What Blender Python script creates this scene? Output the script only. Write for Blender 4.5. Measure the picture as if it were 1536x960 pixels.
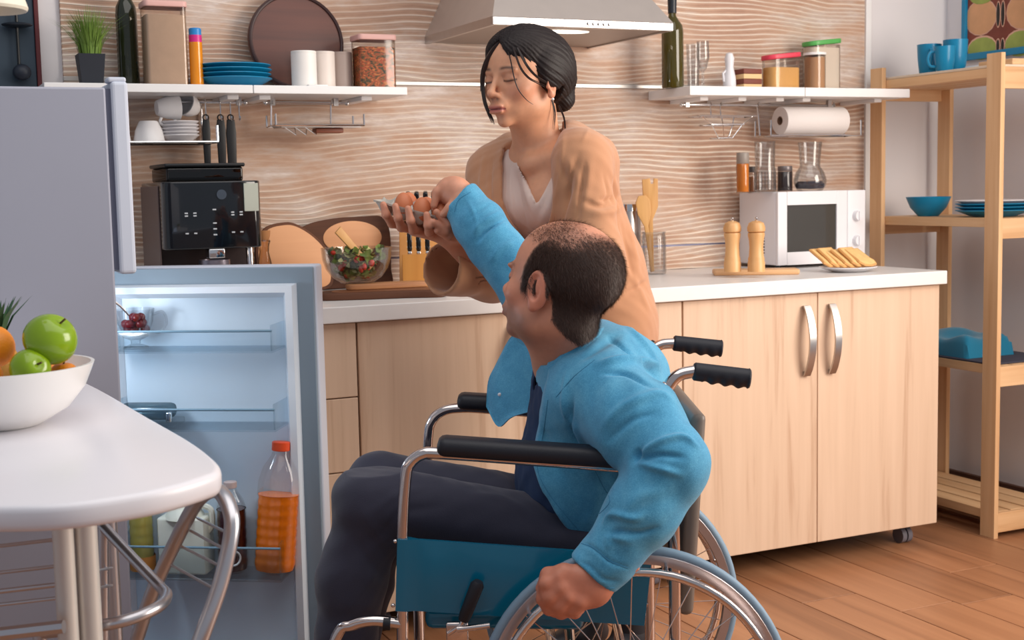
import bpy, bmesh, math, random
import numpy as np
from mathutils import Vector, Matrix
random.seed(7); np.random.seed(7)
for o in list(bpy.data.objects): bpy.data.objects.remove(o)
SC = bpy.context.scene
COL = SC.collection
PI = math.pi

# ------------------------------------------------------------------ camera
CAMC = np.array([-0.19046, -3.90572, 1.19252])
YAW, PITCH, ROLL, FPX = 0.4377916, 0.10017506, -0.02099827, 1995.717
_cy, _sy, _cp, _sp = math.cos(YAW), math.sin(YAW), math.cos(PITCH), math.sin(PITCH)
CF = np.array([_sy*_cp, _cy*_cp, -_sp]); _r0 = np.array([_cy, -_sy, 0.0]); _u0 = np.cross(_r0, CF)
CR = math.cos(ROLL)*_r0 + math.sin(ROLL)*_u0
CU = -math.sin(ROLL)*_r0 + math.cos(ROLL)*_u0
cd = bpy.data.cameras.new('camera'); cam = bpy.data.objects.new('camera', cd); COL.objects.link(cam)
cd.sensor_fit = 'HORIZONTAL'; cd.sensor_width = 36.0; cd.lens = 36.0*FPX/1536.0
cd.clip_start = 0.05; cd.clip_end = 60
cam.matrix_world = Matrix(((CR[0], CU[0], -CF[0], CAMC[0]), (CR[1], CU[1], -CF[1], CAMC[1]), (CR[2], CU[2], -CF[2], CAMC[2]), (0, 0, 0, 1)))
cd.dof.use_dof = True; cd.dof.focus_distance = 2.75; cd.dof.aperture_fstop = 9.0
SC.camera = cam

# ------------------------------------------------------------------ light
wd = bpy.data.worlds.new('world'); SC.world = wd; wd.use_nodes = True
bg = wd.node_tree.nodes['Background']; bg.inputs[0].default_value = (0.82, 0.88, 1.0, 1); bg.inputs[1].default_value = 0.36
def area(name, loc, target, sx, sy, power, col):
    l = bpy.data.lights.new(name, 'AREA'); l.shape = 'RECTANGLE'; l.size = sx; l.size_y = sy; l.energy = power; l.color = col
    o = bpy.data.objects.new(name, l); COL.objects.link(o); o.location = loc
    d = Vector(target) - Vector(loc); o.rotation_euler = d.to_track_quat('-Z', 'Y').to_euler()
    return o
area('window_daylight', (3.35, -2.8, 1.7), (1.2, -0.9, 0.85), 1.9, 1.8, 108, (1.0, 0.90, 0.79))
area('overhead_fill', (0.9, -2.3, 2.9), (0.9, -1.6, 0), 3.0, 2.4, 38, (1.0, 0.95, 0.90))  # added area light from above, brightens the table top
vs = SC.view_settings
vs.view_transform = 'Standard'; vs.look = 'None'; vs.gamma = 1.0; vs.use_curve_mapping = False; vs.exposure = 0.0

# ------------------------------------------------------------------ frames: pixel of the photo + a real depth -> a point
def ray(u, v): return CF + (u-768)/FPX*CR - (v-480)/FPX*CU
def at(u, v, X=None, Y=None, Z=None):
    r = ray(u, v)
    t = (X-CAMC[0])/r[0] if X is not None else (Y-CAMC[1])/r[1] if Y is not None else (Z-CAMC[2])/r[2]
    return CAMC + t*r
def depth(P): return float((np.asarray(P)-CAMC) @ CF)
def mpp(P): return depth(P)/FPX                     # metres per photo pixel at P
RH = np.array([_cy, -_sy, 0]); FH = np.array([_sy, _cy, 0]); CH = np.array([CAMC[0], CAMC[1], 0])
# the wheelchair frame: s = towards the chair's back, d = across the chair (away from the room), z = up
def vd(u, v, d):
    r = ray(u, v); P = CAMC + d/(r @ FH)*r
    return np.array([(P-CH) @ RH, d, P[2]])
def v2w(p): return CH + p[0]*RH + p[1]*FH + np.array([0, 0, p[2]])

# ------------------------------------------------------------------ materials
MATS = {}
def _nodes(name):
    m = bpy.data.materials.new(name); m.use_nodes = True
    nt = m.node_tree; return m, nt, nt.nodes, nt.links, nt.nodes['Principled BSDF']
def lin(c):
    return tuple(((x/255)/12.92 if x/255 <= 0.04045 else ((x/255+0.055)/1.055)**2.4) for x in c[:3]) + (1.0,)
def mat(name, rgb, rough=0.5, metal=0.0, noise=0.06, nscale=12.0, bump=0.0, bscale=200.0, spec=0.5, coat=0.0, trans=0.0, ior=1.45, sss=0.0, emit=None, sheen=0.0, alpha=1.0):
    """plain coloured surface with a little procedural mottling"""
    if name in MATS: return MATS[name]
    m, nt, N, L, b = _nodes(name)
    c = lin(rgb)
    b.inputs['Roughness'].default_value = rough; b.inputs['Metallic'].default_value = metal
    b.inputs['Specular IOR Level'].default_value = spec; b.inputs['IOR'].default_value = ior
    b.inputs['Coat Weight'].default_value = coat; b.inputs['Transmission Weight'].default_value = trans
    b.inputs['Sheen Weight'].default_value = sheen
    if sss: b.inputs['Subsurface Weight'].default_value = sss; b.inputs['Subsurface Radius'].default_value = (0.012, 0.005, 0.003); b.inputs['Subsurface Scale'].default_value = 0.6
    if emit: b.inputs['Emission Color'].default_value = lin(emit[0]); b.inputs['Emission Strength'].default_value = emit[1]
    b.inputs['Alpha'].default_value = alpha
    tc = N.new('ShaderNodeTexCoord'); n = N.new('ShaderNodeTexNoise'); n.inputs['Scale'].default_value = nscale; n.inputs['Detail'].default_value = 4
    L.new(tc.outputs['Object'], n.inputs['Vector'])
    mx = N.new('ShaderNodeMix'); mx.data_type = 'RGBA'
    mx.inputs[6].default_value = tuple(max(0, x*(1-noise)) for x in c[:3])+(1,); mx.inputs[7].default_value = tuple(min(1, x*(1+noise)) for x in c[:3])+(1,)
    L.new(n.outputs['Fac'], mx.inputs[0]); L.new(mx.outputs[2], b.inputs['Base Color'])
    if bump:
        n2 = N.new('ShaderNodeTexNoise'); n2.inputs['Scale'].default_value = bscale; L.new(tc.outputs['Object'], n2.inputs['Vector'])
        bp = N.new('ShaderNodeBump'); bp.inputs['Strength'].default_value = bump; bp.inputs['Distance'].default_value = 0.002
        L.new(n2.outputs['Fac'], bp.inputs['Height']); L.new(bp.outputs['Normal'], b.inputs['Normal'])
    MATS[name] = m; return m
def wood(name, c1, c2, axis='Z', scale=1.0, rough=0.5, c3=None, rnd=0.0, contrast=1.0):
    """grain running along one object axis; rnd = colour change from piece to piece"""
    if name in MATS: return MATS[name]
    m, nt, N, L, b = _nodes(name)
    tc = N.new('ShaderNodeTexCoord'); mp = N.new('ShaderNodeMapping'); L.new(tc.outputs['Object'], mp.inputs['Vector'])
    s = {'X': (1.2, 28, 28), 'Y': (28, 1.2, 28), 'Z': (28, 28, 1.2)}[axis]
    mp.inputs['Scale'].default_value = tuple(x*scale for x in s)
    oi = N.new('ShaderNodeObjectInfo'); ad = N.new('ShaderNodeVectorMath'); ad.operation = 'ADD'
    sc = N.new('ShaderNodeMath'); sc.operation = 'MULTIPLY'; sc.inputs[1].default_value = 37.0; L.new(oi.outputs['Random'], sc.inputs[0])
    L.new(mp.outputs['Vector'], ad.inputs[0]); L.new(sc.outputs[0], ad.inputs[1])
    n = N.new('ShaderNodeTexNoise'); n.inputs['Scale'].default_value = 1.0; n.inputs['Detail'].default_value = 6; n.inputs['Roughness'].default_value = 0.6; n.inputs['Distortion'].default_value = 0.35
    L.new(ad.outputs[0], n.inputs['Vector'])
    r = N.new('ShaderNodeValToRGB'); e = r.color_ramp.elements
    w = 0.22/contrast
    e[0].position = 0.5-w; e[0].color = lin(c2); e[1].position = 0.5+w; e[1].color = lin(c1)
    if c3: x = r.color_ramp.elements.new(0.5-w*0.2); x.color = lin(c3)
    L.new(n.outputs['Fac'], r.inputs[0])
    hs = N.new('ShaderNodeHueSaturation'); mr = N.new('ShaderNodeMapRange'); mr.inputs[3].default_value = 1-rnd; mr.inputs[4].default_value = 1+rnd
    L.new(oi.outputs['Random'], mr.inputs[0]); L.new(mr.outputs[0], hs.inputs['Value']); L.new(r.outputs[0], hs.inputs['Color']); L.new(hs.outputs[0], b.inputs['Base Color'])
    b.inputs['Roughness'].default_value = rough
    bp = N.new('ShaderNodeBump'); bp.inputs['Strength'].default_value = 0.12; bp.inputs['Distance'].default_value = 0.002
    L.new(n.outputs['Fac'], bp.inputs['Height']); L.new(bp.outputs['Normal'], b.inputs['Normal'])
    MATS[name] = m; return m
def glass(name, rgb=(255, 255, 255), rough=0.0, ior=1.45, tint=None, thin=0.42):
    """cheap clear glass: mostly see-through with a glossy fresnel coat (no caustic noise)"""
    if name in MATS: return MATS[name]
    m, nt, N, L, b = _nodes(name)
    N.remove(b); out = [x for x in N if x.type == 'OUTPUT_MATERIAL'][0]
    t = N.new('ShaderNodeBsdfTransparent'); t.inputs[0].default_value = lin(rgb)
    g = N.new('ShaderNodeBsdfGlossy'); g.inputs['Roughness'].default_value = 0.04+rough
    lw = N.new('ShaderNodeLayerWeight'); lw.inputs[0].default_value = 0.25
    mr = N.new('ShaderNodeMapRange'); mr.inputs[3].default_value = 0.05; mr.inputs[4].default_value = thin; L.new(lw.outputs['Fresnel'], mr.inputs[0])
    tc = N.new('ShaderNodeTexCoord'); nz = N.new('ShaderNodeTexNoise'); nz.inputs['Scale'].default_value = 30; L.new(tc.outputs['Object'], nz.inputs['Vector'])
    bp = N.new('ShaderNodeBump'); bp.inputs['Strength'].default_value = 0.03; L.new(nz.outputs['Fac'], bp.inputs['Height']); L.new(bp.outputs[0], g.inputs['Normal'])
    mx = N.new('ShaderNodeMixShader'); L.new(mr.outputs[0], mx.inputs[0]); L.new(t.outputs[0], mx.inputs[1]); L.new(g.outputs[0], mx.inputs[2]); L.new(mx.outputs[0], out.inputs[0])
    MATS[name] = m; return m
def attrmat(name, rough=0.5, sss=0.0, bump=0.0, bscale=300.0, sheen=0.0, spec=0.5):
    """colour from the vertex colours painted per thing (lips, brows, stubble)"""
    if name in MATS: return MATS[name]
    m, nt, N, L, b = _nodes(name)
    a = N.new('ShaderNodeAttribute'); a.attribute_name = 'Col'
    tc = N.new('ShaderNodeTexCoord'); n = N.new('ShaderNodeTexNoise'); n.inputs['Scale'].default_value = 90; n.inputs['Detail'].default_value = 5; L.new(tc.outputs['Object'], n.inputs['Vector'])
    hs = N.new('ShaderNodeHueSaturation'); mr = N.new('ShaderNodeMapRange'); mr.inputs[3].default_value = 0.9; mr.inputs[4].default_value = 1.1
    L.new(n.outputs['Fac'], mr.inputs[0]); L.new(mr.outputs[0], hs.inputs['Value']); L.new(a.outputs['Color'], hs.inputs['Color']); L.new(hs.outputs[0], b.inputs['Base Color'])
    b.inputs['Roughness'].default_value = rough; b.inputs['Sheen Weight'].default_value = sheen; b.inputs['Specular IOR Level'].default_value = spec
    if sss: b.inputs['Subsurface Weight'].default_value = sss; b.inputs['Subsurface Radius'].default_value = (0.010, 0.004, 0.002); b.inputs['Subsurface Scale'].default_value = 0.5
    if bump:
        n2 = N.new('ShaderNodeTexNoise'); n2.inputs['Scale'].default_value = bscale; n2.inputs['Detail'].default_value = 3; L.new(tc.outputs['Object'], n2.inputs['Vector'])
        bp = N.new('ShaderNodeBump'); bp.inputs['Strength'].default_value = bump; bp.inputs['Distance'].default_value = 0.001; L.new(n2.outputs['Fac'], bp.inputs['Height']); L.new(bp.outputs[0], b.inputs['Normal'])
    MATS[name] = m; return m

# ------------------------------------------------------------------ mesh building
class MB:
    def __init__(s): s.v = []; s.f = []
    def add(s, vs, fs):
        k = len(s.v); s.v += [tuple(map(float, p)) for p in vs]; s.f += [tuple(i+k for i in f) for f in fs]; return s
    def box(s, x0, x1, y0, y1, z0, z1, b=0.0):
        """box; b bevels every edge"""
        if b <= 0:
            vs = [(x, y, z) for x in (x0, x1) for y in (y0, y1) for z in (z0, z1)]
            return s.add(vs, [(0,1,3,2),(4,6,7,5),(0,4,5,1),(2,3,7,6),(0,2,6,4),(1,5,7,3)])
        bm = bmesh.new(); bmesh.ops.create_cube(bm, size=1)
        for v in bm.verts: v.co = Vector(((x0+x1)/2+v.co.x*(x1-x0), (y0+y1)/2+v.co.y*(y1-y0), (z0+z1)/2+v.co.z*(z1-z0)))
        bmesh.ops.bevel(bm, geom=list(bm.edges), offset=min(b, 0.49*min(abs(x1-x0), abs(y1-y0), abs(z1-z0))), segments=3, profile=0.5, affect='EDGES')
        return s.bm(bm)
    def bm(s, bm, M=None):
        bm.verts.ensure_lookup_table(); bm.verts.index_update()
        s.add([(M @ v.co if M else v.co) for v in bm.verts], [[v.index for v in f.verts] for f in bm.faces]); bm.free(); return s
    def tube(s, pts, r, n=10, caps=True, closed=False):
        """round tube along points; r may be a list"""
        P = [np.asarray(p, float) for p in pts]; m = len(P)
        R = [r]*m if np.isscalar(r) else list(r)
        T = []
        for i in range(m):
            a = P[(i-1) % m] if closed or i > 0 else P[i]; b = P[(i+1) % m] if closed or i < m-1 else P[i]
            t = b-a; T.append(t/(np.linalg.norm(t)+1e-12))
        up = np.array([0, 0, 1.0]) if abs(T[0][2]) < 0.9 else np.array([1.0, 0, 0])
        nrm = np.cross(T[0], up); nrm /= np.linalg.norm(nrm); vs = []
        for i in range(m):
            nrm = nrm - T[i]*(nrm @ T[i]); nrm /= np.linalg.norm(nrm); bi = np.cross(T[i], nrm)
            for k in range(n):
                a = 2*PI*k/n; vs.append(P[i]+R[i]*(math.cos(a)*nrm+math.sin(a)*bi))
        fs = []
        for i in range(m if closed else m-1):
            j = (i+1) % m
            for k in range(n): fs.append((i*n+k, i*n+(k+1) % n, j*n+(k+1) % n, j*n+k))
        if caps and not closed: fs += [tuple(range(n))[::-1], tuple((m-1)*n+k for k in range(n))]
        return s.add(vs, fs)
    def lathe(s, prof, n=32, c=(0, 0, 0), sx=1.0, sy=1.0, close=True):
        """profile of (r, z) turned about z"""
        vs = []; fs = []
        for r, z in prof:
            for k in range(n): a = 2*PI*k/n; vs.append((c[0]+sx*r*math.cos(a), c[1]+sy*r*math.sin(a), c[2]+z))
        for i in range(len(prof)-1):
            for k in range(n): fs.append((i*n+k, i*n+(k+1) % n, (i+1)*n+(k+1) % n, (i+1)*n+k))
        if close:
            if prof[0][0] > 1e-6: fs.append(tuple(range(n))[::-1])
            if prof[-1][0] > 1e-6: fs.append(tuple((len(prof)-1)*n+k for k in range(n)))
        return s.add(vs, fs)
    def prism(s, out, z0, z1, b=0.0):
        """outline in x, y pulled up z0..z1"""
        bm = bmesh.new(); vs = [bm.verts.new((p[0], p[1], z0)) for p in out]; f = bm.faces.new(vs)
        r = bmesh.ops.extrude_face_region(bm, geom=[f]); bmesh.ops.translate(bm, verts=[e for e in r['geom'] if isinstance(e, bmesh.types.BMVert)], vec=(0, 0, z1-z0))
        bmesh.ops.recalc_face_normals(bm, faces=list(bm.faces))
        if b:
            es = [e for e in bm.edges if abs(e.verts[0].co.z-e.verts[1].co.z) < 1e-6]
            bmesh.ops.bevel(bm, geom=es, offset=b, segments=3, profile=0.5, affect='EDGES')
        return s.bm(bm)
    def ell(s, c, r, n=20, m=12, M=None):
        vs = []; fs = []
        for i in range(m+1):
            t = PI*i/m
            for k in range(n):
                a = 2*PI*k/n; p = np.array([r[0]*math.sin(t)*math.cos(a), r[1]*math.sin(t)*math.sin(a), r[2]*math.cos(t)])
                if M is not None: p = M @ p
                vs.append(p+np.asarray(c))
        for i in range(m):
            for k in range(n): fs.append((i*n+k, (i+1)*n+k, (i+1)*n+(k+1) % n, i*n+(k+1) % n))
        return s.add(vs, fs)
    def xf(s, M):
        M = np.asarray(M); s.v = [tuple(M[:3, :3] @ np.array(p)+M[:3, 3]) for p in s.v]; return s
    def build(s, name, m, parent=None, smooth=True, loc=None, rz=0.0, ang=40):
        me = bpy.data.meshes.new(name); me.from_pydata(s.v, [], s.f)
        bm = bmesh.new(); bm.from_mesh(me); bmesh.ops.remove_doubles(bm, verts=list(bm.verts), dist=1e-6)
        bmesh.ops.recalc_face_normals(bm, faces=list(bm.faces)); bm.to_mesh(me); bm.free()
        return finish(name, me, m, parent, smooth, loc, rz, ang)
def finish(name, me, m, parent=None, smooth=True, loc=None, rz=0.0, ang=40):
    if m is not None: me.materials.append(m)
    if smooth:
        me.polygons.foreach_set('use_smooth', [True]*len(me.polygons))
        me.set_sharp_from_angle(angle=math.radians(ang))
    o = bpy.data.objects.new(name, me); COL.objects.link(o)
    if parent is not None: o.parent = parent
    if loc is not None: o.location = loc
    if rz: o.rotation_euler = (0, 0, rz)
    return o
def arc(c, r, a0, a1, n, plane='xz'):
    out = []
    for i in range(n+1):
        a = a0+(a1-a0)*i/n; x, y = r*math.cos(a), r*math.sin(a)
        out.append((c[0]+x, c[1], c[2]+y) if plane == 'xz' else (c[0]+x, c[1]+y, c[2]) if plane == 'xy' else (c[0], c[1]+x, c[2]+y))
    return out
def spline(pts, n=8):
    """Catmull-Rom through points"""
    P = [np.asarray(p, float) for p in pts]; P = [2*P[0]-P[1]]+P+[2*P[-1]-P[-2]]; out = []
    for i in range(1, len(P)-2):
        for k in range(n):
            t = k/n; a, b, c, d = P[i-1:i+3]
            out.append(0.5*((2*b)+(c-a)*t+(2*a-5*b+4*c-d)*t*t+(3*b-a-3*c+d)*t**3))
    out.append(P[-2]); return out
def tag(o, label, cat, group=None):
    o['label'] = label; o['category'] = cat
    if group: o['group'] = group
    return o
def thing(name, label, cat, loc=(0, 0, 0), rz=0.0, group=None):
    o = bpy.data.objects.new(name, None); COL.objects.link(o); o.location = loc; o.rotation_euler = (0, 0, rz)
    o.empty_display_size = 0.05
    return tag(o, label, cat, group)
def struct(o): o['kind'] = 'structure'; return o
def copyparts(src, dst):
    for ch in [c for c in COL.objects if c.parent == src]:
        c = ch.copy(); COL.objects.link(c); c.parent = dst; copyparts(ch, c)
def dup(root, loc, rz, label, group=None):
    r = root.copy(); COL.objects.link(r); r.location = loc; r.rotation_euler = (0, 0, rz); r['label'] = label
    if group: r['group'] = group
    copyparts(root, r); return r
# ------------------------------------------------------------------ setting
XR = 3.47            # right wall
def wave_panel():
    m, nt, N, L, b = _nodes('carved_wave_panel')
    tc = N.new('ShaderNodeTexCoord')
    sp = N.new('ShaderNodeSeparateXYZ'); L.new(tc.outputs['Object'], sp.inputs[0])
    def noise(sx, sz, detail, off=0.0, rough=0.5):
        mp = N.new('ShaderNodeMapping'); mp.inputs['Scale'].default_value = (sx, 1, sz); mp.inputs['Location'].default_value = (off, off*0.7, off*1.3)
        L.new(tc.outputs['Object'], mp.inputs['Vector'])
        n = N.new('ShaderNodeTexNoise'); n.inputs['Scale'].default_value = 1.0; n.inputs['Detail'].default_value = detail; n.inputs['Roughness'].default_value = rough
        L.new(mp.outputs[0], n.inputs['Vector']); return n.outputs['Fac']
    def M(op, a, c=None, d=None):
        x = N.new('ShaderNodeMath'); x.operation = op
        for i, q in enumerate((a, c, d)):
            if q is None: continue
            if isinstance(q, (int, float)): x.inputs[i].default_value = q
            else: L.new(q, x.inputs[i])
        return x.outputs[0]
    big = noise(1.1, 2.2, 2, 3.1); fine = noise(3.2, 16.0, 2, 9.7)
    z = M('ADD', sp.outputs['Z'], M('MULTIPLY', big, 0.20)); z = M('ADD', z, M('MULTIPLY', fine, 0.017))
    ph = M('MULTIPLY', z, 2*PI/0.0175)
    s = M('SINE', ph)
    ridge = M('POWER', M('MULTIPLY_ADD', s, 0.5, 0.5), 5.0)               # narrow crests
    amp = N.new('ShaderNodeMapRange'); amp.inputs[1].default_value = 0.34; amp.inputs[2].default_value = 0.62; amp.inputs[3].default_value = 0.12; amp.inputs[4].default_value = 1.0
    L.new(noise(1.8, 4.5, 2, 21.0), amp.inputs[0])
    h = M('MULTIPLY', ridge, amp.outputs[0])
    r = N.new('ShaderNodeValToRGB'); e = r.color_ramp.elements
    e[0].position = 0.33; e[0].color = lin((176, 136, 114)); e[1].position = 0.68; e[1].color = lin((234, 224, 220))
    x = e.new(0.47); x.color = lin((196, 160, 136)); x = e.new(0.56); x.color = lin((204, 182, 168))
    L.new(noise(1.9, 8.0, 6, 40.0, 0.68), r.inputs[0])
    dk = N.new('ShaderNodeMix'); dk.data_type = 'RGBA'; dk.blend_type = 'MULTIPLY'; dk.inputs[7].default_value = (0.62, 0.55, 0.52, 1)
    gr = M('MULTIPLY', M('POWER', M('MULTIPLY_ADD', s, -0.5, 0.5), 4.0), M('MULTIPLY', amp.outputs[0], 0.55))  # shade of the grooves, multiplied into the panel colour
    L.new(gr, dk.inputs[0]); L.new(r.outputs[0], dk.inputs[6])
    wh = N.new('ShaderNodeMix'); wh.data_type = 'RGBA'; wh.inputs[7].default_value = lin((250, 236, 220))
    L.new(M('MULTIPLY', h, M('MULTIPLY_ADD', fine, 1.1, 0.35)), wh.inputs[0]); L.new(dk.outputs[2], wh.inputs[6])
    L.new(wh.outputs[2], b.inputs['Base Color']); b.inputs['Roughness'].default_value = 0.6
    bp = N.new('ShaderNodeBump'); bp.inputs['Strength'].default_value = 0.55; bp.inputs['Distance'].default_value = 0.006
    L.new(h, bp.inputs['Height']); L.new(bp.outputs[0], b.inputs['Normal'])
    return m
M_WAVE = wave_panel()
M_WALL = mat('white_wall', (226, 222, 224), 0.8, noise=0.02, nscale=3)
M_PLANK = wood('floor_plank', (176, 124, 88), (130, 86, 58), 'Y', 0.55, 0.42, c3=(158, 108, 75), rnd=0.10)
M_SEAM = mat('floor_joint', (70, 42, 28), 0.8)
M_CAB = wood('cabinet_wood', (226, 196, 170), (190, 152, 124), 'Z', 0.9, 0.45, c3=(217, 186, 159), contrast=0.95)
M_CABD = mat('cabinet_carcass', (70, 55, 48), 0.7)
M_TOP = mat('worktop_white', (233, 230, 228), 0.35, noise=0.03, nscale=40)
M_STEEL = mat('brushed_steel', (196, 192, 190), 0.28, 1.0, noise=0.05, nscale=60)
M_CHROME = mat('chrome', (225, 225, 226), 0.08, 1.0, noise=0.02)
M_WHITE = mat('white_lacquer', (238, 237, 237), 0.35, noise=0.02)
M_BLACK = mat('black_plastic', (22, 23, 26), 0.38, noise=0.15)
M_PINE = wood('pine', (234, 196, 152), (204, 154, 108), 'Z', 0.9, 0.5, c3=(222, 178, 132), rnd=0.06)
M_PINEX = wood('pine_across', (234, 196, 152), (204, 154, 108), 'X', 0.9, 0.5, c3=(222, 178, 132), rnd=0.06)
M_PINEY = wood('pine_along', (234, 196, 152), (204, 154, 108), 'Y', 0.9, 0.5, c3=(222, 178, 132), rnd=0.06)

fl = struct(MB().box(-2.2, XR, -5.0, 0, -0.06, -0.006).build('floor', M_SEAM, smooth=False))
pm = MB().box(-0.0935, 0.0935, -0.648, 0.648, -0.006, 0.0, 0.0015); plank = None
for i in range(31):
    x = -2.18+0.19*i+0.0; off = random.uniform(0, 1.3)
    if x+0.1 > XR: continue
    for k in range(-1, 6):
        yc = -0.65-1.3*k+off
        y0, y1 = yc-0.648, yc+0.648
        if y0 > -0.05 or y1 < -4.99: continue
        if plank is None: o = plank = pm.build('plank', M_PLANK, fl, smooth=False)
        else: o = plank.copy(); COL.objects.link(o); o.scale = (1, 1, 1)
        o.location = (x, yc, 0)
        if y1 > 0: o.scale[1] = (0-y0)/1.296; o.location[1] = (y0+0)/2
struct(MB().box(-2.2, XR+0.1, 0.0, 0.12, 0, 2.7).build('wall_back', M_WALL, smooth=False))
struct(MB().box(XR, XR+0.12, -1.9, 0.0, 0, 2.7).build('wall_right', M_WALL, smooth=False))
struct(MB().box(XR-0.016, XR, -1.9, 0, 0, 0.075, 0.003).build('baseboard_right', mat('baseboard_dark', (92, 62, 50), 0.5), smooth=False))
struct(MB().box(2.86, XR-0.016, -0.016, 0, 0, 0.075, 0.003).build('baseboard_back', MATS['baseboard_dark'], smooth=False))
# carved panels of the splashback with pale metal joint strips
for k, (z0, z1) in enumerate(((0.897, 0.976), (0.982, 1.508), (1.521, 2.66))):
    nm = 'trim_%d' % (k+1)
    o = struct(MB().box(-1.395, 1.396, -0.006, 0.006, 0, z1-z0, 0.002).build(nm, M_WAVE, smooth=False)); o.location = (1.675, -0.006, z0)
struct(MB().box(0.279, 3.071, -0.018, 0.0, 1.508, 1.521, 0.002).build('trim_4', mat('trim_metal_pale', (205, 200, 196), 0.35, 0.6), smooth=False))
struct(MB().box(0.279, 3.071, -0.010, 0.0, 0.976, 0.982).build('trim_5', mat('trim_metal_dark', (110, 110, 130), 0.35, 0.8), smooth=False))
struct(MB().box(3.071, 3.095, -0.02, 0, 0.0, 2.66, 0.002).build('trim_6', M_WHITE, smooth=False))

# ------------------------------------------------------------------ base cabinets and worktop
CZ0, CZ1, CYF = 0.075, 0.853, -0.648
def handle(parent, x, z0, z1, y):
    pts = [(x, y, z0), (x, y-0.012, z0+0.004)]
    n = 12; path = []
    for i in range(n+1):
        t = i/n; path.append((z0+(z1-z0)*t, y-0.006-0.030*math.sin(PI*t)**0.8))
    vs = []; fs = []
    for z, yy in path:
        for dx, dy in ((-0.012, 0), (0.012, 0), (0.012, -0.006), (-0.012, -0.006)): vs.append((x+dx, yy+dy, z))
    for i in range(n):
        for k in range(4): fs.append((i*4+k, i*4+(k+1) % 4, i*4+4+(k+1) % 4, i*4+4+k))
    fs += [(0, 1, 2, 3), tuple(n*4+k for k in range(4))]
    m = MB().add(vs, fs)
    m.box(x-0.008, x+0.008, y-0.010, y, z0, z0+0.014).box(x-0.008, x+0.008, y-0.010, y, z1-0.014, z1)
    return m.build('handle', M_STEEL, parent)
def caster(parent, x, y):
    c = MB().box(x-0.018, x+0.018, y-0.018, y+0.018, 0.052, CZ0).build('caster_bracket', M_BLACK, parent)
    MB().xf(np.eye(4)).tube([(x-0.020, y, 0.026), (x-0.003, y, 0.026)], 0.026, 20).tube([(x+0.003, y, 0.026), (x+0.020, y, 0.026)], 0.026, 20).build('wheel', mat('caster_grey', (120, 118, 128), 0.4), c)
def cabinet(name, x0, x1, label, kind, handles):
    t = thing(name, label, 'cabinet', (0, 0, 0), 0, 'base cabinets under the white worktop')
    MB().box(x0+0.001, x1-0.001, CYF+0.021, -0.02, CZ0, CZ1).build('body', M_CABD if kind != 'end' else M_CABD, t, smooth=False)
    if kind == 'drawers':
        h = (CZ1-CZ0)/4
        for i in range(4):
            d = MB().box(x0+0.0015, x1-0.0015, CYF, CYF+0.02, CZ0+h*i+0.0015, CZ0+h*(i+1)-0.0015, 0.002).build('drawer', M_CAB, t, smooth=False)
            xm = (x0+x1)/2-0.08
            MB().tube([(xm-0.05, CYF, CZ0+h*i+h/2), (xm-0.05, CYF-0.025, CZ0+h*i+h/2), (xm+0.05, CYF-0.025, CZ0+h*i+h/2), (xm+0.05, CYF, CZ0+h*i+h/2)], 0.005, 8).build('handle', M_STEEL, d)
    else:
        n = 2 if kind == 'pair' else 1; w = (x1-x0)/n
        for i in range(n):
            a, b = x0+w*i, x0+w*(i+1)
            d = MB().box(a+0.0015, b-0.0015, CYF, CYF+0.02, CZ0, CZ1-0.002, 0.002).build('door', M_CAB, t, smooth=False)
            hx = b-0.048 if (i == 0 and n == 2) else a+0.048
            if handles: handle(d, hx, 0.60, 0.815, CYF)
    for xx in (x0+0.07, x1-0.07): caster(t, xx, -0.565); caster(t, xx, -0.10)
    return t
cabinet('base_cabinet', 1.880, 2.846, 'pale wood double-door cabinet at the free end beneath the microwave', 'pair', True)
cabinet('base_cabinet', 0.893, 1.878, 'pale wood double-door cabinet behind the wheelchair, beside the drawers', 'pair', True)
cabinet('drawer_cabinet', 0.486, 0.891, 'pale wood four-drawer cabinet beside the open fridge door', 'drawers', True)
cabinet('base_cabinet', -0.02, 0.484, 'pale wood cabinet beneath the coffee machine, hidden by the open fridge', 'single', False)
wt = MB().box(-0.02, 2.855, -0.672, -0.013, 0.8545, 0.897, 0.003).build('worktop', M_TOP, smooth=False)
tag(wt, 'long white worktop running over all the pale wood cabinets', 'worktop')
WT = 0.897
# ------------------------------------------------------------------ wall shelves, rails, hood
SHY = -0.27
ZL1 = float(at(380, 127.5, Y=SHY)[2]); ZL0 = float(at(380, 140, Y=SHY)[2])
ZR1 = float(at(1200, 131, Y=SHY)[2]); ZR0 = float(at(1200, 144.5, Y=SHY)[2])
def wall_shelf(name, x0, x1, z0, z1, label, brackets):
    t = thing(name, label, 'shelf', ((x0+x1)/2, 0, z0), 0, 'white wall shelves')
    w = (x1-x0)/2
    MB().box(-w, w, SHY, -0.014, 0, z1-z0, 0.002).build('board', M_WHITE, t, smooth=False)
    for bx in brackets:
        MB().box(bx-0.016-(x0+x1)/2, bx+0.016-(x0+x1)/2, -0.20, -0.013, -0.012, 0.0, 0.002).build('bracket', M_WHITE, t, smooth=False)
    return t
xj = float(at(380, 134, Y=SHY)[0]); xe = float(at(611, 134, Y=SHY)[0])
wall_shelf('wall_shelf', 0.20, xj-0.001, ZL0, ZL1, 'white wall shelf carrying the grass pot, dark bottle and blue plates', (0.35, xj-0.04))
wall_shelf('wall_shelf', xj+0.001, xe, ZL0, ZL1, 'white wall shelf carrying the pale canisters and the pasta box', (xj+0.05, xe-0.10))
xa = float(at(1035, 138, Y=SHY)[0]); xb = float(at(1208, 138, Y=SHY)[0]); xc = float(at(1365, 138, Y=SHY)[0])
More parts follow.
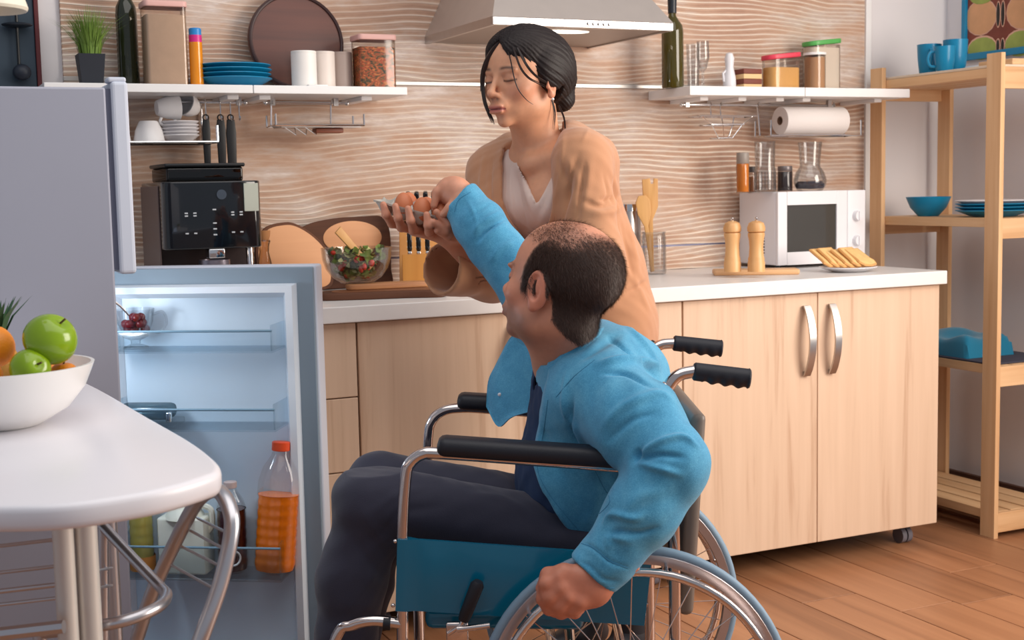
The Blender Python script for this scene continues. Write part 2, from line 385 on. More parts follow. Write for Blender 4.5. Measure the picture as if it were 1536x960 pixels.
wall_shelf('wall_shelf', xa, xb-0.001, ZR0, ZR1, 'white wall shelf carrying the tall green bottle and drinking glasses', (xa+0.10, xa+0.25, xb-0.05))
wall_shelf('wall_shelf', xb+0.001, xc, ZR0, ZR1, 'white wall shelf carrying the tall green-lidded box', (xb+0.06, xc-0.08))

# cooker hood
hx0 = float(at(739, 30, Y=-0.52)[0]); hx1 = float(at(1010, 40, Y=-0.52)[0])
hz0 = float(at(739, 37, Y=-0.52)[2]); hz1 = float(at(739, 24, Y=-0.52)[2])
hm = (hx0+hx1)/2; hw = (hx1-hx0)/2
hood = thing('cooker_hood', 'stainless steel pyramid cooker hood above the woman', 'cooker hood', (hm, 0, hz0))
M_HOOD = mat('hood_steel', (198, 186, 178), 0.36, 0.55, noise=0.06, nscale=20)
hh = hz1-hz0
m = MB()
# lip ring (hollow underneath) and pyramid
m.box(-hw, hw, -0.52, -0.505, 0, hh, 0.002).box(-hw, -hw+0.012, -0.505, -0.013, 0, hh).box(hw-0.012, hw, -0.505, -0.013, 0, hh)
m.build('rim', M_STEEL, hood, smooth=False)
zc = 0.34
pv = [(-hw, -0.52, hh), (hw, -0.52, hh), (hw, -0.013, hh), (-hw, -0.013, hh), (-0.13, -0.27, zc), (0.13, -0.27, zc), (0.13, -0.013, zc), (-0.13, -0.013, zc)]
MB().add(pv, [(0, 1, 5, 4), (1, 2, 6, 5), (3, 0, 4, 7), (2, 3, 7, 6), (4, 5, 6, 7), (0, 3, 2, 1)]).build('canopy', M_HOOD, hood, smooth=False)
MB().box(-0.128, 0.128, -0.268, -0.013, zc, 1.05).build('chimney', M_HOOD, hood, smooth=False)
MB().box(-hw+0.012, hw-0.012, -0.505, -0.013, 0.004, 0.010).build('filter', mat('hood_filter', (160, 150, 144), 0.4, 0.8), hood, smooth=False)
MB().ell((0.0, -0.40, 0.004), (0.075, 0.028, 0.006)).build('lamp', mat('hood_lamp', (255, 250, 240), 0.3, emit=((255, 246, 230), 2.5)), hood)
for i in range(5):
    MB().tube([(0.01+i*0.017, -0.520, hh*0.55), (0.01+i*0.017, -0.526, hh*0.55)], 0.0055, 12).build('button', M_CHROME, hood)

# hanging rails with hooks
def rail(x0, x1, z, y, label, posts):
    t = thing('hook_rail', label, 'rail', ((x0+x1)/2, y, z), 0, 'chrome rails under the shelves'); c = (x0+x1)/2
    MB().tube([(x0-c, 0, 0), (x1-c, 0, 0)], 0.005, 10).ell((x0-c, 0, 0), (0.008,)*3, 10, 8).ell((x1-c, 0, 0), (0.008,)*3, 10, 8).build('bar', M_CHROME, t)
    for px, zz in posts: MB().box(px-c-0.007, px-c+0.007, -0.007, 0.007, -0.008, zz-z).build('post', M_STEEL, t, smooth=False)
    return t
RY = -0.10
def zx(u, v, Y=RY): p = at(u, v, Y=Y); return float(p[0]), float(p[2])
x0, z0 = zx(250, 153); x1, _ = zx(368, 153)
rail(x0, x1, z0, RY, 'chrome hook rail holding the three black utensils', ((x0+0.02, ZL0), (x1-0.02, ZL0)))
RLZ = z0
x0, _ = zx(398, 150); x1, z2 = zx(520, 152)
rail(x0, x1, RLZ, RY, 'chrome hook rail holding the small spice tray, under the canisters', ((x0+0.02, ZL0), (zx(503, 150)[0], ZL0)))
x0, z3 = zx(1022, 157); x1, _ = zx(1250, 157)
rail(x0, x1, z3, RY, 'long chrome rail under the right-hand shelf', ((zx(1030, 150)[0], ZR0), (zx(1243, 150)[0], ZR0)))
RRZ = z3
# hooks and black utensils
for i, (u, v1, wpx, kind, lab) in enumerate(((307, 252, 12, 0, 'black kitchen utensil with looped end, nearest the plates'), (329, 254, 14, 1, 'black kitchen utensil hanging in the middle of three'), (344, 282, 15, 2, 'long black kitchen utensil hanging rightmost of three'))):
    x, zt = zx(u, 180); _, zb = zx(u, v1); t = thing('kitchen_utensil', lab, 'utensil', (x, RY-0.014, zb), 0, 'black utensils on the rail')
    hgt = zt-zb; w = wpx*mpp((x, RY, zt))/2
    out = [(-w*0.75, 0), (w*0.75, 0), (w, hgt*0.8), (w*0.75, hgt), (-w*0.75, hgt), (-w, hgt*0.8)]
    MB().prism(out, 0, 0.009, 0.002).xf([[1, 0, 0, 0], [0, 0, -1, 0.004], [0, 1, 0, 0], [0, 0, 0, 1]]).build('handle', M_BLACK, t)
    MB().tube(arc((0, 0, hgt+0.006), 0.008, 0, 2*PI, 14), 0.0022, 6).build('hanging_loop', M_BLACK, t)
    if kind < 2:
        MB().prism([(-0.02, 0), (0.02, 0), (0.026, -0.09), (-0.026, -0.09)], 0, 0.003, 0.001).xf([[1, 0, 0, 0], [0, 0, -1, 0.004], [0, 1, 0, 0], [0, 0, 0, 1]]).build('blade', M_BLACK, t)
for i, u in enumerate((307, 329, 344, 357)):
    x, zt = zx(u, 152); _, zb = zx(u, 182)
    p = [(x, RY+0.006, RLZ+0.004), (x, RY+0.002, RLZ+0.010), (x, RY-0.006, RLZ+0.008), (x, RY-0.008, RLZ-0.004), (x, RY-0.009, zb+0.01), (x, RY-0.014, zb+0.001), (x, RY-0.020, zb+0.004), (x, RY-0.021, zb+0.014)]
    tag(MB().tube(spline(p, 4), 0.0018, 6).build('hook', M_CHROME), ['thin chrome S-hook holding the leftmost black utensil', 'thin chrome S-hook holding the middle black utensil', 'thin chrome S-hook holding the longest black utensil', 'empty thin chrome S-hook at the rail end'][i], 'hook', 'chrome S-hooks')
# dish rack with plates and cups
x0, _ = zx(190, 214, -0.16); x1, zd = zx(320, 214, -0.16)
DR = thing('dish_rack', 'chrome wall dish rack holding white cups and plates', 'rack', ((x0+x1)/2-0.06, -0.02, zd)); c = (x0+x1)/2-0.06
x0 -= 0.12
for i in range(9): y = -0.005-0.0235*i; MB().tube([(x0-c, y, 0), (x1-c, y, 0)], 0.0022, 6).build('wire', M_CHROME, DR)
MB().tube([(x0-c, -0.195, 0), (x1-c, -0.195, 0), (x1-c, 0, 0)], 0.004, 8).build('front_rail', M_CHROME, DR)
for a_, b_, h_ in ((x1-c, -0.193, 0.045), (x1-c, -0.002, 0.12), (x0-c, -0.002, 0.12)): MB().tube([(a_, b_, 0), (a_, b_, h_)], 0.0038, 8).build('end_post', M_CHROME, DR)
M_CHINA = mat('white_china', (228, 226, 230), 0.22, noise=0.02)
def plate_prof(r, h=0.018, t=0.004):
    return [(0, 0), (r*0.55, 0), (r*0.62, 0.003), (r*0.97, h), (r, h+0.001), (r*0.99, h+t*0.8), (r*0.62, t+0.004), (r*0.5, t), (0, t)]
def plate(c, r, m, label, group, h=0.018):
    return tag(MB().lathe(plate_prof(r, h), 36).build('plate', m, None, loc=c), label, 'plate', group)
def cup_prof(r, h, t=0.003):
    return [(0, 0), (r*0.55, 0), (r*0.62, 0.004), (r*0.86, h*0.45), (r, h), (r-t, h), (r*0.83-t, h*0.45), (r*0.5, 0.008), (0, 0.007)]
def cup(c, r, h, m, label, group, rz=0.0, flip=False, tilt=0.0, inner=None):
    t = thing('cup', label, 'cup', c, rz, group); 
    MB().lathe(cup_prof(r, h), 32).build('body', m, t)
    MB().tube(spline([(r*0.72, 0, h*0.18), (r*1.12, 0, h*0.12), (r*1.5, 0, h*0.42), (r*1.45, 0, h*0.75), (r*0.92, 0, h*0.8)], 6), 0.0045, 8).build('handle', m, t)
    if flip: t.rotation_euler = (PI, 0, rz); t.location = (c[0], c[1], c[2]+h)
    if tilt: t.rotation_euler[1] = tilt
    return t
YP = -0.11
def px(u, v, Y): return at(u, v, Y=Y)
p = px(270, 213, YP); zr = zd+0.0025
for i in range(5):
    plate((float(p[0]), YP, zr+i*0.0095), 0.054, M_CHINA, ['lowest', 'second lowest', 'middle', 'second highest', 'topmost'][i]+' of the five small white plates stacked on the rack', 'white plates on the dish rack', 0.018)
ztop = zr+4*0.0095+0.023
cw = mat('cup_white', (232, 231, 233), 0.22, noise=0.02)
# two cups lying on the plates, openings facing sideways
p = px(247, 184, YP); cu = cup((float(p[0])-0.012, YP-0.01, ztop+0.034), 0.036, 0.062, cw, 'white cup with handle lying on the stacked plates', 'white cups'); cu.rotation_euler = (0.0, PI/2+0.15, 0.0)
cu.location = (float(px(234, 184, YP)[0]), YP-0.015, ztop+0.0335)
cu.rotation_euler = (0.15, PI/2-0.05, 0.25)
p = px(288, 184, YP); cu = cup((float(p[0]), YP, ztop), 0.036, 0.050, cw, 'white cup tipped on edge behind the handled cup', 'white cups'); cu.rotation_euler = (0.3, -PI/2+0.30, 0.35); cu.location = (float(px(296, 184, YP)[0]), YP+0.02, ztop+0.034)
p = px(221, 213, YP); cup((float(p[0]), YP-0.03, zr), 0.043, 0.058, cw, 'white cup upside down on the rack, beside the plates', 'white cups', 1.9, True)
p = px(190, 213, YP); cup((float(p[0])-0.035, YP-0.03, zr), 0.043, 0.054, cw, 'white cup upside down on the rack, half hidden by the fridge', 'white cups', 3.3, True)
# spice tray
x0, _ = zx(407, 188, -0.13); x1, zs = zx(538, 189, -0.13)
SPT = thing('spice_tray', 'small chrome tray hanging from the rail below the canisters', 'tray', ((x0+x1)/2, -0.13, zs)); w = (x1-x0)/2
MB().tube([(-w, -0.05, 0), (w, -0.05, 0), (w, 0.05, 0), (-w, 0.05, 0)], 0.0035, 8, closed=True).build('frame', M_CHROME, SPT)
MB().box(-w+0.018, w-0.008, -0.046, 0.046, -0.006, 0.003).build('tray_plate', M_STEEL, SPT, smooth=False)
for xx in (-w+0.012, zx(497, 150)[0]-(x0+x1)/2): MB().tube([(xx, 0.045, 0), (xx, 0.036, RLZ-zs+0.004), (xx, 0.026, RLZ-zs+0.009), (xx, 0.021, RLZ-zs-0.004)], 0.0028, 8).build('hanger', M_CHROME, SPT)
for xx in (-w, w):
    for yy in (-0.05, 0.05): MB().tube([(xx, yy, 0), (xx, yy, 0.032)], 0.003, 8).build('corner_post', M_CHROME, SPT)
for k in range(3): MB().tube([(-w+0.03+0.03*k, -0.03, -0.004), (-w+0.065+0.03*k, -0.02, -0.026), (-w+0.075+0.035*k, 0.02, -0.006)], 0.002, 6).build('under_wire', M_CHROME, SPT)
p = px(492, 200, -0.13)
wb = MB().box(-0.042, 0.042, -0.02, 0.02, -0.020, -0.0065, 0.003).build('wooden_block', wood('reddish_wood', (150, 84, 58), (110, 56, 38), 'X', 1.2, 0.5)); wb.location = (float(p[0]), -0.13, zs-0.0005)
tag(wb, 'reddish brown wooden block clipped under the spice tray', 'block')
# wire rack and kitchen roll on the right-hand rail
x0, _ = zx(1040, 175, -0.13); x1, za = zx(1124, 175, -0.13)
WR = thing('wire_rack', 'empty folding chrome wire rack hanging under the shelf', 'rack', ((x0+x1)/2, -0.13, za)); w = (x1-x0)/2
MB().tube([(-w, 0.03, 0), (w, 0.03, 0), (w, -0.04, 0), (-w, -0.04, 0)], 0.003, 8, closed=True).build('top_frame', M_CHROME, WR)
MB().tube([(-w*0.6, 0.03, -0.028), (w*0.55, 0.03, -0.028), (w*0.55, -0.04, -0.028), (-w*0.6, -0.04, -0.028)], 0.003, 8, closed=True).build('middle_frame', M_CHROME, WR)
MB().tube([(-w*0.3, -0.03, -0.072), (w*0.2, -0.03, -0.072), (w*0.2, 0.02, -0.072), (-w*0.3, 0.02, -0.072)], 0.0025, 8, closed=True).build('bottom_frame', M_CHROME, WR)
for a, b2, c2 in ((-w*0.95, -w*0.6, -w*0.3), (-w*0.25, -w*0.2, -w*0.1), (w*0.2, w*0.15, w*0.05), (w*0.9, w*0.5, w*0.2)):
    MB().tube([(a, -0.04, 0), (b2, -0.04, -0.028), (c2, -0.03, -0.072)], 0.0016, 6).build('wire', M_CHROME, WR)
for xx in (-w*0.2, w*0.15): MB().tube([(xx, 0.03, 0), (xx, 0.034, RRZ-za+0.004), (xx, 0.026, RRZ-za+0.009), (xx, 0.020, RRZ-za-0.004)], 0.002, 6).build('hanger', M_CHROME, WR)
x0, _ = zx(1143, 202, -0.15); x1, zh = zx(1277, 202, -0.15)
PT = thing('roll_holder', 'chrome kitchen roll holder hanging from the right-hand rail', 'holder', ((x0+x1)/2, -0.15, zh)); w = (x1-x0)/2; cxh = (x0+x1)/2
MB().tube([(-w, -0.05, -0.004), (w, -0.05, -0.004), (w, 0.04, -0.004), (-w, 0.04, -0.004)], 0.003, 8, closed=True).build('base_frame', M_CHROME, PT)
for xx in (-w, w):
    for yy in (-0.05, 0.04): MB().tube([(xx, yy, -0.004), (xx, yy, 0.048)], 0.003, 8).build('corner_post', M_CHROME, PT)
for xx in (-w+0.02, w-0.04): MB().tube([(xx, 0.04, -0.004), (xx, 0.055, RRZ-zh+0.003), (xx, 0.046, RRZ-zh+0.009), (xx, 0.040, RRZ-zh-0.004)], 0.003, 8).build('hanger', M_CHROME, PT)
ra, _ = zx(1170, 181, -0.15); rb, _ = zx(1262, 181, -0.15); rr = 21*mpp((ra, -0.15, zh))
KR = thing('kitchen_roll', 'white paper kitchen roll lying in the chrome holder', 'kitchen roll', ((ra+rb)/2, -0.15, zh+rr)); w = (rb-ra)/2
prof = [(0.015, -w), (rr*0.97, -w), (rr, -w+0.002), (rr, w-0.002), (rr*0.97, w), (0.015, w), (0.015, -w)]
MB().lathe(prof, 40, close=False).xf([[0, 0, 1, 0], [0, 1, 0, 0], [-1, 0, 0, 0], [0, 0, 0, 1]]).build('paper', mat('paper_white', (232, 226, 224), 0.85, noise=0.02, bump=0.2, bscale=150), KR)
MB().lathe([(0.0148, -w-0.001), (0.0148, w+0.001), (0.0135, w+0.001), (0.0135, -w-0.001), (0.0148, -w-0.001)], 24, close=False).xf([[0, 0, 1, 0], [0, 1, 0, 0], [-1, 0, 0, 0], [0, 0, 0, 1]]).build('core', mat('cardboard', (150, 120, 100), 0.8), KR)

# ------------------------------------------------------------------ things standing on the wall shelves
def span(u0, u1, vt, Y, zb):
    p = at((u0+u1)/2, vt, Y=Y); return float(p[0]), (u1-u0)*mpp(p), float(p[2])-zb
ZL, ZR = ZL1, ZR1
# potted grass
x, w, h = span(108, 162, 82, -0.15, ZL)
PG = thing('potted_grass', 'tuft of green grass in a square black pot', 'potted plant', (x, -0.15, ZL))
s = w*0.36; b2 = s*0.78
pot = [(-b2, -b2, 0), (b2, -b2, 0), (b2, b2, 0), (-b2, b2, 0), (-s, -s, h), (s, -s, h), (s, s, h), (-s, s, h), (-s*.92, -s*.92, h), (s*.92, -s*.92, h), (s*.92, s*.92, h), (-s*.92, s*.92, h), (-s*.9, -s*.9, h*.86), (s*.9, -s*.9, h*.86), (s*.9, s*.9, h*.86), (-s*.9, s*.9, h*.86)]
MB().add(pot, [(3, 2, 1, 0)]+[(i, (i+1) % 4, 4+(i+1) % 4, 4+i) for i in range(4)]+[(4+i, 4+(i+1) % 4, 8+(i+1) % 4, 8+i) for i in range(4)]+[(8+i, 8+(i+1) % 4, 12+(i+1) % 4, 12+i) for i in range(4)]+[(12, 13, 14, 15)]).build('pot', mat('black_pot', (32, 36, 46), 0.6), PG, smooth=False)
gm = MB()
for i in range(420):
    a = random.uniform(0, 2*PI); r0 = s*0.8*math.sqrt(random.random()); ln = random.uniform(0.085, 0.15); sp = random.uniform(0.05, 0.85)*(0.3+r0/s)
    d = np.array([math.cos(a), math.sin(a), 0]); q = np.array([-d[1], d[0], 0])
    bx = d*r0; P = [bx+d*sp*ln*t*t*0.9+np.array([0, 0, h*0.88+ln*(t-0.28*sp*t*t)]) for t in (0, 0.35, 0.7, 1.0)]
    wd2 = random.uniform(0.0012, 0.0022)
    vs = [];
    for j, pp in enumerate(P[:-1]): vs += [pp-q*wd2*(1-j*0.25), pp+q*wd2*(1-j*0.25)]
    vs.append(P[-1]); gm.add(vs, [(0, 1, 3, 2), (2, 3, 5, 4), (4, 5, 6)])
g = gm.build('grass', mat('grass_green', (112, 142, 58), 0.5, noise=0.5, nscale=25), PG, smooth=False); g['kind'] = 'stuff'
M_DGLASS = mat('dark_bottle_glass', (38, 42, 26), 0.07, noise=0.1, coat=0.4)
def bottle_prof(r, h, neck=0.35):
    return [(0, 0), (r*0.93, 0), (r, 0.006), (r, h*0.60), (r*0.93, h*0.665), (r*0.55, h*0.735), (r*neck, h*0.77), (r*neck*0.95, h*0.95), (r*neck*1.15, h*0.955), (r*neck*1.15, h*0.985), (r*neck, h), (0, h)]
def bottle(c, r, h, label, glassm, capm, group=None):
    t = thing('bottle', label, 'bottle', c, 0, group)
    MB().lathe(bottle_prof(r, h), 32).build('body', glassm, t)
    MB().lathe([(r*0.36, h*0.80), (r*0.39, h*0.80), (r*0.42, h*0.955), (r*0.42, h*1.002), (0, h*1.004)], 24, close=False).build('neck_foil', capm, t)
    return t
x, w, h = span(174, 206, 40, -0.13, ZL)
bottle((x+0.008, -0.08, ZL), w/2, 0.335, 'dark green wine bottle behind the flour box', M_DGLASS, M_BLACK, 'wine bottles')
x, w, h = span(992, 1025, 40, -0.16, ZR)
bottle((x, -0.16, ZR), w/2, 0.30, 'tall dark green wine bottle beside the cooker hood', mat('olive_bottle_glass', (70, 62, 14), 0.06, noise=0.25, nscale=8, coat=0.5), mat('foil_dark', (30, 36, 46), 0.35), 'wine bottles')
# square plastic storage boxes
M_CLEAR = glass('clear_plastic', (240, 234, 228), 0.05, thin=0.6)
def storage(name, c, w, d, h, lidm, fillm, fill, label, group='plastic food boxes', round_=0.012, slope=0.0):
    t = thing(name, label, 'container', c, 0, group)
    hb = h-0.016
    def rr(w, d, r, n=5):
        out = []
        for sx, sy, a0 in ((1, -1, -PI/2), (1, 1, 0), (-1, 1, PI/2), (-1, -1, PI)):
            for k in range(n+1):
                a = a0+PI/2*k/n; out.append((sx*(w/2-r)+r*math.cos(a), sy*(d/2-r)+r*math.sin(a)))
        return out
    r = min(round_, w*0.49, d*0.49)
    MB().prism(rr(w, d, r), 0, hb).build('body', M_CLEAR, t)
    MB().prism(rr(w-0.006, d-0.006, max(0.004, r-0.003)), 0.003, hb*fill).build('contents', fillm, t)
    l = MB().prism(rr(w+0.006, d+0.006, r+0.002), hb, h, 0.003)
    if slope: l.v = [(p[0], p[1], p[2]+slope*p[0]) for p in l.v]
    l.build('lid', lidm, t)
    return t
M_PINK = mat('pink_lid', (226, 178, 170), 0.4)
x, w, h = span(206, 283, 3, -0.16, ZL)
storage('flour_box', (x, -0.15, ZL), w*0.80, 0.085, h, M_PINK, mat('flour', (214, 190, 170), 0.9, noise=0.1, nscale=30, bump=0.3, bscale=60), 0.9, 'tall clear box of flour with pale pink lid')
x, w, h = span(524, 598, 53, -0.16, ZL)
def pasta_mat():
    m, nt, N, L, b = _nodes('dried_pasta'); tc = N.new('ShaderNodeTexCoord'); v = N.new('ShaderNodeTexNoise'); v.inputs['Scale'].default_value = 38; v.inputs['Distortion'].default_value = 2.2; v.inputs['Detail'].default_value = 1.5
    mp = N.new('ShaderNodeMapping'); mp.inputs['Rotation'].default_value = (0, 0.6, 0); mp.inputs['Scale'].default_value = (1, 1, 2.0); L.new(tc.outputs['Object'], mp.inputs[0]); L.new(mp.outputs[0], v.inputs['Vector'])
    r = N.new('ShaderNodeValToRGB'); r.color_ramp.interpolation = 'LINEAR'; e = r.color_ramp.elements
    e[0].position = 0.32; e[0].color = lin((60, 52, 38)); e[1].position = 0.7; e[1].color = lin((222, 150, 84))
    for p_, c_ in ((0.42, (112, 92, 50)), (0.48, (176, 110, 60)), (0.54, (190, 66, 44)), (0.60, (214, 132, 70))): q = e.new(p_); q.color = lin(c_)
    L.new(v.outputs['Fac'], r.inputs[0]); L.new(r.outputs[0], b.inputs['Base Color']); bp = N.new('ShaderNodeBump'); bp.inputs['Strength'].default_value = 0.6; L.new(v.outputs['Fac'], bp.inputs['Height']); L.new(bp.outputs[0], b.inputs['Normal']); return m
storage('pasta_box', (x, -0.15, ZL), w*0.78, 0.085, h, M_PINK, pasta_mat(), 0.86, 'clear box of coloured dried pasta with pink lid')
x, w, h = span(281, 301, 43, -0.16, ZL)
SB = thing('spice_bottle', 'slim amber bottle with blue and magenta cap', 'bottle', (x, -0.17, ZL)); r = w/2
MB().lathe([(0, 0), (r*.95, 0), (r, .004), (r, h*.76), (0, h*.76)], 24).build('body', mat('amber_liquid', (232, 142, 22), 0.15, coat=0.5), SB)
MB().lathe([(r*.96, h*.76), (r*.96, h*.88), (0, h*.88)], 24).build('collar', mat('magenta_plastic', (214, 44, 134), 0.35), SB)
MB().lathe([(r*.92, h*.88), (r*.92, h*.985), (r*.8, h), (0, h)], 24).build('cap', mat('blue_cap', (46, 136, 208), 0.35), SB)
M_TURQ = mat('turquoise_china', (20, 132, 176), 0.3, noise=0.04)
x, w, h = span(293, 407, 98, -0.14, ZL)
for i in range(4): plate((x, -0.14, ZL+i*0.0125), w/2*(1-0.02*(i % 2)), M_TURQ, ['lowest', 'second lowest', 'second highest', 'topmost'][i]+' of the four turquoise plates stacked on the wall shelf', 'turquoise plates on the wall shelf', 0.024)
# round board leaning on the wall
cxy = at(441, 62, Y=-0.04); rb = 73*mpp(cxy)
RB = thing('round_board', 'large round dark wooden board leaning on the wall', 'cutting board', (float(cxy[0]), -0.075, ZL))
M_DWOOD = wood('dark_walnut', (112, 66, 54), (58, 38, 40), 'X', 0.45, 0.42, c3=(84, 52, 46))
tl = 0.14
def lean(mb, th): 
    c, s2 = math.cos(th), math.sin(th)
    return mb.xf([[1, 0, 0, 0], [0, s2, -c, 0], [0, c, s2, 0], [0, 0, 0, 1]])
b1 = MB().prism([(rb*math.cos(2*PI*k/64), rb+rb*math.sin(2*PI*k/64)) for k in range(64)], 0.0, 0.014, 0.003)
lean(b1, tl).build('board', M_DWOOD, RB)
b1 = MB().tube([(rb*0.955*math.cos(2*PI*k/64), rb+rb*0.955*math.sin(2*PI*k/64), 0.0145) for k in range(64)], 0.0055, 8, closed=True)
lean(b1, tl).build('raised_rim', mat('dark_rim', (62, 40, 40), 0.45), RB)
# three canisters
for u0, u1, vt, Y, col, lab in ((436, 474, 77, -0.20, (238, 234, 230), 'white canister in front of the round wooden board'), (473, 501, 78, -0.15, (226, 214, 206), 'cream canister standing between the white and the taupe one'), (500, 526, 79, -0.115, (166, 148, 140), 'taupe canister beside the pasta box')):
    x, w, h = span(u0, u1, vt, Y, ZL); w = max(w, 0.068)
    t = thing('canister', lab, 'canister', (x if u0 == 436 else x-0.006, Y, ZL), 0, 'canisters on the wall shelf'); r = w/2; cm = mat('canister_%d' % u0, col, 0.45, noise=0.02)
    MB().lathe([(0, 0), (r, 0), (r, h-0.008), (0, h-0.008)], 36).build('body', cm, t)
    MB().lathe([(r*0.985, h-0.008), (r, h-0.006), (r, h-0.001), (r*0.97, h), (0, h)], 36).build('lid', cm, t)
p = at(475, 126, Y=-0.25)
tag(MB().box(-0.028, 0.028, -0.010, 0.010, 0, 0.004, 0.001).build('paper_tag', M_WHITE, loc=(float(p[0]), -0.255, ZL)), 'small white tag lying on the shelf before the canisters', 'tag')
# right-hand shelf: glasses, shaker, stacked boxes, lidded boxes
M_GLASS = glass('clear_glass', (246, 247, 248))
def tumbler(c, r, h, label, group='clear drinking glasses', stem=False):
    t = tag(MB().lathe([(0, 0), (r*.78, 0), (r*.82, .004), (r, h), (r-.002, h), (r*.78, .012), (0, .010)] if not stem else [(0, 0), (r*.9, 0), (r*.85, .003), (.005, .008), (.004, h*.35), (r*.6, h*.42), (r, h*.65), (r*.92, h), (r*.9, h), (r*.97, h*.65), (r*.55, h*.44), (0, h*.40)], 28).build('drinking_glass', M_GLASS, loc=c), label, 'glass', group); return t
x, w, h = span(1029, 1050, 66, -0.12, ZR); tumbler((x, -0.12, ZR), w/2, h, 'clear drinking glass beside the green bottle')
x, w, h = span(1044, 1064, 62, -0.19, ZR); tumbler((x, -0.19, ZR), w/2, h, 'clear stemmed glass on the shelf, nearest the white shaker', 'clear drinking glasses', True)
x, w, h = span(1084, 1104, 78, -0.16, ZR)
SS = thing('shaker', 'white porcelain shaker figure on the right-hand shelf', 'shaker', (x, -0.16, ZR)); r = w/2
MB().lathe([(0, 0), (r*.9, 0), (r, h*.06), (r*.95, h*.3), (r*.62, h*.58), (r*.66, h*.7), (r*.75, h*.82), (r*.5, h*.96), (0, h)], 24).build('body', M_CHINA, SS)
MB().tube([(-r*.6, 0, h*.5), (-r*1.15, 0, h*.42), (-r*1.0, 0, h*.2)], 0.004, 8).build('side_loop', M_CHINA, SS)
for i in range(4):
    x, w, h = span(1102, 1141, 104, -0.15, ZR); hh4 = h/4
    t = MB().box(-w*.42, w*.42, -0.03, 0.03, 0, hh4-0.0004, 0.002).build('biscuit_box', mat('box_brown', (120, 62, 50), 0.6) if i % 2 else mat('box_cream', (226, 190, 140), 0.6), loc=(x, -0.15, ZR+i*hh4))
    tag(t, ['lowest flat box, cream, in the small striped stack', 'second lowest flat box, brown, in the small striped stack', 'third flat box up, cream, in the small striped stack', 'topmost flat box, brown, in the small striped stack'][i], 'box', 'flat striped boxes')
x, w, h = span(1137, 1206, 81, -0.17, ZR)
storage('cereal_box', (x, -0.17, ZR), w*0.86, 0.07, h, mat('red_lid', (220, 66, 88), 0.35), mat('yellow_flour', (236, 190, 120), 0.9, bump=0.2), 0.70, 'clear box of yellow meal with sloping red lid', round_=0.03, slope=0.10)
x, w, h = span(1205, 1239, 79, -0.16, ZR)
t = thing('food_jar', 'clear jar of tan grain with a white lid', 'jar', (x, -0.16, ZR)); r = w/2*0.95
MB().lathe([(0, 0), (r, 0), (r, h-.010), (0, h-.010)], 28).build('body', M_CLEAR, t); MB().lathe([(0, .003), (r-.003, .003), (r-.003, h*.86), (0, h*.86)], 28).build('contents', mat('tan_grain', (206, 166, 130), 0.9, bump=0.3, bscale=250), t); MB().lathe([(r, h-.010), (r+.002, h-.009), (r+.002, h-.001), (0, h)], 28).build('lid', M_WHITE, t)
x, w, h = span(1222, 1266, 60, -0.12, ZR)
storage('tall_box', (x-0.018, -0.10, ZR), w*1.02+0.03, 0.075, h, mat('green_lid', (86, 170, 86), 0.35), mat('white_flour', (240, 234, 226), 0.9), 0.93, 'tall box of white flour with sloping green lid', round_=0.03, slope=0.10)
# ------------------------------------------------------------------ on the worktop
# microwave
mx0 = 2.506; my0 = -0.255; mx1 = min(float(at(1324, 340, Y=my0)[0]), 2.875); mh = 0.258; myb = min(float(at(1091, 340, X=mx0)[1]), -0.03)
MW = thing('microwave', 'white microwave oven with dials at the worktop end', 'microwave', (mx0, my0, WT)); W = mx1-mx0; D = myb-my0
M_MW = mat('microwave_white', (236, 234, 238), 0.3, noise=0.015)
MB().box(0, W, 0.014, D, 0.012, mh, 0.006).build('body', M_MW, MW)
wa, wb2 = W*0.79, W
# door with window opening built as a frame
o0, o1, q0, q1 = W*0.105, W*0.665, 0.055, mh-0.045
dm = MB().box(0, o0, 0, 0.014, 0.012, mh, 0.003).box(o1, wa-0.001, 0, 0.014, 0.012, mh, 0.003).box(o0, o1, 0, 0.014, 0.012, q0).box(o0, o1, 0, 0.014, q1, mh)
dr = dm.build('door', M_MW, MW, smooth=False)
MB().box(o0, o1, 0.006, 0.010, q0, q1).build('door_window', mat('microwave_window', (66, 66, 64), 0.08, noise=0.05, coat=0.6), dr, smooth=False)
MB().box(wa, wb2, 0.0, 0.014, 0.012, mh, 0.004).build('control_panel', M_MW, MW)
for zz in (0.085, 0.17):
    k = MB().tube([((wa+wb2)/2, 0, zz), ((wa+wb2)/2, -0.016, zz)], [0.019, 0.016], 24).build('dial', M_MW, MW)
    MB().box((wa+wb2)/2-0.0035, (wa+wb2)/2+0.0035, -0.020, -0.015, zz-0.015, zz+0.015).build('dial_grip', M_MW, k, smooth=False)
for r_ in range(9):
    for c_ in range(2): MB().box(-0.001, 0.001, 0.075+c_*0.022, 0.090+c_*0.022, 0.050+r_*0.010, 0.054+r_*0.010).build('vent_slot', M_BLACK, MW, smooth=False)
for fx in (0.03, W-0.03):
    for fy in (0.04, D-0.03): MB().tube([(fx, fy, 0.0), (fx, fy, 0.014)], 0.010, 12).build('foot', mat('foot_teal_grey', (60, 74, 82), 0.5), MW)
ZM = WT+mh
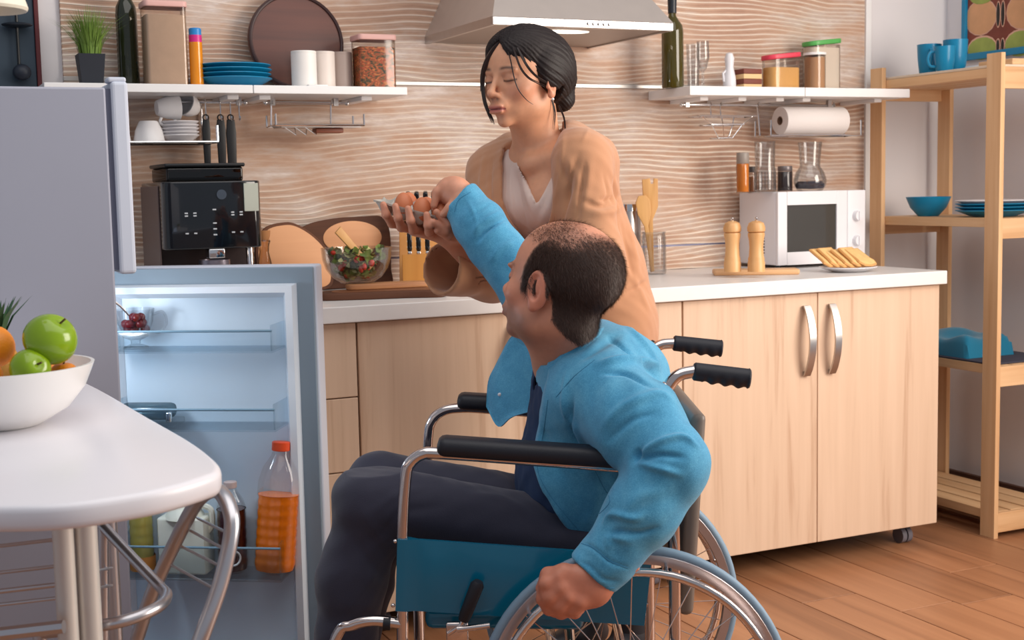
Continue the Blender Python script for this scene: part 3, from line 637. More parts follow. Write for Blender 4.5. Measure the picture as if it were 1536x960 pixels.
def jar(name, u0, u1, vt, Y, zb, label, bodym, fillm, fill, capm, cap=0.18, rs=1.0):
    x, w, h = span(u0, u1, vt, Y, zb); r = w/2*rs; t = thing(name, label, 'jar', (x, Y, zb), 0, 'jars and glasses on the microwave')
    MB().lathe([(0, 0), (r*.95, 0), (r, .004), (r, h*(1-cap)*.94), (r*.9, h*(1-cap)), (0, h*(1-cap))], 26).build('body', bodym, t)
    if fillm: MB().lathe([(0, .003), (r-.0025, .003), (r-.0025, h*fill), (0, h*fill)], 26).build('contents', fillm, t)
    if capm: MB().lathe([(r*.92, h*(1-cap)), (r*.95, h*(1-cap)+.001), (r*.95, h-.002), (r*.9, h), (0, h)], 26).build('cap', capm, t)
    return t
YM = my0+0.06
jar('spice_jar', 1104, 1124, 229, YM+0.02, ZM, 'tall spice jar with orange powder and grey cap', M_CLEAR, mat('paprika', (226, 140, 40), 0.8, bump=0.2), 0.72, mat('grey_cap', (150, 140, 132), 0.4), 0.27)
jar('spice_jar', 1121, 1134, 250, YM+0.10, ZM, 'small spice jar of brown powder behind the carafe', M_CLEAR, mat('brown_spice', (150, 96, 52), 0.8), 0.6, mat('dark_cap', (70, 62, 60), 0.4), 0.22)
x, w, h = span(1131, 1164, 212, YM, ZM); r = w/2
cf = thing('carafe', 'clear ribbed glass carafe on the microwave', 'carafe', (x, YM, ZM), 0, 'jars and glasses on the microwave')
MB().lathe([(0, 0), (r*.92, 0), (r, .005), (r*.98, h*.42), (r*.90, h*.5), (r*.95, h*.98), (r*.98, h), (r*.94, h), (r*.9, h*.98), (r*.86, h*.5), (r*.93, h*.42), (r*.94, .009), (0, .008)], 32).build('body', M_GLASS, cf)
for k in range(20): a = 2*PI*k/20; MB().tube([(r*.975*math.cos(a), r*.975*math.sin(a), .008), (r*.965*math.cos(a), r*.965*math.sin(a), h*.40)], 0.0014, 5).build('rib', M_GLASS, cf)
jar('pepper_jar', 1166, 1189, 249, YM+0.04, ZM, 'short jar of dark peppercorns on the microwave', M_CLEAR, mat('peppercorn', (48, 38, 46), 0.7, noise=0.5, nscale=200, bump=0.5, bscale=250), 0.78, mat('jar_cap_grey', (120, 112, 112), 0.35, 0.5), 0.2)
x, w, h = span(1190, 1240, 213, YM, ZM); r = w/2
vz = thing('glass_vase', 'clear waisted glass pot on the microwave', 'glass', (x, YM, ZM), 0, 'jars and glasses on the microwave')
MB().lathe([(0, 0), (r*.72, 0), (r*.95, h*.10), (r*1.0, h*.22), (r*.86, h*.38), (r*.62, h*.5), (r*.62, h*.62), (r*.72, h), (r*.69, h), (r*.58, h*.62), (r*.58, h*.5), (r*.82, h*.38), (r*.96, h*.22), (r*.9, h*.11), (0, .006)], 32).build('body', M_GLASS, vz)
MB().lathe([(0, .007), (r*.80, .009), (r*.90, h*.13), (r*.70, h*.20), (0, h*.17)], 28).build('contents', mat('dark_seeds', (70, 64, 74), 0.8, bump=0.4), vz)
# little board with two mills
bl = at(1071, 414, Z=WT); br = at(1200, 412, Z=WT); ang = math.atan2(br[1]-bl[1], br[0]-bl[0]); wl = float(np.hypot(*(br-bl)[:2]))
mb_ = tag(MB().box(0, wl, 0, 0.085, 0.0, 0.018, 0.006).build('serving_board', wood('beech', (228, 184, 138), (206, 156, 108), 'X', 0.8, 0.5), loc=(bl[0], bl[1], WT), rz=ang), 'small beech board beneath the two pepper mills', 'cutting board')
M_BEECH = wood('beech_turned', (232, 184, 128), (206, 150, 94), 'Z', 1.0, 0.4)
nrm = np.array([-math.sin(ang), math.cos(ang)])
for u, lab in ((1099.5, 'turned wooden pepper mill nearer the spatula jar'), (1135.5, 'turned wooden pepper mill before the microwave side')):
    p = at(u, 408, Z=WT+0.018); hgt = 0.158; r = 0.0265
    t = thing('pepper_mill', lab, 'pepper mill', (p[0]+nrm[0]*0.02, p[1]+nrm[1]*0.02, WT+0.018), 0, 'wooden pepper mills')
    MB().lathe([(0, 0), (r, 0), (r, .030), (r*.93, .033), (r*.96, .040), (r*.86, .048), (r*.80, .075), (r*.85, .095), (r*.98, .112), (r*.96, .120), (0, .120)], 28).build('body', M_BEECH, t)
    MB().lathe([(r*.80, .120), (r*1.02, .124), (r*1.05, .136), (r*.85, .150), (r*.4, .156), (0, .157)], 28).build('head', M_BEECH, t)
    MB().lathe([(.003, .155), (.005, .158), (.005, .166), (0, .169)], 12).build('knob', M_CHROME, t)
# toast on a plate
p = at(1273, 402, Z=WT)
p = np.array([2.60, -0.50, WT]); plate(tuple(p), 0.092, M_CHINA, 'white plate of toast in front of the microwave', None, 0.014)
M_TOAST = mat('toast', (236, 194, 130), 0.85, noise=0.22, nscale=40, bump=0.4, bscale=160); M_CRUST = mat('crust', (220, 166, 104), 0.8, noise=0.2)
for i in range(6):
    dx = -0.052+i*0.0225
    t = thing('toast_slice', ['leftmost slice of toast on the white plate', 'second slice of toast from the left, leaning', 'third slice of toast from the left', 'fourth slice of toast from the left', 'fifth slice of toast from the left', 'rightmost slice of toast on the white plate'][i], 'toast', (p[0]+dx*RH[0], p[1]+dx*RH[1], WT+0.0225-0.003*(i in (2, 3))), -YAW-0.85, 'slices of toast')
    out = [(0, -.034), (.055, -.033), (.068, -.038), (.084, -.030), (.090, 0), (.084, .030), (.068, .038), (.055, .033), (0, .034)]
    Mx = np.array(Matrix.Rotation(.60+.05*math.sin(i*2.1), 4, 'Y') @ Matrix.Translation((-.075, 0, 0)))
    MB().prism(out, 0.0005, 0.0105, 0.002).xf(Mx).build('crumb', M_TOAST, t)
    MB().tube([(a*1.0, b_*1.02, 0.0055) for a, b_ in out], 0.0050, 6, closed=True).xf(Mx).build('crust', M_CRUST, t)
# jar of wooden spoons, and a steel flask behind the woman
p = at(982, 412, Z=WT); 
uj = thing('utensil_jar', 'glass jar with wooden spatulas behind the woman', 'jar', (2.075, -0.17, WT)); r = 0.040
MB().lathe([(0, 0), (r*.9, 0), (r, .006), (r, .12), (r*.93, .13), (r, .138), (r-.003, .138), (r*.88, .13), (r-.003, .12), (r-.003, .008), (0, .007)], 30).build('body', M_GLASS, uj)
M_SPAT = wood('spatula_wood', (226, 176, 112), (202, 146, 86), 'Z', 1.0, 0.5)
def flat(out, t, x, y, z, ry, rzz=0.0):
    return MB().prism(out, -t/2, t/2, t*0.3).xf(np.array(Matrix.Translation((x, y, z)) @ Matrix.Rotation(rzz, 4, 'Z') @ Matrix.Rotation(ry, 4, 'Y') @ Matrix.Rotation(PI/2, 4, 'X')))
t = flat([(-.006, 0), (.006, 0), (.008, .17), (.026, .21), (.028, .30), (.014, .303), (.012, .285), (.004, .285), (.002, .303), (-.024, .30), (-.022, .21), (-.008, .17)], 0.008, 2.070, -0.165, WT+0.009, -0.02, -0.4).build('wooden_spatula', M_SPAT); tag(t, 'wooden spatula with notched blade standing in the jar', 'spatula', 'wooden utensils in the jar')
t = flat([(-.006, 0), (.006, 0), (.007, .15), (.022, .19), (.024, .23), (.012, .25), (-.012, .25), (-.024, .23), (-.022, .19), (-.007, .15)], 0.008, 2.062, -0.182, WT+0.009, -0.13, -0.4).build('wooden_spoon', M_SPAT); tag(t, 'wooden spoon leaning left in the jar', 'spoon', 'wooden utensils in the jar')
p = at(953, 306, Y=-0.12); t = thing('steel_flask', 'steel canister half hidden behind the cardigan sleeve', 'canister', (float(p[0])-0.02, -0.10, WT)); h = float(p[2])-WT
MB().lathe([(0, 0), (.045, 0), (.045, h-.022), (0, h-.022)], 30).build('body', M_STEEL, t); MB().lathe([(.047, h-.022), (.047, h), (.03, h+.004), (0, h+.004)], 30).build('lid', M_CHROME, t)
# coffee machine
cx0, cx1, cyf, cyb = 0.455, 0.712, -0.45, -0.14
CM = thing('coffee_machine', 'black automatic coffee machine behind the fridge door', 'coffee machine', ((cx0+cx1)/2, cyb, WT)); w = (cx1-cx0)/2; dd = cyf-cyb
M_CBLK = mat('glossy_black', (16, 20, 26), 0.12, noise=0.1, coat=0.5)
hb = 0.325
out = [(-w, 0), (w, 0), (w, dd+0.035)]+[(w-0.035+0.035*math.cos(a), dd+0.035+0.035*math.sin(a)) for a in (-.4, -.8, -1.2)]+[(-w+0.035-0.035*math.cos(a), dd+0.035+0.035*math.sin(a)) for a in (-1.2, -.8, -.4)]+[(-w, dd+0.035)]
MB().prism(out, 0.15, hb, 0.004).build('brew_head', M_CBLK, CM)
MB().box(-w, w, dd*0.45, 0, 0.03, 0.15).build('back_body', mat('dark_brown_plastic', (62, 48, 46), 0.4), CM, smooth=False)
MB().prism(out, 0.0, 0.03, 0.003).build('drip_tray', M_CBLK, CM)
MB().box(-w-0.004, -w, dd+0.06, 0, 0.03, hb-0.01, 0.002).build('side_panel', mat('side_grey_brown', (92, 74, 72), 0.35), CM, smooth=False)
MB().box(-w+0.025, w-0.03, dd+0.08, -0.02, hb, hb+0.038, 0.006).build('bean_hopper', glass('smoked_plastic', (90, 66, 58), thin=0.5), CM)
MB().box(-w+0.02, w-0.025, dd+0.075, -0.015, hb+0.038, hb+0.048, 0.004).build('hopper_lid', M_BLACK, CM)
MB().box(-w+0.035, w-0.04, dd+0.09, -0.03, hb+0.002, hb+0.026).build('beans', mat('coffee_beans', (48, 30, 24), 0.5, noise=0.4, nscale=160, bump=0.8, bscale=160), CM, smooth=False)
M_ICON = mat('icon_white', (205, 210, 214), 0.4)
for gx in (-0.062, 0.058):
    for rx in (-0.011, 0.011):
        for rz_ in (0.19, 0.235, 0.242): MB().box(gx+rx-0.004, gx+rx+0.004, dd-0.0012, dd+0.002, rz_, rz_+0.0035).build('icon', M_ICON, CM, smooth=False)
for rz_ in (0.185, 0.20, 0.215, 0.25): MB().box(-0.005, 0.004, dd-0.0012, dd+0.002, rz_, rz_+0.0035).build('icon', M_ICON, CM, smooth=False)
MB().tube([(0.02, dd-0.001, 0.29), (0.02, dd+0.004, 0.29)], 0.013, 16).build('power_button', mat('button_grey', (90, 100, 112), 0.2, 0.5), CM)
MB().box(w-0.05, w-0.012, dd-0.001, dd+0.004, 0.245, 0.318, 0.001).build('display', mat('display_glass', (196, 200, 186), 0.15), CM, smooth=False)
MB().box(-0.018, 0.024, dd+0.004, dd+0.05, 0.125, 0.15, 0.003).build('spout', M_CHROME, CM)
MB().tube([(0.098, dd+0.045, 0.15), (0.098, dd+0.035, 0.07)], [0.010, 0.008], 14).build('steam_pipe', M_CHROME, CM)
p = at(309, 370, Y=cyf+0.045)
t = thing('steel_cup', 'brushed steel cup beneath the coffee spout', 'cup', ((cx0+cx1)/2+0.004, cyf+0.045, WT+0.030)); 
MB().lathe([(0, 0), (.037, 0), (.040, .004), (.0405, .090), (.038, .090), (.036, .006), (0, .005)], 30).build('body', mat('steel_lavender', (160, 156, 168), 0.3, 0.85), t)
MB().tube([(.040, 0, .07), (.058, 0, .065), (.058, 0, .035), (.040, 0, .028)], 0.004, 8).build('handle', M_STEEL, t)
# corked bottle
p = at(395, 390, Y=-0.24); x, w, h = span(384, 406, 346, -0.24, WT)
t = thing('oil_bottle', 'small glass bottle with a cork stopper beside the coffee machine', 'bottle', (x, -0.24, WT)); r = 0.024
MB().lathe([(0, 0), (r, 0), (r*1.05, .01), (r*.95, h*.45), (r*.55, h*.68), (r*.62, h*.78), (r*.78, h*.84), (r*.7, h*.86), (0, h*.86)], 26).build('body', glass('warm_glass', (232, 216, 196), thin=0.8), t)
MB().lathe([(r*.55, h*.84), (r*.75, h*.92), (r*.8, h), (0, h)], 18).build('cork', mat('cork', (176, 122, 78), 0.9), t)
# bark-edged boards leaning on the wall
M_RAW = wood('raw_board', (224, 166, 120), (202, 142, 98), 'X', 0.4, 0.55); M_BARK = wood('bark', (112, 68, 44), (66, 38, 26), 'X', 0.5, 0.8)
def blob(pts, n=10): 
    P = [np.array(p, float) for p in pts]; m = len(P); out = []
    for i in range(m):
        a, b_, c, d = P[i-1], P[i], P[(i+1) % m], P[(i+2) % m]
        for k in range(n):
            t = k/n; q = 0.5*((2*b_)+(c-a)*t+(2*a-5*b_+4*c-d)*t*t+(3*b_-a-3*c+d)*t**3); out.append((float(q[0]), float(q[1])))
    return out
def bark_board(name, pix, Y, label, inset, holes=None):
    """outline measured on the leaning plane, raised from the worktop"""
    P = [at(u, v, Y=Y) for u, v in pix]; x0 = float(np.mean([p[0] for p in P]))
    out = blob([(float(p[0])-x0, max(0.0, float(p[2])-WT)) for p in P], 8); out = [(a, max(0.0, b_)) for a, b_ in out]
    t = thing(name, label, 'cutting board', (x0, Y, WT), 0, 'bark-edged boards leaning on the wall')
    lean(MB().prism(out, 0.0, 0.018, 0.003), 0.10).build('bark_edge', M_BARK, t)
    cz = sum(b_ for _, b_ in out)/len(out); cx = sum(a for a, _ in out)/len(out)
    if inset is not None:
        ins = [(cx+(a-cx)*inset[0]+inset[2], cz+(b_-cz)*inset[1]+inset[3]) for a, b_ in out]
        lean(MB().prism(ins, 0.0172, 0.0195, 0.0006), 0.10).build('face', M_RAW, t)
    return t
bark_board('rustic_board', [(384, 400), (384, 368), (398, 342), (424, 334), (444, 336), (470, 352), (492, 378), (498, 410), (494, 430), (470, 445), (420, 448), (395, 436)], -0.115, 'big pale round board with a bark rim, beside the corked bottle', (0.93, 0.92, 0, 0))
bark_board('rustic_board', [(440, 440), (440, 360), (460, 338), (500, 328), (545, 325), (575, 326), (585, 350), (585, 400), (582, 438), (520, 445)], -0.075, 'wide dark bark board with a pale oval face, behind the salad', None)
o = [x for x in COL.objects if x.name.startswith('rustic_board')][-1]
p = at(530, 357, Y=-0.085); ex, ez = 46*mpp(p), 25*mpp(p)
lean(MB().prism([(float(p[0])-o.location[0]+ex*math.cos(2*PI*k/48), float(p[2])-WT+ez*math.sin(2*PI*k/48)) for k in range(48)], 0.0172, 0.0200, 0.0006), 0.10).build('face', M_RAW, o)
# flat boards on the worktop
a = at(484, 452, Z=WT); b_ = at(664, 446, Z=WT); ang = math.atan2(b_[1]-a[1], b_[0]-a[0]); L0 = float(np.hypot(*(b_-a)[:2]))
t = thing('plank_board', 'dark bark-edged plank lying on the worktop beneath the salad', 'cutting board', (a[0], a[1], WT), ang)
MB().prism(blob([(0, 0.006), (L0*.3, 0), (L0*.7, 0.006), (L0, 0.0), (L0+.01, .10), (L0*.8, .16), (L0*.4, .15), (0.02, .12), (-.008, .06)], 6), 0, 0.020, 0.004).build('plank', M_BARK, t)
MB().prism(blob([(0.03, 0.020), (L0*.3, 0.018), (L0*.7, 0.022), (L0*.97, 0.02), (L0*.97, .09), (L0*.8, .14), (L0*.4, .13), (0.04, .10)], 6), 0.0195, 0.0212).build('top_face', wood('walnut_face', (150, 96, 62), (106, 62, 40), 'X', 0.6, 0.5), t)
t = MB().prism(blob([(0, 0), (.10, -.006), (.20, .004), (.215, .03), (.19, .055), (.09, .06), (0, .05), (-.012, .025)], 6), 0, 0.016, 0.004).build('small_plank', wood('light_bark', (206, 150, 102), (150, 96, 62), 'X', 0.8, 0.6), loc=(a[0]+0.10, a[1]+0.045, WT+0.0215), rz=ang+0.16)
tag(t, 'small pale plank lying across the dark plank beneath the bowl', 'cutting board')
# salad bowl
bx, by = a[0]+0.105, a[1]+0.10; bz = WT+0.0380; R = 0.098; H = 0.098
p = at(536, 420, Y=float(by)); bx = float(p[0])
prof = [(0, 0), (R*.42, 0)]+[(R*math.sin(PI/2*t)**0.75 if t > .25 else R*(.42+.22*t/.25), H*(1-math.cos(PI/2*t))) for t in (.25, .45, .62, .78, .9, 1.0)]
prof = [(0, 0), (R*.45, 0), (R*.70, H*.16), (R*.88, H*.40), (R*.97, H*.68), (R, H), (R-.003, H), (R*.94, H*.68), (R*.85, H*.41), (R*.67, H*.19), (R*.43, .006), (0, .005)]
bo = tag(MB().lathe(prof, 40).build('salad_bowl', M_GLASS, loc=(bx, by, bz)), 'clear glass bowl full of mixed salad', 'bowl')
rnd = random.Random(5)
def leaf(m, c, r, n_, up):
    q = Matrix.Rotation(rnd.uniform(0, 6.28), 3, 'Z') @ Matrix.Rotation(rnd.uniform(-1.1, 1.1), 3, 'X') @ Matrix.Rotation(rnd.uniform(-1.1, 1.1), 3, 'Y')
    vs = [Vector((0, 0, 0))]; k = 9
    for i in range(k): a2 = 2*PI*i/k; rr = r*(1+0.25*rnd.uniform(-1, 1)); vs.append(Vector((rr*math.cos(a2), 0.7*rr*math.sin(a2), 0.35*r*math.sin(a2*2+rnd.random()))))
    m.add([q @ v+Vector(c) for v in vs], [(0, 1+i, 1+(i+1) % k) for i in range(k)])
mats_s = {'lettuce': mat('lettuce', (116, 136, 58), 0.45, noise=0.4, nscale=60), 'pale': mat('pale_lettuce', (196, 192, 128), 0.45, noise=0.2, nscale=60), 'tomato': mat('tomato', (214, 62, 40), 0.25, noise=0.15), 'dark_leaf': mat('dark_leaf', (66, 78, 40), 0.5, noise=0.3)}
for nm, mm_ in mats_s.items():
    m = MB()
    for i in range({'lettuce': 60, 'pale': 55, 'tomato': 22, 'dark_leaf': 30}[nm]):
        t = rnd.uniform(0.10, 1.08); lim = R*(.45+.46*min(1, t)**.5)-0.016; rr = lim*rnd.uniform(.45, 1) if t < .95 else lim*math.sqrt(rnd.random()); a2 = rnd.uniform(0, 6.28)
        c = (rr*math.cos(a2), rr*math.sin(a2), 0.010+(H-0.012)*t*.9)
        if nm == 'tomato': m.ell(c, (rnd.uniform(.007, .014), rnd.uniform(.006, .011), rnd.uniform(.006, .011)), 10, 7)
        else: leaf(m, c, rnd.uniform(.010, .019), 8, 0)
    o = m.build('salad_'+nm, mm_, loc=(bx, by, bz)); o['kind'] = 'stuff'; tag(o, {'lettuce': 'green lettuce leaves in the glass salad bowl', 'pale': 'pale cabbage shreds in the glass salad bowl', 'tomato': 'red tomato pieces in the glass salad bowl', 'dark_leaf': 'dark green herb leaves in the glass salad bowl'}[nm], 'salad')
t = flat([(-.007, 0), (.007, 0), (.010, .085), (.012, .15), (-.012, .15), (-.010, .085)], 0.007, bx+0.035, by-0.02, bz+0.04, -0.75, 0.2).build('salad_server', M_SPAT); tag(t, 'wooden salad server sticking out of the salad bowl', 'spoon')
# knife block with knives
KB = thing('knife_block', 'pale wooden knife block behind the egg tray', 'knife block', (1.262, -0.16, WT), -0.42)
M_KB = wood('knife_block_wood', (222, 160, 84), (198, 132, 62), 'Z', 0.7, 0.45)
def side_prism(poly, x0, x1): return MB().prism([(y, z) for y, z in poly], x0, x1, 0.002).xf([[0, 0, 1, 0], [1, 0, 0, 0], [0, 1, 0, 0], [0, 0, 0, 1]])
side_prism([(-0.075, 0), (0.03, 0), (0.085, 0.165), (0.0, 0.215), (-0.02, 0.16)], -0.060, 0.060).build('tall_block', M_KB, KB)
side_prism([(-0.155, 0), (-0.077, 0), (-0.077, 0.090), (-0.155, 0.105)], -0.045, 0.062).build('low_block', M_KB, KB)
def knife(x, y, z, ln, tilt, lab, w=0.011):
    t = thing('knife', lab, 'knife', (KB.location[0]+math.cos(-.42)*x-math.sin(-.42)*y, KB.location[1]+math.sin(-.42)*x+math.cos(-.42)*y, z), -0.42, 'black-handled knives in the block')
    Mx = np.array(Matrix.Rotation(tilt, 4, 'X'))
    MB().box(-0.007, 0.007, -w, w, 0.012, ln, 0.005).xf(Mx).build('handle', M_CBLK, t)
    MB().box(-0.006, 0.006, -w*0.9, w*0.9, 0.0, 0.012, 0.002).xf(Mx).build('bolster', M_CHROME, t)
    for k in (0.35, 0.6, 0.85): MB().tube([(-0.0078, 0, ln*k), (0.0078, 0, ln*k)], 0.0022, 8).xf(Mx).build('rivet', M_CHROME, t)
    return t
for i, (x, y) in enumerate(((-0.030, -0.02), (-0.004, -0.022), (0.022, -0.02), (0.046, -0.018))): knife(x, y+0.016, WT+0.185, 0.105, 0.30, ['leftmost', 'second from left', 'third from left', 'rightmost'][i]+' black knife handle rising behind the eggs')
for i, x in enumerate((-0.024, 0.002, 0.028)): knife(x, -0.115, WT+0.1005, 0.068, 0.05, ['leftmost', 'middle', 'rightmost'][i]+' short black knife in the low front block', 0.009)

# ------------------------------------------------------------------ pine shelving unit by the right wall
SU = thing('shelving_unit', 'tall open pine shelving unit beside the cabinets', 'shelf', (3.055, -0.38, 0))
def su(x0, x1, y0, y1, z0, z1, name, m): return MB().box(x0-3.055, x1-3.055, y0+0.38, y1+0.38, z0, z1, 0.0015).build(name, m, SU, smooth=False)
for x0_, x1_ in ((3.055, 3.073), (3.372, 3.390)):
    for y0_, y1_ in ((-0.686, -0.623), (-0.125, -0.062)): su(x0_, x1_, y0_, y1_, 0, 1.585, 'post', M_PINE)
LV = ((1.471, 1.541), (0.990, 1.056), (0.506, 0.573), (0.019, 0.085))
for z0_, z1_ in LV:
    for y0_, y1_ in ((-0.6835, -0.6655), (-0.0825, -0.0645)): su(3.0735, 3.3715, y0_, y1_, z0_, z1_-0.0005, 'rail', M_PINEX)
    for k in range(4): su(3.0745+0.0755*k, 3.0745+0.0755*k+0.066, -0.6645, -0.0835, z1_-0.030, z1_, 'slat', M_PINEY)
ZT0, ZT1, ZT2 = 1.541, 1.056, 0.573
# top: tray, mugs, wood offcuts, framed picture
t = MB().prism(blob([(-.13, -.30), (.10, -.31), (.13, -.28), (.13, .25), (.10, .28), (-.12, .28), (-.14, .24), (-.145, -.27)], 4), 0, 0.010, 0.003).build('serving_tray', mat('cream_tray', (226, 208, 186), 0.5), loc=(3.222, -0.345, ZT0+0.0005)); tag(t, 'cream tray lying on top of the pine shelving unit', 'tray')
def mug(u, v, Y, z, label, rz, r=0.036, h=0.088):
    p = at(u, v, Y=Y); c = cup((float(p[0]), Y, z), r, h, M_TURQ, label, 'turquoise mugs on the shelving unit', rz)
    return c
def mugp(loc, label, rz, r=0.040, h=0.095):
    t = thing('mug', label, 'mug', loc, rz, 'turquoise mugs on the shelving unit')
    MB().lathe([(0, 0), (r*.72, 0), (r*.80, .004), (r*.94, h*.5), (r, h), (r-.003, h), (r*.9, h*.5), (r*.74, .008), (0, .008)], 30).build('body', M_TURQ, t)
    MB().tube(spline([(r*.86, 0, h*.2), (r*1.35, 0, h*.25), (r*1.55, 0, h*.5), (r*1.35, 0, h*.76), (r*.92, 0, h*.8)], 6), 0.005, 8).build('handle', M_TURQ, t); return t
def mug_at(u, X): p = at(u, 80, X=X); return (float(p[0]), float(p[1]), ZT0+0.0112)
mugp(mug_at(1394, 3.17), 'turquoise mug standing nearest the wall corner', -2.2, 0.042, 0.105)
mugp(mug_at(1433, 3.20), 'turquoise mug standing before the framed picture', 0.3, 0.042, 0.112)
mugp(mug_at(1417, 3.125), 'shorter turquoise mug standing in front of the other two', 2.6, 0.036, 0.085)
t = MB().box(-.05, .05, -.075, .075, 0, .020, 0.003).build('wood_offcut', M_PINEY, loc=(3.20, -0.565, ZT0+0.0112)); tag(t, 'short pine block lying near the front of the tray', 'wood block')
t = MB().box(-.07, .07, -.05, .05, 0, .016, 0.003).build('paper_napkins', M_WHITE, loc=(3.265, -0.43, ZT0+0.0112)); tag(t, 'white folded napkins between mugs and pine block', 'napkins')
pw, ph = 0.325, 0.40
PF = thing('framed_picture', 'turquoise framed print of tan and green halves on the right wall', 'picture', (XR-0.007, -0.258, 1.618))
for a0, a1 in ((-pw/2, -pw/2+.020), (pw/2-.020, pw/2)): MB().box(-.014, .006, a0, a1, 0, ph, 0.002).build('frame_side', M_TURQ, PF, smooth=False)
for b0, b1 in ((0, .024), (ph-.024, ph)): MB().box(-.014, .006, -pw/2+.020, pw/2-.020, b0, b1, 0.002).build('frame_rail', M_TURQ, PF, smooth=False)
MB().box(-.002, .005, -pw/2+.018, pw/2-.018, .02, ph-.02).build('print', mat('print_brown', (132, 62, 46), 0.5, noise=0.35, nscale=14), PF, smooth=False)
mt, mg, md, ml = mat('print_tan', (222, 166, 120), 0.5, noise=0.18, nscale=16), mat('print_green', (158, 172, 84), 0.5, noise=0.3, nscale=24), mat('print_dark', (44, 36, 32), 0.5), mat('print_rim', (226, 176, 150), 0.5)
def oval(yy, zz, ry_, rz_, mm_, x=0.0): MB().ell((-.0022-x, yy, zz), (.0012, ry_, rz_), 32, 8).build('print_shape', mm_, PF)
for zz in (.150, .335):
    oval(.076, zz, .078, .066, ml, 0); oval(.076, zz, .074, .062, mt, .0006); oval(-.122, zz, .078, .066, ml, 0); oval(-.122, zz, .074, .062, mt, .0006)
    for yy in (-.008, -.030): oval(yy, zz, .0115, .048, ml, .0008); oval(yy, zz, .0085, .043, md, .0014)
for zz in (.040, .240):
    oval(.068, zz, .072, .044, ml, .0016); oval(.068, zz-.003, .069, .041, mg, .0020); oval(-.112, zz, .072, .048, ml, .0016); oval(-.112, zz-.003, .069, .045, mg, .0020)
    for yy in (-.010, -.032): oval(yy, zz, .0105, .026, ml, .0022); oval(yy, zz, .0080, .022, md, .0026)
# middle level: bowl and plates
p = at(1394, 327, X=3.17)
bowlp = lambda R, H: [(0, 0), (R*.45, 0), (R*.50, .004), (R*.80, H*.45), (R, H), (R-.004, H), (R*.76, H*.46), (R*.42, .009), (0, .008)]
tag(MB().lathe(bowlp(0.078, 0.068), 36).build('bowl', M_TURQ, loc=(3.165, float(p[1]), ZT1+0.0005)), 'turquoise bowl on the middle shelf of the pine unit', 'bowl')
yc = float(at(1490, 320, X=3.215)[1])
for i in range(4): plate((3.215, yc, ZT1+0.0005+i*0.011), 0.125, M_TURQ if i < 3 else M_CHINA, ['lowest turquoise plate of the stack on the pine unit', 'middle turquoise plate of the stack on the pine unit', 'uppermost turquoise plate of the stack on the pine unit', 'white plate on top of the turquoise plates, pine unit'][i], 'plates on the pine unit', 0.020)
# low level: dark mat and folded cloth
t = MB().box(-.15, .15, -.275, .275, 0, .006, 0.002).build('place_mat', mat('dark_mat', (62, 62, 76), 0.8, bump=0.2), loc=(3.225, -0.374, ZT2+0.0005)); tag(t, 'dark grey mat on the low shelf of the pine unit', 'mat')
vs = []; fs = []; n1, n2 = 24, 30
for j in range(n2+1):
    for i in range(n1+1):
        x = -.11+.22*i/n1; y = -.17+.34*j/n2; ed = min(i, n1-i, j, n2-j)
        zz = 0.064*(1-math.exp(-ed*0.9))*(1+.16*math.sin(x*30+y*14)+.10*math.sin(y*40))
        vs.append((x, y, zz))
for j in range(n2):
    for i in range(n1): k = j*(n1+1)+i; fs.append((k, k+1, k+n1+2, k+n1+1))
fs.append(tuple([i for i in range(n1+1)]+[k*(n1+1)+n1 for k in range(1, n2+1)]+[n2*(n1+1)+i for i in range(n1-1, -1, -1)]+[k*(n1+1) for k in range(n2-1, 0, -1)])[::-1])
t = MB().add(vs, fs).build('folded_cloth', mat('teal_cloth', (0, 112, 146), 0.85, noise=0.1, bump=0.3, bscale=400, sheen=0.3), loc=(3.20, -0.35, ZT2+0.0070)); tag(t, 'folded teal cloth on the low shelf of the pine unit', 'cloth')
# wall by the fridge: dark panel with rod, disc and knob
xw0, xw1 = -0.42, float(at(59, 60, Y=-0.02)[0])
WP = thing('wall_panel', 'dark slate wall panel with a hanging rod above the fridge', 'wall panel', ((xw0+xw1)/2, 0, 1.35))
w = (xw1-xw0)/2
MB().box(-w, w-0.012, -0.03, -0.001, 0, 0.75, 0.003).build('panel', mat('slate', (46, 62, 76), 0.5, noise=0.15), WP, smooth=False)
MB().box(w-0.012, w, -0.036, -0.001, 0.05, 0.75, 0.002).build('edge_strip', mat('dark_red', (92, 30, 34), 0.5), WP, smooth=False)
xr = float(at(27, 60, Y=-0.06)[0])-(xw0+xw1)/2; zb = float(at(30, 108, Y=-0.06)[2])-1.35
MB().tube([(xr, -0.05, zb), (xr, -0.05, 0.74)], 0.004, 8).build('rod', M_BLACK, WP)
MB().ell((xr+0.006, -0.055, zb), (0.024, 0.02, 0.022)).build('knob', mat('knob_dark', (34, 40, 52), 0.5), WP)
zdisc = float(at(27, 37, Y=-0.06)[2])-1.35
MB().ell((xr, -0.055, zdisc), (0.040, 0.03, 0.007)).build('disc', mat('disc_dark', (26, 34, 44), 0.4), WP)
MB().box(xr-0.004, xr+0.004, -0.05, -0.02, zb+0.3, zb+0.31).build('rod_clip', M_BLACK, WP, smooth=False)
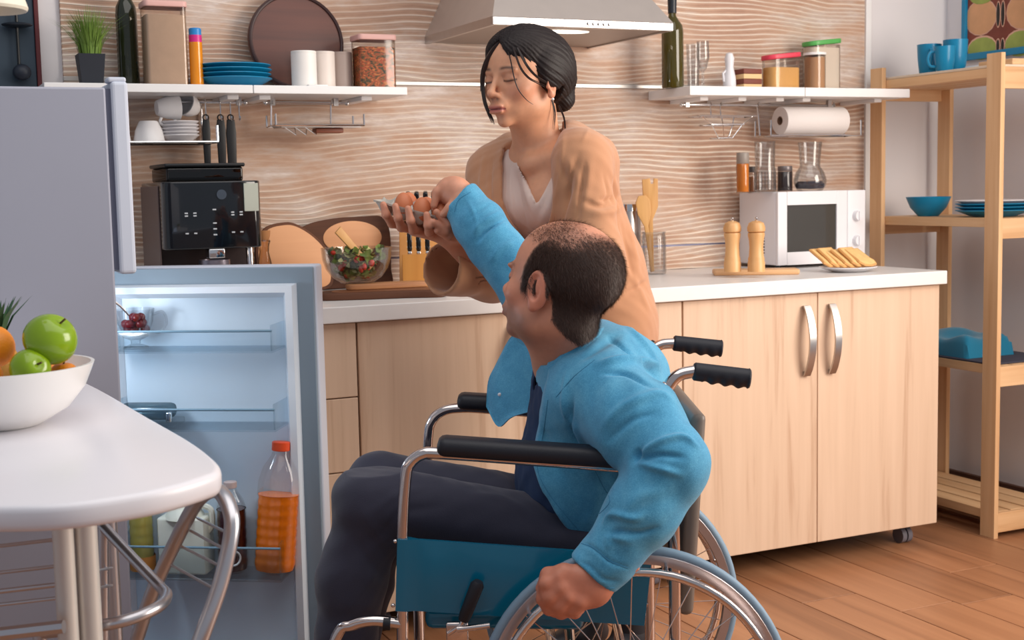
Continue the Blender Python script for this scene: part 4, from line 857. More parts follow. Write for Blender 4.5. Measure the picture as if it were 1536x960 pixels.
# ------------------------------------------------------------------ fridge, standing with its side to the room, lower door open
FYN, FYF = -1.30, -0.775
q = at(158, 131, Y=FYN); fx1 = float(q[0]); fzt = float(q[2]); fzs = float(at(190, 416, Y=FYN)[2])
M_FR = mat('fridge_silver', (164, 166, 180), 0.42, 0.25, noise=0.03, nscale=4); M_FRL = mat('fridge_light', (200, 206, 220), 0.4, noise=0.02); M_LINER = mat('fridge_liner', (206, 222, 236), 0.35, noise=0.02); M_GASK = mat('gasket', (132, 148, 162), 0.6, noise=0.03)
FR = thing('fridge', 'silver two-door fridge with its lower door standing open', 'fridge', (fx1-0.28, (FYN+FYF)/2, 0)); ox, oy = FR.location[0], FR.location[1]
def fb(x0, x1, y0, y1, z0, z1, b, name, m, parent=None): return MB().box(x0-ox, x1-ox, y0-oy, y1-oy, z0, z1, b).build(name, m, parent or FR, smooth=False)
xb = fx1-0.56
fb(xb, fx1, FYN, FYN+0.028, 0.03, fzt, 0.004, 'side_wall', M_FR); fb(xb, fx1, FYF-0.028, FYF, 0.03, fzt, 0.004, 'side_wall', M_FR)
fb(xb, fx1, FYN+0.028, FYF-0.028, fzt-0.03, fzt-0.001, 0, 'top_wall', M_FR); fb(xb, fx1, FYN+0.028, FYF-0.028, 0.03, 0.07, 0, 'bottom_wall', M_FR); fb(xb, xb+0.03, FYN+0.028, FYF-0.028, 0.07, fzt-0.03, 0, 'back_wall', M_LINER)
fb(xb+0.03, fx1-0.004, FYN+0.028, FYF-0.028, fzs-0.03, fzs+0.01, 0, 'divider', M_LINER)
for zz in (0.32, 0.55, 0.78): fb(xb+0.03, fx1-0.05, FYN+0.028, FYF-0.028, zz, zz+0.006, 0, 'glass_shelf', M_GLASS)
for xx in (xb+0.05, fx1-0.05):
    for yy in (FYN+0.05, FYF-0.05): MB().tube([(xx-ox, yy-oy, 0), (xx-ox, yy-oy, 0.032)], 0.02, 12).build('foot', M_BLACK, FR)
fdx = float(at(206, 415, Y=FYN)[0])
fd = fb(fx1+0.010, fdx, FYN, FYF, fzs+0.006, fzt+0.012, 0.007, 'freezer_door', M_FRL)
fb(fx1+0.0005, fx1+0.0100, FYN+0.008, FYF-0.008, fzs+0.015, fzt-0.002, 0, 'freezer_gasket', mat('gasket_dark', (88, 92, 112), 0.6))
fb(fx1+0.006, fdx-0.002, FYN+0.004, FYN+0.05, fzt+0.010, fzt+0.020, 0.004, 'hinge_cap', M_FRL, fd)
lm = MB().box(fx1-0.20-ox, fx1-0.12-ox, -0.02, 0.02, fzs-0.044, fzs-0.0305, 0.003).build('fridge_lamp', mat('fridge_lamp', (235, 242, 250), 0.4, emit=((225, 238, 255), 3.0)), FR)
pl = bpy.data.lights.new('fridge_light', 'POINT'); pl.energy = 2.8; pl.color = (0.86, 0.94, 1.0); pl.shadow_soft_size = 0.04; plo = bpy.data.objects.new('fridge_light', pl); COL.objects.link(plo); plo.parent = FR; plo.location = (fx1-0.10-ox, 0.0, fzs-0.10)
# open lower door: local x from hinge to free edge, local y towards the room (its inside)
hz1 = fzs-0.006; hz0 = 0.075
HN = np.array([fx1+0.030, FYF-0.006]); E_ = at(473, 397, Z=hz1)[:2]; vx = E_-HN; dl = float(np.linalg.norm(vx)); vx = vx/dl; dang = math.atan2(vx[1], vx[0])
LD = bpy.data.objects.new('lower_door', None)
vy = np.array([vx[1], -vx[0]])      # inside normal, towards the camera side
FM = Matrix(((vx[0], -vy[0]*-1, 0, HN[0]), (vx[1], vy[1], 0, HN[1]), (0, 0, 1, 0), (0, 0, 0, 1)))
FM = Matrix(((vx[0], vy[0], 0, HN[0]), (vx[1], vy[1], 0, HN[1]), (0, 0, 1, 0), (0, 0, 0, 1)))
FMn = np.array(FM); OFF = np.array([ox, oy, 0])
def dpart(mb, name, m, parent): 
    mb.xf(FMn); mb.v = [(p[0]-ox, p[1]-oy, p[2]) for p in mb.v]; return mb.build(name, m, parent, smooth=True, ang=35)
def dloc(x, y, z): p = FM @ Vector((x, y, z)); return (p.x, p.y, p.z)
def dpx(u, v, y):      # point of the photo on the plane parallel to the open door, y in front of it
    r = ray(u, v); n = np.array([vy[0], vy[1], 0]); o = np.array([HN[0], HN[1], 0])+n*y; t = ((o-CAMC) @ n)/(r @ n); P = CAMC+t*r
    return float((P[:2]-HN) @ vx), float(P[2])
door = dpart(MB().box(0, dl, -0.055, -0.002, hz0, hz1, 0.006), 'lower_door', M_FRL, FR)
dpart(MB().box(0.004, dl-0.004, -0.002, 0.008, hz0+0.004, hz1-0.004, 0.003), 'door_gasket', M_GASK, door)
dpart(MB().box(0.045, dl-0.050, 0.008, 0.011, hz0+0.05, hz1-0.045), 'liner_panel', M_LINER, door)
LB = mat('liner_white', (226, 234, 244), 0.3, noise=0.02)
a, b_, c, d = 0.040, dl-0.042, hz0+0.05, hz1-0.040
ring = lambda o, y: [(a+o, y, c+o), (b_-o, y, c+o), (b_-o, y, d-o), (a+o, y, d-o)]
m = MB(); V = ring(0, .008)+ring(.004, .034)+ring(.018, .040)+ring(.030, .012)
m.add(V, [(k*4+i, k*4+(i+1) % 4, k*4+4+(i+1) % 4, k*4+4+i) for k in range(3) for i in range(4)])
dpart(m, 'liner_frame', LB, door)
M_BIN = glass('bin_plastic', (244, 249, 252), 0.1, thin=0.30)
BIN = []
for v0, v1, kind in ((497, 530, 0), (615, 648, 0), (822, 872, 1)):
    x_, zt_ = dpx(320, v0, 0.12); _, zb_ = dpx(320, v1, 0.12); x0, x1 = a+0.026, b_-0.026
    bn = dpart(MB().box(x0, x1, 0.012, 0.120, zb_, zb_+0.004), 'door_bin', M_BIN, door)
    dpart(MB().box(x0, x1, 0.117, 0.120, zb_+0.004, zt_, 0.001), 'bin_front', M_BIN, bn)
    for xx in (x0, x1-0.004): dpart(MB().box(xx, xx+0.004, 0.012, 0.117, zb_+0.004, zt_+0.012), 'bin_end', M_BIN, bn)
    dpart(MB().tube([(x0, 0.1185, zt_), (x1, 0.1185, zt_)], 0.0028, 8), 'bin_rim', mat('bin_edge', (120, 150, 170), 0.25), bn)
    BIN.append(zb_+0.0045)
# things in the door bins
def bx_(u, y, v=600): return dpx(u, v, y)[0]
x = bx_(203, .062, 500); p = dloc(x, .062, BIN[0]); 
t = thing('dessert_glass', 'footed glass cup of dark cherries in the top door bin', 'glass', p); R = 0.044
MB().lathe([(0, 0), (R*.62, 0), (R*.62, .004), (R*.25, .010), (R*.25, .018), (R*.62, .026), (R*.9, .060), (R, .088), (R-.002, .088), (R*.87, .060), (R*.58, .030), (0, .024)], 30).build('cup', M_GLASS, t)
MB().tube(spline([(R*.9, 0, .075), (R*1.45, 0, .080), (R*1.6, 0, .055), (R*1.2, 0, .035), (R*.75, 0, .040)], 5), 0.003, 8).build('handle', M_GLASS, t); t.rotation_euler = (0, 0, -0.45)
rnd = random.Random(3)
for i in range(14):
    a2 = rnd.uniform(0, 6.28); rr = R*.55*math.sqrt(rnd.random()); k = i//5
    tag(MB().ell((0, 0, 0), (.0105, .0105, .0100), 14, 9).build('cherry', mat('cherry', (112, 18, 26), 0.2, noise=0.3), loc=(p[0]+rr*math.cos(a2), p[1]+rr*math.sin(a2), p[2]+.042+k*.014)), 'dark red cherry in the footed glass cup in the fridge door', 'cherry', 'cherries in the fridge door')
t = thing('teaspoon', 'steel teaspoon leaning in the cup of cherries', 'spoon', (p[0], p[1], p[2]+.05)); MB().tube([(0, 0, 0.01), (-.030, -.008, .046), (-.060, -.014, .072)], [.002, .0022, .003], 8).build('stem', M_STEEL, t); MB().ell((0.006, 0, 0.004), (.010, .007, .003)).build('bowl', M_STEEL, t)
x = bx_(240, .062, 630); p = dloc(x-.03, .062, BIN[1])
t = thing('glass_dish', 'clear glass butter dish in the middle door bin', 'dish', p, dang); MB().box(-.075, .075, -.035, .035, 0, .014, .003).build('base', M_GLASS, t); MB().box(-.062, .062, -.030, .030, .015, .048, .012).build('cover', glass('smoky_glass', (170, 186, 192), thin=.4), t); MB().box(.055, .068, -.032, -.02, .010, .034, .004).build('clasp', M_CHROME, t)
# bottles at the bottom
def pet(u, vtop, y, label, liq, liqh, capm, R, tilt=0.0, ribs=True, glassm=None):
    zb = BIN[2]; x, zt = dpx(u, vtop, y); H = zt-zb; p = dloc(x, y, zb)
    t = thing('bottle', label, 'bottle', p, 0, 'bottles in the fridge door'); gm = glassm or glass('pet_plastic', (253, 252, 251), thin=0.22)
    prof = [(0, 0.004), (R*.6, 0), (R*.92, .008), (R, .02)]
    z = .03
    while z < H*.56: prof += [(R, z), (R*.965, z+.006), (R, z+.012)]; z += .022
    prof += [(R, H*.60), (R*.97, H*.70), (R*.80, H*.80), (R*.45, H*.89), (R*.36, H*.93), (R*.36, H*.96), (0, H*.96)]
    MB().lathe(prof, 30).build('body', gm, t)
    lp = [(max(0, r_-.0025), max(z_, .004)) for r_, z_ in prof if z_ <= liqh*H]+[(R*.965, liqh*H), (0, liqh*H)]
    MB().lathe(lp, 30).build('juice', liq, t)
    MB().lathe([(R*.40, H*.93), (R*.43, H*.935), (R*.43, H*.995), (R*.38, H), (0, H)], 24).build('cap', capm, t)
    t.rotation_euler = (0, 0, 0)
    if tilt: t.rotation_euler = (0, tilt, 0)
    return t
M_OJ = mat('orange_juice', (242, 124, 12), 0.25, noise=0.06, coat=0.4)
b0 = pet(404, 664, 0.062, 'big bottle of orange juice with orange cap in fridge door', M_OJ, 0.60, mat('orange_cap', (238, 84, 40), 0.35), 0.047, tilt=0.0)
b0.rotation_euler = (-0.03, 0.10, 0)
ct = pet(345, 722, 0.062, 'bottle of dark cola with white ring mark in fridge door', mat('cola', (66, 22, 28), 0.15, noise=0.1, coat=0.5), 0.70, mat('cap_pale', (200, 180, 176), 0.4), 0.034)
vw = np.array([CAMC[0]-ct.location[0], CAMC[1]-ct.location[1]]); vw /= np.linalg.norm(vw); sdv = np.array([-vw[1], vw[0]])
MB().tube([(vw[0]*.0352*math.cos(.45*math.cos(a))+sdv[0]*.0352*math.sin(.45*math.cos(a)), vw[1]*.0352*math.cos(.45*math.cos(a))+sdv[1]*.0352*math.sin(.45*math.cos(a)), .040+.016*math.sin(a)) for a in np.linspace(0, 2*PI, 24, endpoint=False)], .0024, 6, closed=True).build('ring_mark', M_WHITE, ct)
t = pet(209, 735, 0.062, 'yellow oil bottle with orange base in fridge door', mat('yellow_oil', (190, 176, 86), 0.2, coat=0.4), 0.90, mat('cap_yellow', (206, 180, 60), 0.4), 0.028)
MB().lathe([(0.0285, 0.004), (0.0288, 0.010), (0.0288, 0.034), (0.0285, 0.036)], 28, close=False).build('base_band', mat('orange_band', (226, 140, 50), 0.4), t)
x, zt = dpx(276, 740, .062); p = dloc(x, .062, BIN[2]); H = zt-BIN[2]
t = thing('milk_jug', 'white plastic milk jug standing in the fridge door', 'jug', p, dang, 'bottles in the fridge door')
MB().prism([(-.052, -.030), (.052, -.030), (.056, -.024), (.056, .024), (.052, .030), (-.052, .030), (-.056, .024), (-.056, -.024)], 0, H*.72, .006).build('body', mat('milk_plastic', (222, 222, 208), 0.45, noise=0.03), t)
MB().lathe([(.045, H*.70), (.036, H*.80), (.018, H*.88), (.018, H*.92), (0, H*.92)], 24).build('shoulder', MATS['milk_plastic'], t)
MB().lathe([(.021, H*.91), (.021, H*.99), (0, H)], 20).build('cap', M_WHITE, t)
MB().tube(spline([(.030, 0, H*.86), (.060, 0, H*.80), (.062, 0, H*.6), (.050, 0, H*.5)], 5), .007, 8).build('handle', MATS['milk_plastic'], t)

# ------------------------------------------------------------------ white table with steel legs
TZ = 0.860; TH = 0.030
pix = [(-250, 600), (-120, 530), (0, 515), (60, 536), (135, 575), (225, 625), (290, 662), (326, 690), (330, 705), (312, 714), (262, 729), (200, 742), (100, 756), (0, 760), (-150, 758), (-330, 730)]
pts = [at(u, v, Z=TZ)[:2] for u, v in pix]; 
pts = [np.array([p[0], min(p[1], FYN-0.03)]) for p in pts]
c0 = np.mean(pts, axis=0); TB = thing('table', 'white table with rounded top and steel tube legs', 'table', (c0[0], c0[1], 0))
out = [(p[0]-c0[0], p[1]-c0[1]) for p in pts]
MB().prism(blob(out, 5), TZ-TH, TZ, 0.009).build('table_top', mat('table_white', (232, 229, 234), 0.28, noise=0.015), TB, ang=50)
M_LEG = mat('leg_satin', (198, 196, 200), 0.3, 0.9, noise=0.04); M_LEGC = mat('leg_cream', (222, 218, 212), 0.35, 0.3, noise=0.03)
def vloc(u, v, d): p = v2w(vd(u, v, d)); return np.array([p[0]-c0[0], p[1]-c0[1], p[2]])
for u, d, r in ((97, 1.70, 0.0135), (131, 1.72, 0.0150), (168, 2.15, 0.0120)):
    p = vloc(u, 850, d); MB().tube([(p[0], p[1], 0.0), (p[0], p[1], TZ-TH)], r, 18).build('leg', M_LEGC if u < 150 else M_LEG, TB)
p2 = vloc(-150, 850, 2.0); MB().tube([(p2[0], p2[1], 0.0), (p2[0], p2[1], TZ-TH)], 0.014, 16).build('leg', M_LEG, TB)
for v, d, r in ((814, 1.72, .0025), (854, 1.74, .0025), (882, 1.72, .0035), (902, 1.74, .0025), (946, 1.66, .009)):
    q0 = vloc(96, v-6, d); q1 = vloc(-60, v+12, d); MB().tube([q0, q1], r, 8).build('shelf_wire', M_LEG, TB)
for v in (858, 884): MB().tube([vloc(135, v, 1.74), vloc(168, v-6, 2.13)], .0022, 8).build('shelf_wire', M_LEG, TB)
MB().box(-.01, .01, -.01, .01, 0, .02).xf(np.array(Matrix.Translation(Vector(vloc(60, 800, 1.95))))).build('socket', M_BLACK, TB) if False else None
q = vloc(20, 800, 2.0); MB().box(q[0]-.16, q[0]+.14, q[1]-.10, q[1]+.06, TZ-TH-.045, TZ-TH-.0005, .003).build('underside_shade', mat('underside_shade_dark', (34, 28, 28), 0.6), TB, smooth=False)  # near-black block standing in for the shadow under the table top
# metal chair tucked under it
MC = thing('metal_chair', 'bent steel tube chair tucked beneath the white table', 'chair', tuple(v2w((-0.42, 2.0, 0))))
def cl(u, v, d): p = v2w(vd(u, v, d)); return p-np.array(MC.location)
arch = spline([cl(205, 960, 2.10), cl(228, 890, 2.08), cl(262, 815, 2.05), cl(292, 758, 2.0), cl(312, 738, 1.95), cl(330, 738, 1.88), cl(345, 765, 1.84), cl(347, 800, 1.82), cl(332, 870, 1.80), cl(308, 940, 1.78), cl(285, 1000, 1.77)], 7)
lo = cl(285, 1000, 1.77); hi_ = cl(205, 960, 2.10)
arch = [np.array([hi_[0]-.02, hi_[1], -MC.location[2]+0.0])]+arch+[np.array([lo[0]-.02, lo[1], 0.0])]
MB().tube(arch, 0.0115, 14).build('back_frame', M_LEG, MC)
for (u0, v0, u1, v1) in ((296, 777, 342, 800), (286, 796, 340, 826), (273, 820, 336, 852), (258, 848, 330, 888)):
    MB().tube([cl(u0, v0, 2.03), cl(u1, v1, 1.815)], 0.0022, 8).build('back_rod', M_STEEL, MC)
hp = spline([cl(155, 790, 2.05), cl(200, 838, 2.0), cl(240, 880, 1.95), cl(250, 893, 1.90), cl(238, 910, 1.84), cl(200, 927, 1.80), cl(152, 938, 1.78), cl(60, 950, 1.80)], 6)
MB().tube(hp, 0.0085, 12).build('seat_hoop', M_LEG, MC)
k = cl(60, 950, 1.80); MB().tube([k, (k[0]-.02, k[1], 0)], 0.0095, 12).build('leg', M_LEG, MC)
k = cl(155, 790, 2.05); MB().tube([k, (k[0]-.03, k[1]+.02, 0)], 0.0085, 12).build('leg', M_LEG, MC)
# fruit bowl
bc = v2w(vd(0, 645, 1.92)); bc[2] = TZ; R = 0.137; H = 0.089
prof = [(0, 0), (R*.40, 0), (R*.46, .004), (R*.72, H*.28), (R*.90, H*.62), (R, H), (R-.005, H), (R*.86, H*.63), (R*.68, H*.30), (R*.40, .010), (0, .009)]
tag(MB().lathe(prof, 56).build('fruit_bowl', mat('bowl_white', (240, 238, 236), 0.25, noise=0.01), loc=tuple(bc)), 'white bowl of fruit on the white table', 'bowl')
def fruit(name, u, v, d, r, m, label, cat, sq=1.0, stem=True, rot=0.0):
    p = v2w(vd(u, v, d)); t = thing(name, label, cat, tuple(p), rot, 'fruit in the white bowl')
    prof = []
    for i in range(17):
        th = PI*i/16; rr = r*math.sin(th)*(1+.06*math.cos(th)); z = -r*sq*math.cos(th)
        if stem: z -= r*.16*math.exp(-(rr/(r*.28))**2)*(1 if i > 8 else -.6)
        prof.append((max(rr, 0), z))
    MB().lathe(prof, 32, close=False).build('flesh', m, t)
    if stem: MB().tube([(0, 0, r*sq*.80), (r*.08, 0, r*sq*1.12)], .0016, 6).build('stem', mat('stem_brown', (90, 70, 40), .8), t)
    return t
M_APPLE = mat('green_apple', (128, 160, 20), 0.22, noise=0.12, nscale=18, coat=0.3); M_ORG = mat('orange_peel', (240, 142, 36), 0.4, noise=0.06, bump=0.3, bscale=350)
t = fruit('green_apple', 76, 508, 1.90, .0385, M_APPLE, 'large green apple on top of the fruit bowl', 'apple', .92); t.rotation_euler = (0.5, 0.5, 0)
t = fruit('green_apple', 46, 553, 1.868, .029, M_APPLE, 'green apple lying low by the bowl rim', 'apple', .9); t.rotation_euler = (1.2, 0, 0.4)
fruit('orange', -14, 520, 1.92, .034, M_ORG, 'orange at the frame edge, higher of two', 'orange', .96)
fruit('orange', -20, 562, 1.868, .022, M_ORG, 'orange at the frame edge, lower of two', 'orange', .96)
fruit('mandarin', 96, 562, 1.93, .022, M_ORG, 'small mandarin beneath the large green apple', 'mandarin', .85)
fruit('orange', 62, 556, 2.02, .030, M_ORG, 'orange hidden behind the low green apple', 'orange', .96)
PA = thing('pineapple', 'pineapple with spiky dark leaves behind the fruit', 'pineapple', tuple(v2w(vd(-8, 545, 2.00))), 0, 'fruit in the white bowl')
MB().ell((0, 0, 0), (.036, .036, .036), 20, 12).build('flesh', mat('pineapple', (176, 132, 60), .7, noise=.3, nscale=50, bump=.6, bscale=80), PA)
for i in range(22):
    a2 = i*2.4; ln = .055+.035*random.random(); rr = .15+.5*(i/22); d_ = np.array([math.cos(a2), math.sin(a2), 0]); s_ = np.array([-d_[1], d_[0], 0])
    b0_ = np.array([0, 0, .030])+d_*.010; m_ = b0_+d_*ln*.45*rr+np.array([0, 0, ln*.55]); e_ = b0_+d_*ln*rr*1.1+np.array([0, 0, ln*.95])
    MB().add([b0_-s_*.005, b0_+s_*.005, m_+s_*.006, m_-s_*.006, e_, b0_-d_*.002, m_-d_*.002], [(0, 1, 2, 3), (3, 2, 4), (0, 3, 6, 5), (1, 5, 6, 2), (3, 4, 6), (2, 6, 4)]).build('leaf', mat('pineapple_leaf', (58, 92, 62), .5, noise=.3), PA, smooth=False)
# pendant lamp at the top left corner
lp = v2w(vd(-25, 16, 1.9)); PL = thing('pendant_lamp', 'white pendant lamp shade hanging over the table', 'lamp', tuple(lp))
MB().lathe([(.058, 0), (.060, .004), (.045, .05), (.018, .085), (.008, .095), (.006, .092), (.016, .082), (.043, .048), (.056, .002), (.058, 0)], 36, close=False).build('shade', mat('lamp_cream', (232, 228, 210), .4), PL)
MB().tube([(0, 0, .09), (0, 0, 1.2)], .003, 8).build('cord', M_BLACK, PL)
MB().ell((0, 0, .035), (.022, .022, .028)).build('bulb', mat('bulb_white', (240, 240, 235), .3), PL)
# ------------------------------------------------------------------ wheelchair (chair frame: s back, d across, z up)
WB = np.array([0.204, 2.57, 0.0])
WC = thing('wheelchair', 'chrome wheelchair with teal side panels carrying the seated man', 'wheelchair', tuple(v2w(WB)), -YAW)
def w_(s, d, z): return np.array([s, d, z])-WB
def wp(u, v, d): return vd(u, v, d)-WB
DN, DF = 2.34, 2.80
M_TYRE = mat('tyre_grey', (122, 146, 166), 0.55, noise=0.05); M_RIM = mat('rim_silver', (196, 188, 190), 0.28, 0.9, noise=0.03); M_CHR = mat('chair_chrome', (214, 202, 198), 0.12, 1.0, noise=0.03)
M_VINYL = mat('teal_vinyl', (0, 104, 136), 0.22, noise=0.06, nscale=6, bump=0.25, bscale=14, coat=0.35); M_PAD = mat('black_pad', (26, 27, 36), 0.5, noise=0.1, bump=0.15, bscale=500); M_LEATH = mat('grey_leatherette', (112, 100, 92), 0.42, noise=0.08)
def torus(r, rr, n=72, k=10, c=(0, 0, 0)): return MB().tube([(c[0]+r*math.cos(2*PI*i/n), c[1], c[2]+r*math.sin(2*PI*i/n)) for i in range(n)], rr, k, closed=True)
WS, WZ, WR = 0.204, 0.281, 0.281
spk = None
for d, sgn, nm in ((2.285, -1, 'near'), (2.855, 1, 'far')):
    c = w_(WS, d, WZ)
    prof = [(WR-.032, -.0105), (WR-.015, -.0115), (WR-.013, -.009), (WR-.013, .009), (WR-.015, .0115), (WR-.032, .0105), (WR-.034, 0), (WR-.032, -.0105)]
    rim = MB().lathe(prof, 72, close=False).xf([[1, 0, 0, 0], [0, 0, 1, 0], [0, -1, 0, 0], [0, 0, 0, 1]]).build('wheel', M_RIM, WC); rim.location = tuple(c)
    torus(WR-.0098, .0098).build('tyre', M_TYRE, rim)
    torus(WR-.036, .0078, c=(0, sgn*.046, 0)).build('handrim', M_CHR, rim)
    for k in range(6): a = 2*PI*k/6+.3; MB().tube([((WR-.036)*math.cos(a), sgn*.046, (WR-.036)*math.sin(a)), ((WR-.026)*math.cos(a), sgn*.008, (WR-.026)*math.sin(a))], .003, 6).build('handrim_bolt', M_CHR, rim)
    MB().tube([(0, -.045, 0), (0, .045, 0)], .019, 20).tube([(0, -.047, 0), (0, -.040, 0)], .030, 20).tube([(0, .040, 0), (0, .047, 0)], .030, 20).build('hub', M_CHR, rim)
    for k in range(28):
        a = 2*PI*k/28; b = a+(.32 if k % 2 else -.32); y = .030*(1 if (k//2) % 2 else -1)
        if spk is None: o = spk = MB().tube([(.026*math.cos(.32), 0, .026*math.sin(.32)), (WR-.031, 0, 0)], .0011, 6, caps=False).build('spoke', M_CHR, rim)
        else: o = spk.copy(); COL.objects.link(o); o.parent = rim
        o.location = (0, y*.55, 0); o.rotation_euler = (0, -a, 0); o.scale = (1, 1, 1 if k % 2 else -1)
# side frames
for d, nm in ((DN, 'near'), (DF, 'far')):
    if nm == 'near': front = [wp(604, 975, d), wp(604, 800, d), wp(609, 715, d), wp(616, 694, d), wp(634, 681, d), wp(662, 680, d), wp(800, 690, d), wp(940, 701, d)]
    else: front = [w_(-.195, d, .30), wp(640, 760, d), wp(642, 660, d), wp(648, 632, d), wp(664, 617, d), wp(690, 612, d), wp(740, 614, d), w_(.23, d, .692)]
    pth = spline(front, 6); MB().tube(pth, .0108, 14).build('arm_tube', M_CHR, WC)
    e = front[-1]
    # back post and push handle
    if nm == 'near': hb = [w_(.285, d+.02, .12), w_(.285, d+.02, .60), wp(998, 600, d+.02), wp(1003, 580, d+.02), wp(1018, 563, d+.02), wp(1042, 557, d+.02)]; g0, g1 = wp(1040, 557, d+.02), wp(1125, 567, d+.02)
    else: hb = [w_(.285, d, .12), w_(.285, d, .62), wp(976, 545, d), wp(980, 526, d), wp(992, 517, d), wp(1012, 515, d)]; g0, g1 = wp(1010, 514.5, d), wp(1083, 522, d)
    post = MB().tube(spline(hb, 6), .0112, 14).build('back_post', M_CHR, WC)
    ax = (g1-g0); L_ = np.linalg.norm(ax); vs = []; fs = []; nn, kk = 41, 16; ax /= L_; up = np.array([0, 0, 1.0]); up -= ax*(up @ ax); up /= np.linalg.norm(up); sd = np.cross(ax, up)
    for i in range(nn):
        t = i/(nn-1)
        for k in range(kk):
            a = 2*PI*k/kk; rr = .0165*(1+.06*(t > .96))
            if math.sin(a) < 0: rr *= 1+.26*(-math.sin(a))*((0.5+0.5*math.cos(2*PI*(t*4.3+.5)))-.35)*(t > .15)+.16*t*(-math.sin(a))
            if i in (0, nn-1): rr *= .86
            vs.append(g0+ax*L_*t+rr*(math.cos(a)*sd+math.sin(a)*up))
    for i in range(nn-1):
        for k in range(kk): fs.append((i*kk+k, i*kk+(k+1) % kk, (i+1)*kk+(k+1) % kk, (i+1)*kk+k))
    fs += [tuple(range(kk))[::-1], tuple((nn-1)*kk+k for k in range(kk))]
    MB().add(vs, fs).build('grip', M_PAD, WC, ang=60)
    # arm pad
    if nm == 'near': p0, p1 = wp(656, 668, d), wp(948, 688, d)
    else: p0, p1 = wp(686, 601, d), w_(.20, d, .716)
    ln = float(np.linalg.norm(p1-p0)); th = math.atan2(-(p1[2]-p0[2]), p1[0]-p0[0])
    MB().box(0, ln, -.030, .030, -.0165, .0175, .014).xf(np.array(Matrix.Translation(Vector(p0)) @ Matrix.Rotation(th, 4, 'Y'))).build('arm_pad', M_PAD, WC, ang=60)
    # lower rails
    z0 = .362; MB().tube([w_(-.215, d, z0+.006), w_(.285, d, z0-.010)], .0105, 12).build('seat_rail', M_CHR, WC)
    MB().tube([w_(-.215, d, .300), w_(.285, d, .290)], .0105, 12).build('lower_rail', M_CHR, WC)
    MB().tube([w_(-.215, d, .300), w_(-.215, d, .20)], .012, 12).build('caster_post', M_CHR, WC)
    # footrest hanger, foot plate and front caster
    fp = spline([wp(606, 936, DN)+np.array([0, d-DN, 0]), wp(560, 931, DN)+np.array([0, d-DN, 0]), wp(528, 938, DN)+np.array([0, d-DN, 0]), wp(505, 955, DN)+np.array([0, d-DN, 0]), w_(-.375, d, .25), w_(-.44, d, .12)], 6)
    MB().tube(fp, .0105, 12).build('footrest_hanger', M_CHR, WC)
    MB().tube([wp(586, 935, DN)+np.array([0, d-DN, 0]), wp(575, 934, DN)+np.array([0, d-DN, 0])], .0128, 12).build('rubber_collar', M_PAD, WC)
    MB().box(-.10, .07, -.075, .075, -.006, .006, .004).xf(np.array(Matrix.Translation(Vector(w_(-.46, d+(.08 if nm == 'near' else -.08), .105))))).build('foot_plate', M_PAD, WC)
    cw = MB().tube([w_(-.19, d-.014, .085), w_(-.19, d+.014, .085)], .085, 36).build('caster_wheel', M_TYRE, WC)
    for yy in (-.020, .020): MB().tube([w_(-.19, d+yy, .085), w_(-.205, d+yy, .20)], .006, 8).build('caster_fork', M_CHR, cw)
# teal side panels (thin padded vinyl, folded round the front upright)
for d, nm in ((DN-.002, 'near'), (DF+.002, 'far')):
    tl_, tr_, bl_, br_ = wp(597, 806, DN), wp(978, 833, DN), wp(594, 913, DN), wp(966, 937, DN); n1, n2 = 26, 12; vs = []
    for sd_ in (-1, 1):
        for j in range(n2+1):
            for i in range(n1+1):
                t, q_ = i/n1, j/n2; P = (tl_*(1-t)+tr_*t)*(1-q_)+(bl_*(1-t)+br_*t)*q_
                bulge = .005*math.sin(PI*t)*math.sin(PI*q_)+.004*math.exp(-((t-.14)/.035)**2)*math.sin(PI*q_)
                thk = .004 if t > .05 else .0125
                vs.append(P+np.array([0, d-DN+sd_*thk+(bulge*(-1 if nm == 'near' else 1)), 0]))
    fs = []; off = (n1+1)*(n2+1)
    for j in range(n2):
        for i in range(n1): k = j*(n1+1)+i; fs += [(k, k+1, k+n1+2, k+n1+1), (off+k, off+k+n1+1, off+k+n1+2, off+k+1)]
    for i in range(n1): fs += [(i, off+i, off+i+1, i+1), (n2*(n1+1)+i, n2*(n1+1)+i+1, off+n2*(n1+1)+i+1, off+n2*(n1+1)+i)]
    for j in range(n2): a, b = j*(n1+1), (j+1)*(n1+1); fs += [(a, b, off+b, off+a), (a+n1, off+a+n1, off+b+n1, b+n1)]
    pn = MB().add(vs, fs).build('side_panel', M_VINYL, WC, ang=50)
    for P in (tl_, bl_): MB().ell(P+np.array([-.004, d-DN-.010, -.004 if P is tl_ else .010]), (.004, .004, .004), 12, 8).build('stud', M_CHR, pn)
# seat, backrest, cross bars
MB().box(-.20, .09, -.215, .215, -.020, .020, .014).xf(np.array(Matrix.Translation(Vector(w_(.02+.01, 2.57, .405))) @ Matrix.Rotation(.03, 4, 'Y'))).build('seat', M_VINYL, WC)
vs = []; n1 = 14
bk = MB().box(.292, .320, 2.375, 2.79, .40, .775, .012); bk.v = [(p[0]-WB[0]+.03*max(0, (p[2]-.6))/.2+.012*math.cos((p[1]-2.58)/.21*1.4), p[1]-WB[1], p[2]) for p in bk.v]; bk.build('backrest', M_LEATH, WC)
MB().tube([w_(.10, DN, .29), w_(.10, DF, .36)], .010, 10).build('cross_brace', M_CHR, WC); MB().tube([w_(.06, DN, .36), w_(.06, DF, .29)], .010, 10).build('cross_brace', M_CHR, WC)
MB().tube([w_(WS, 2.285, WZ), w_(WS, 2.855, WZ)], .009, 10).build('axle', M_CHR, WC)
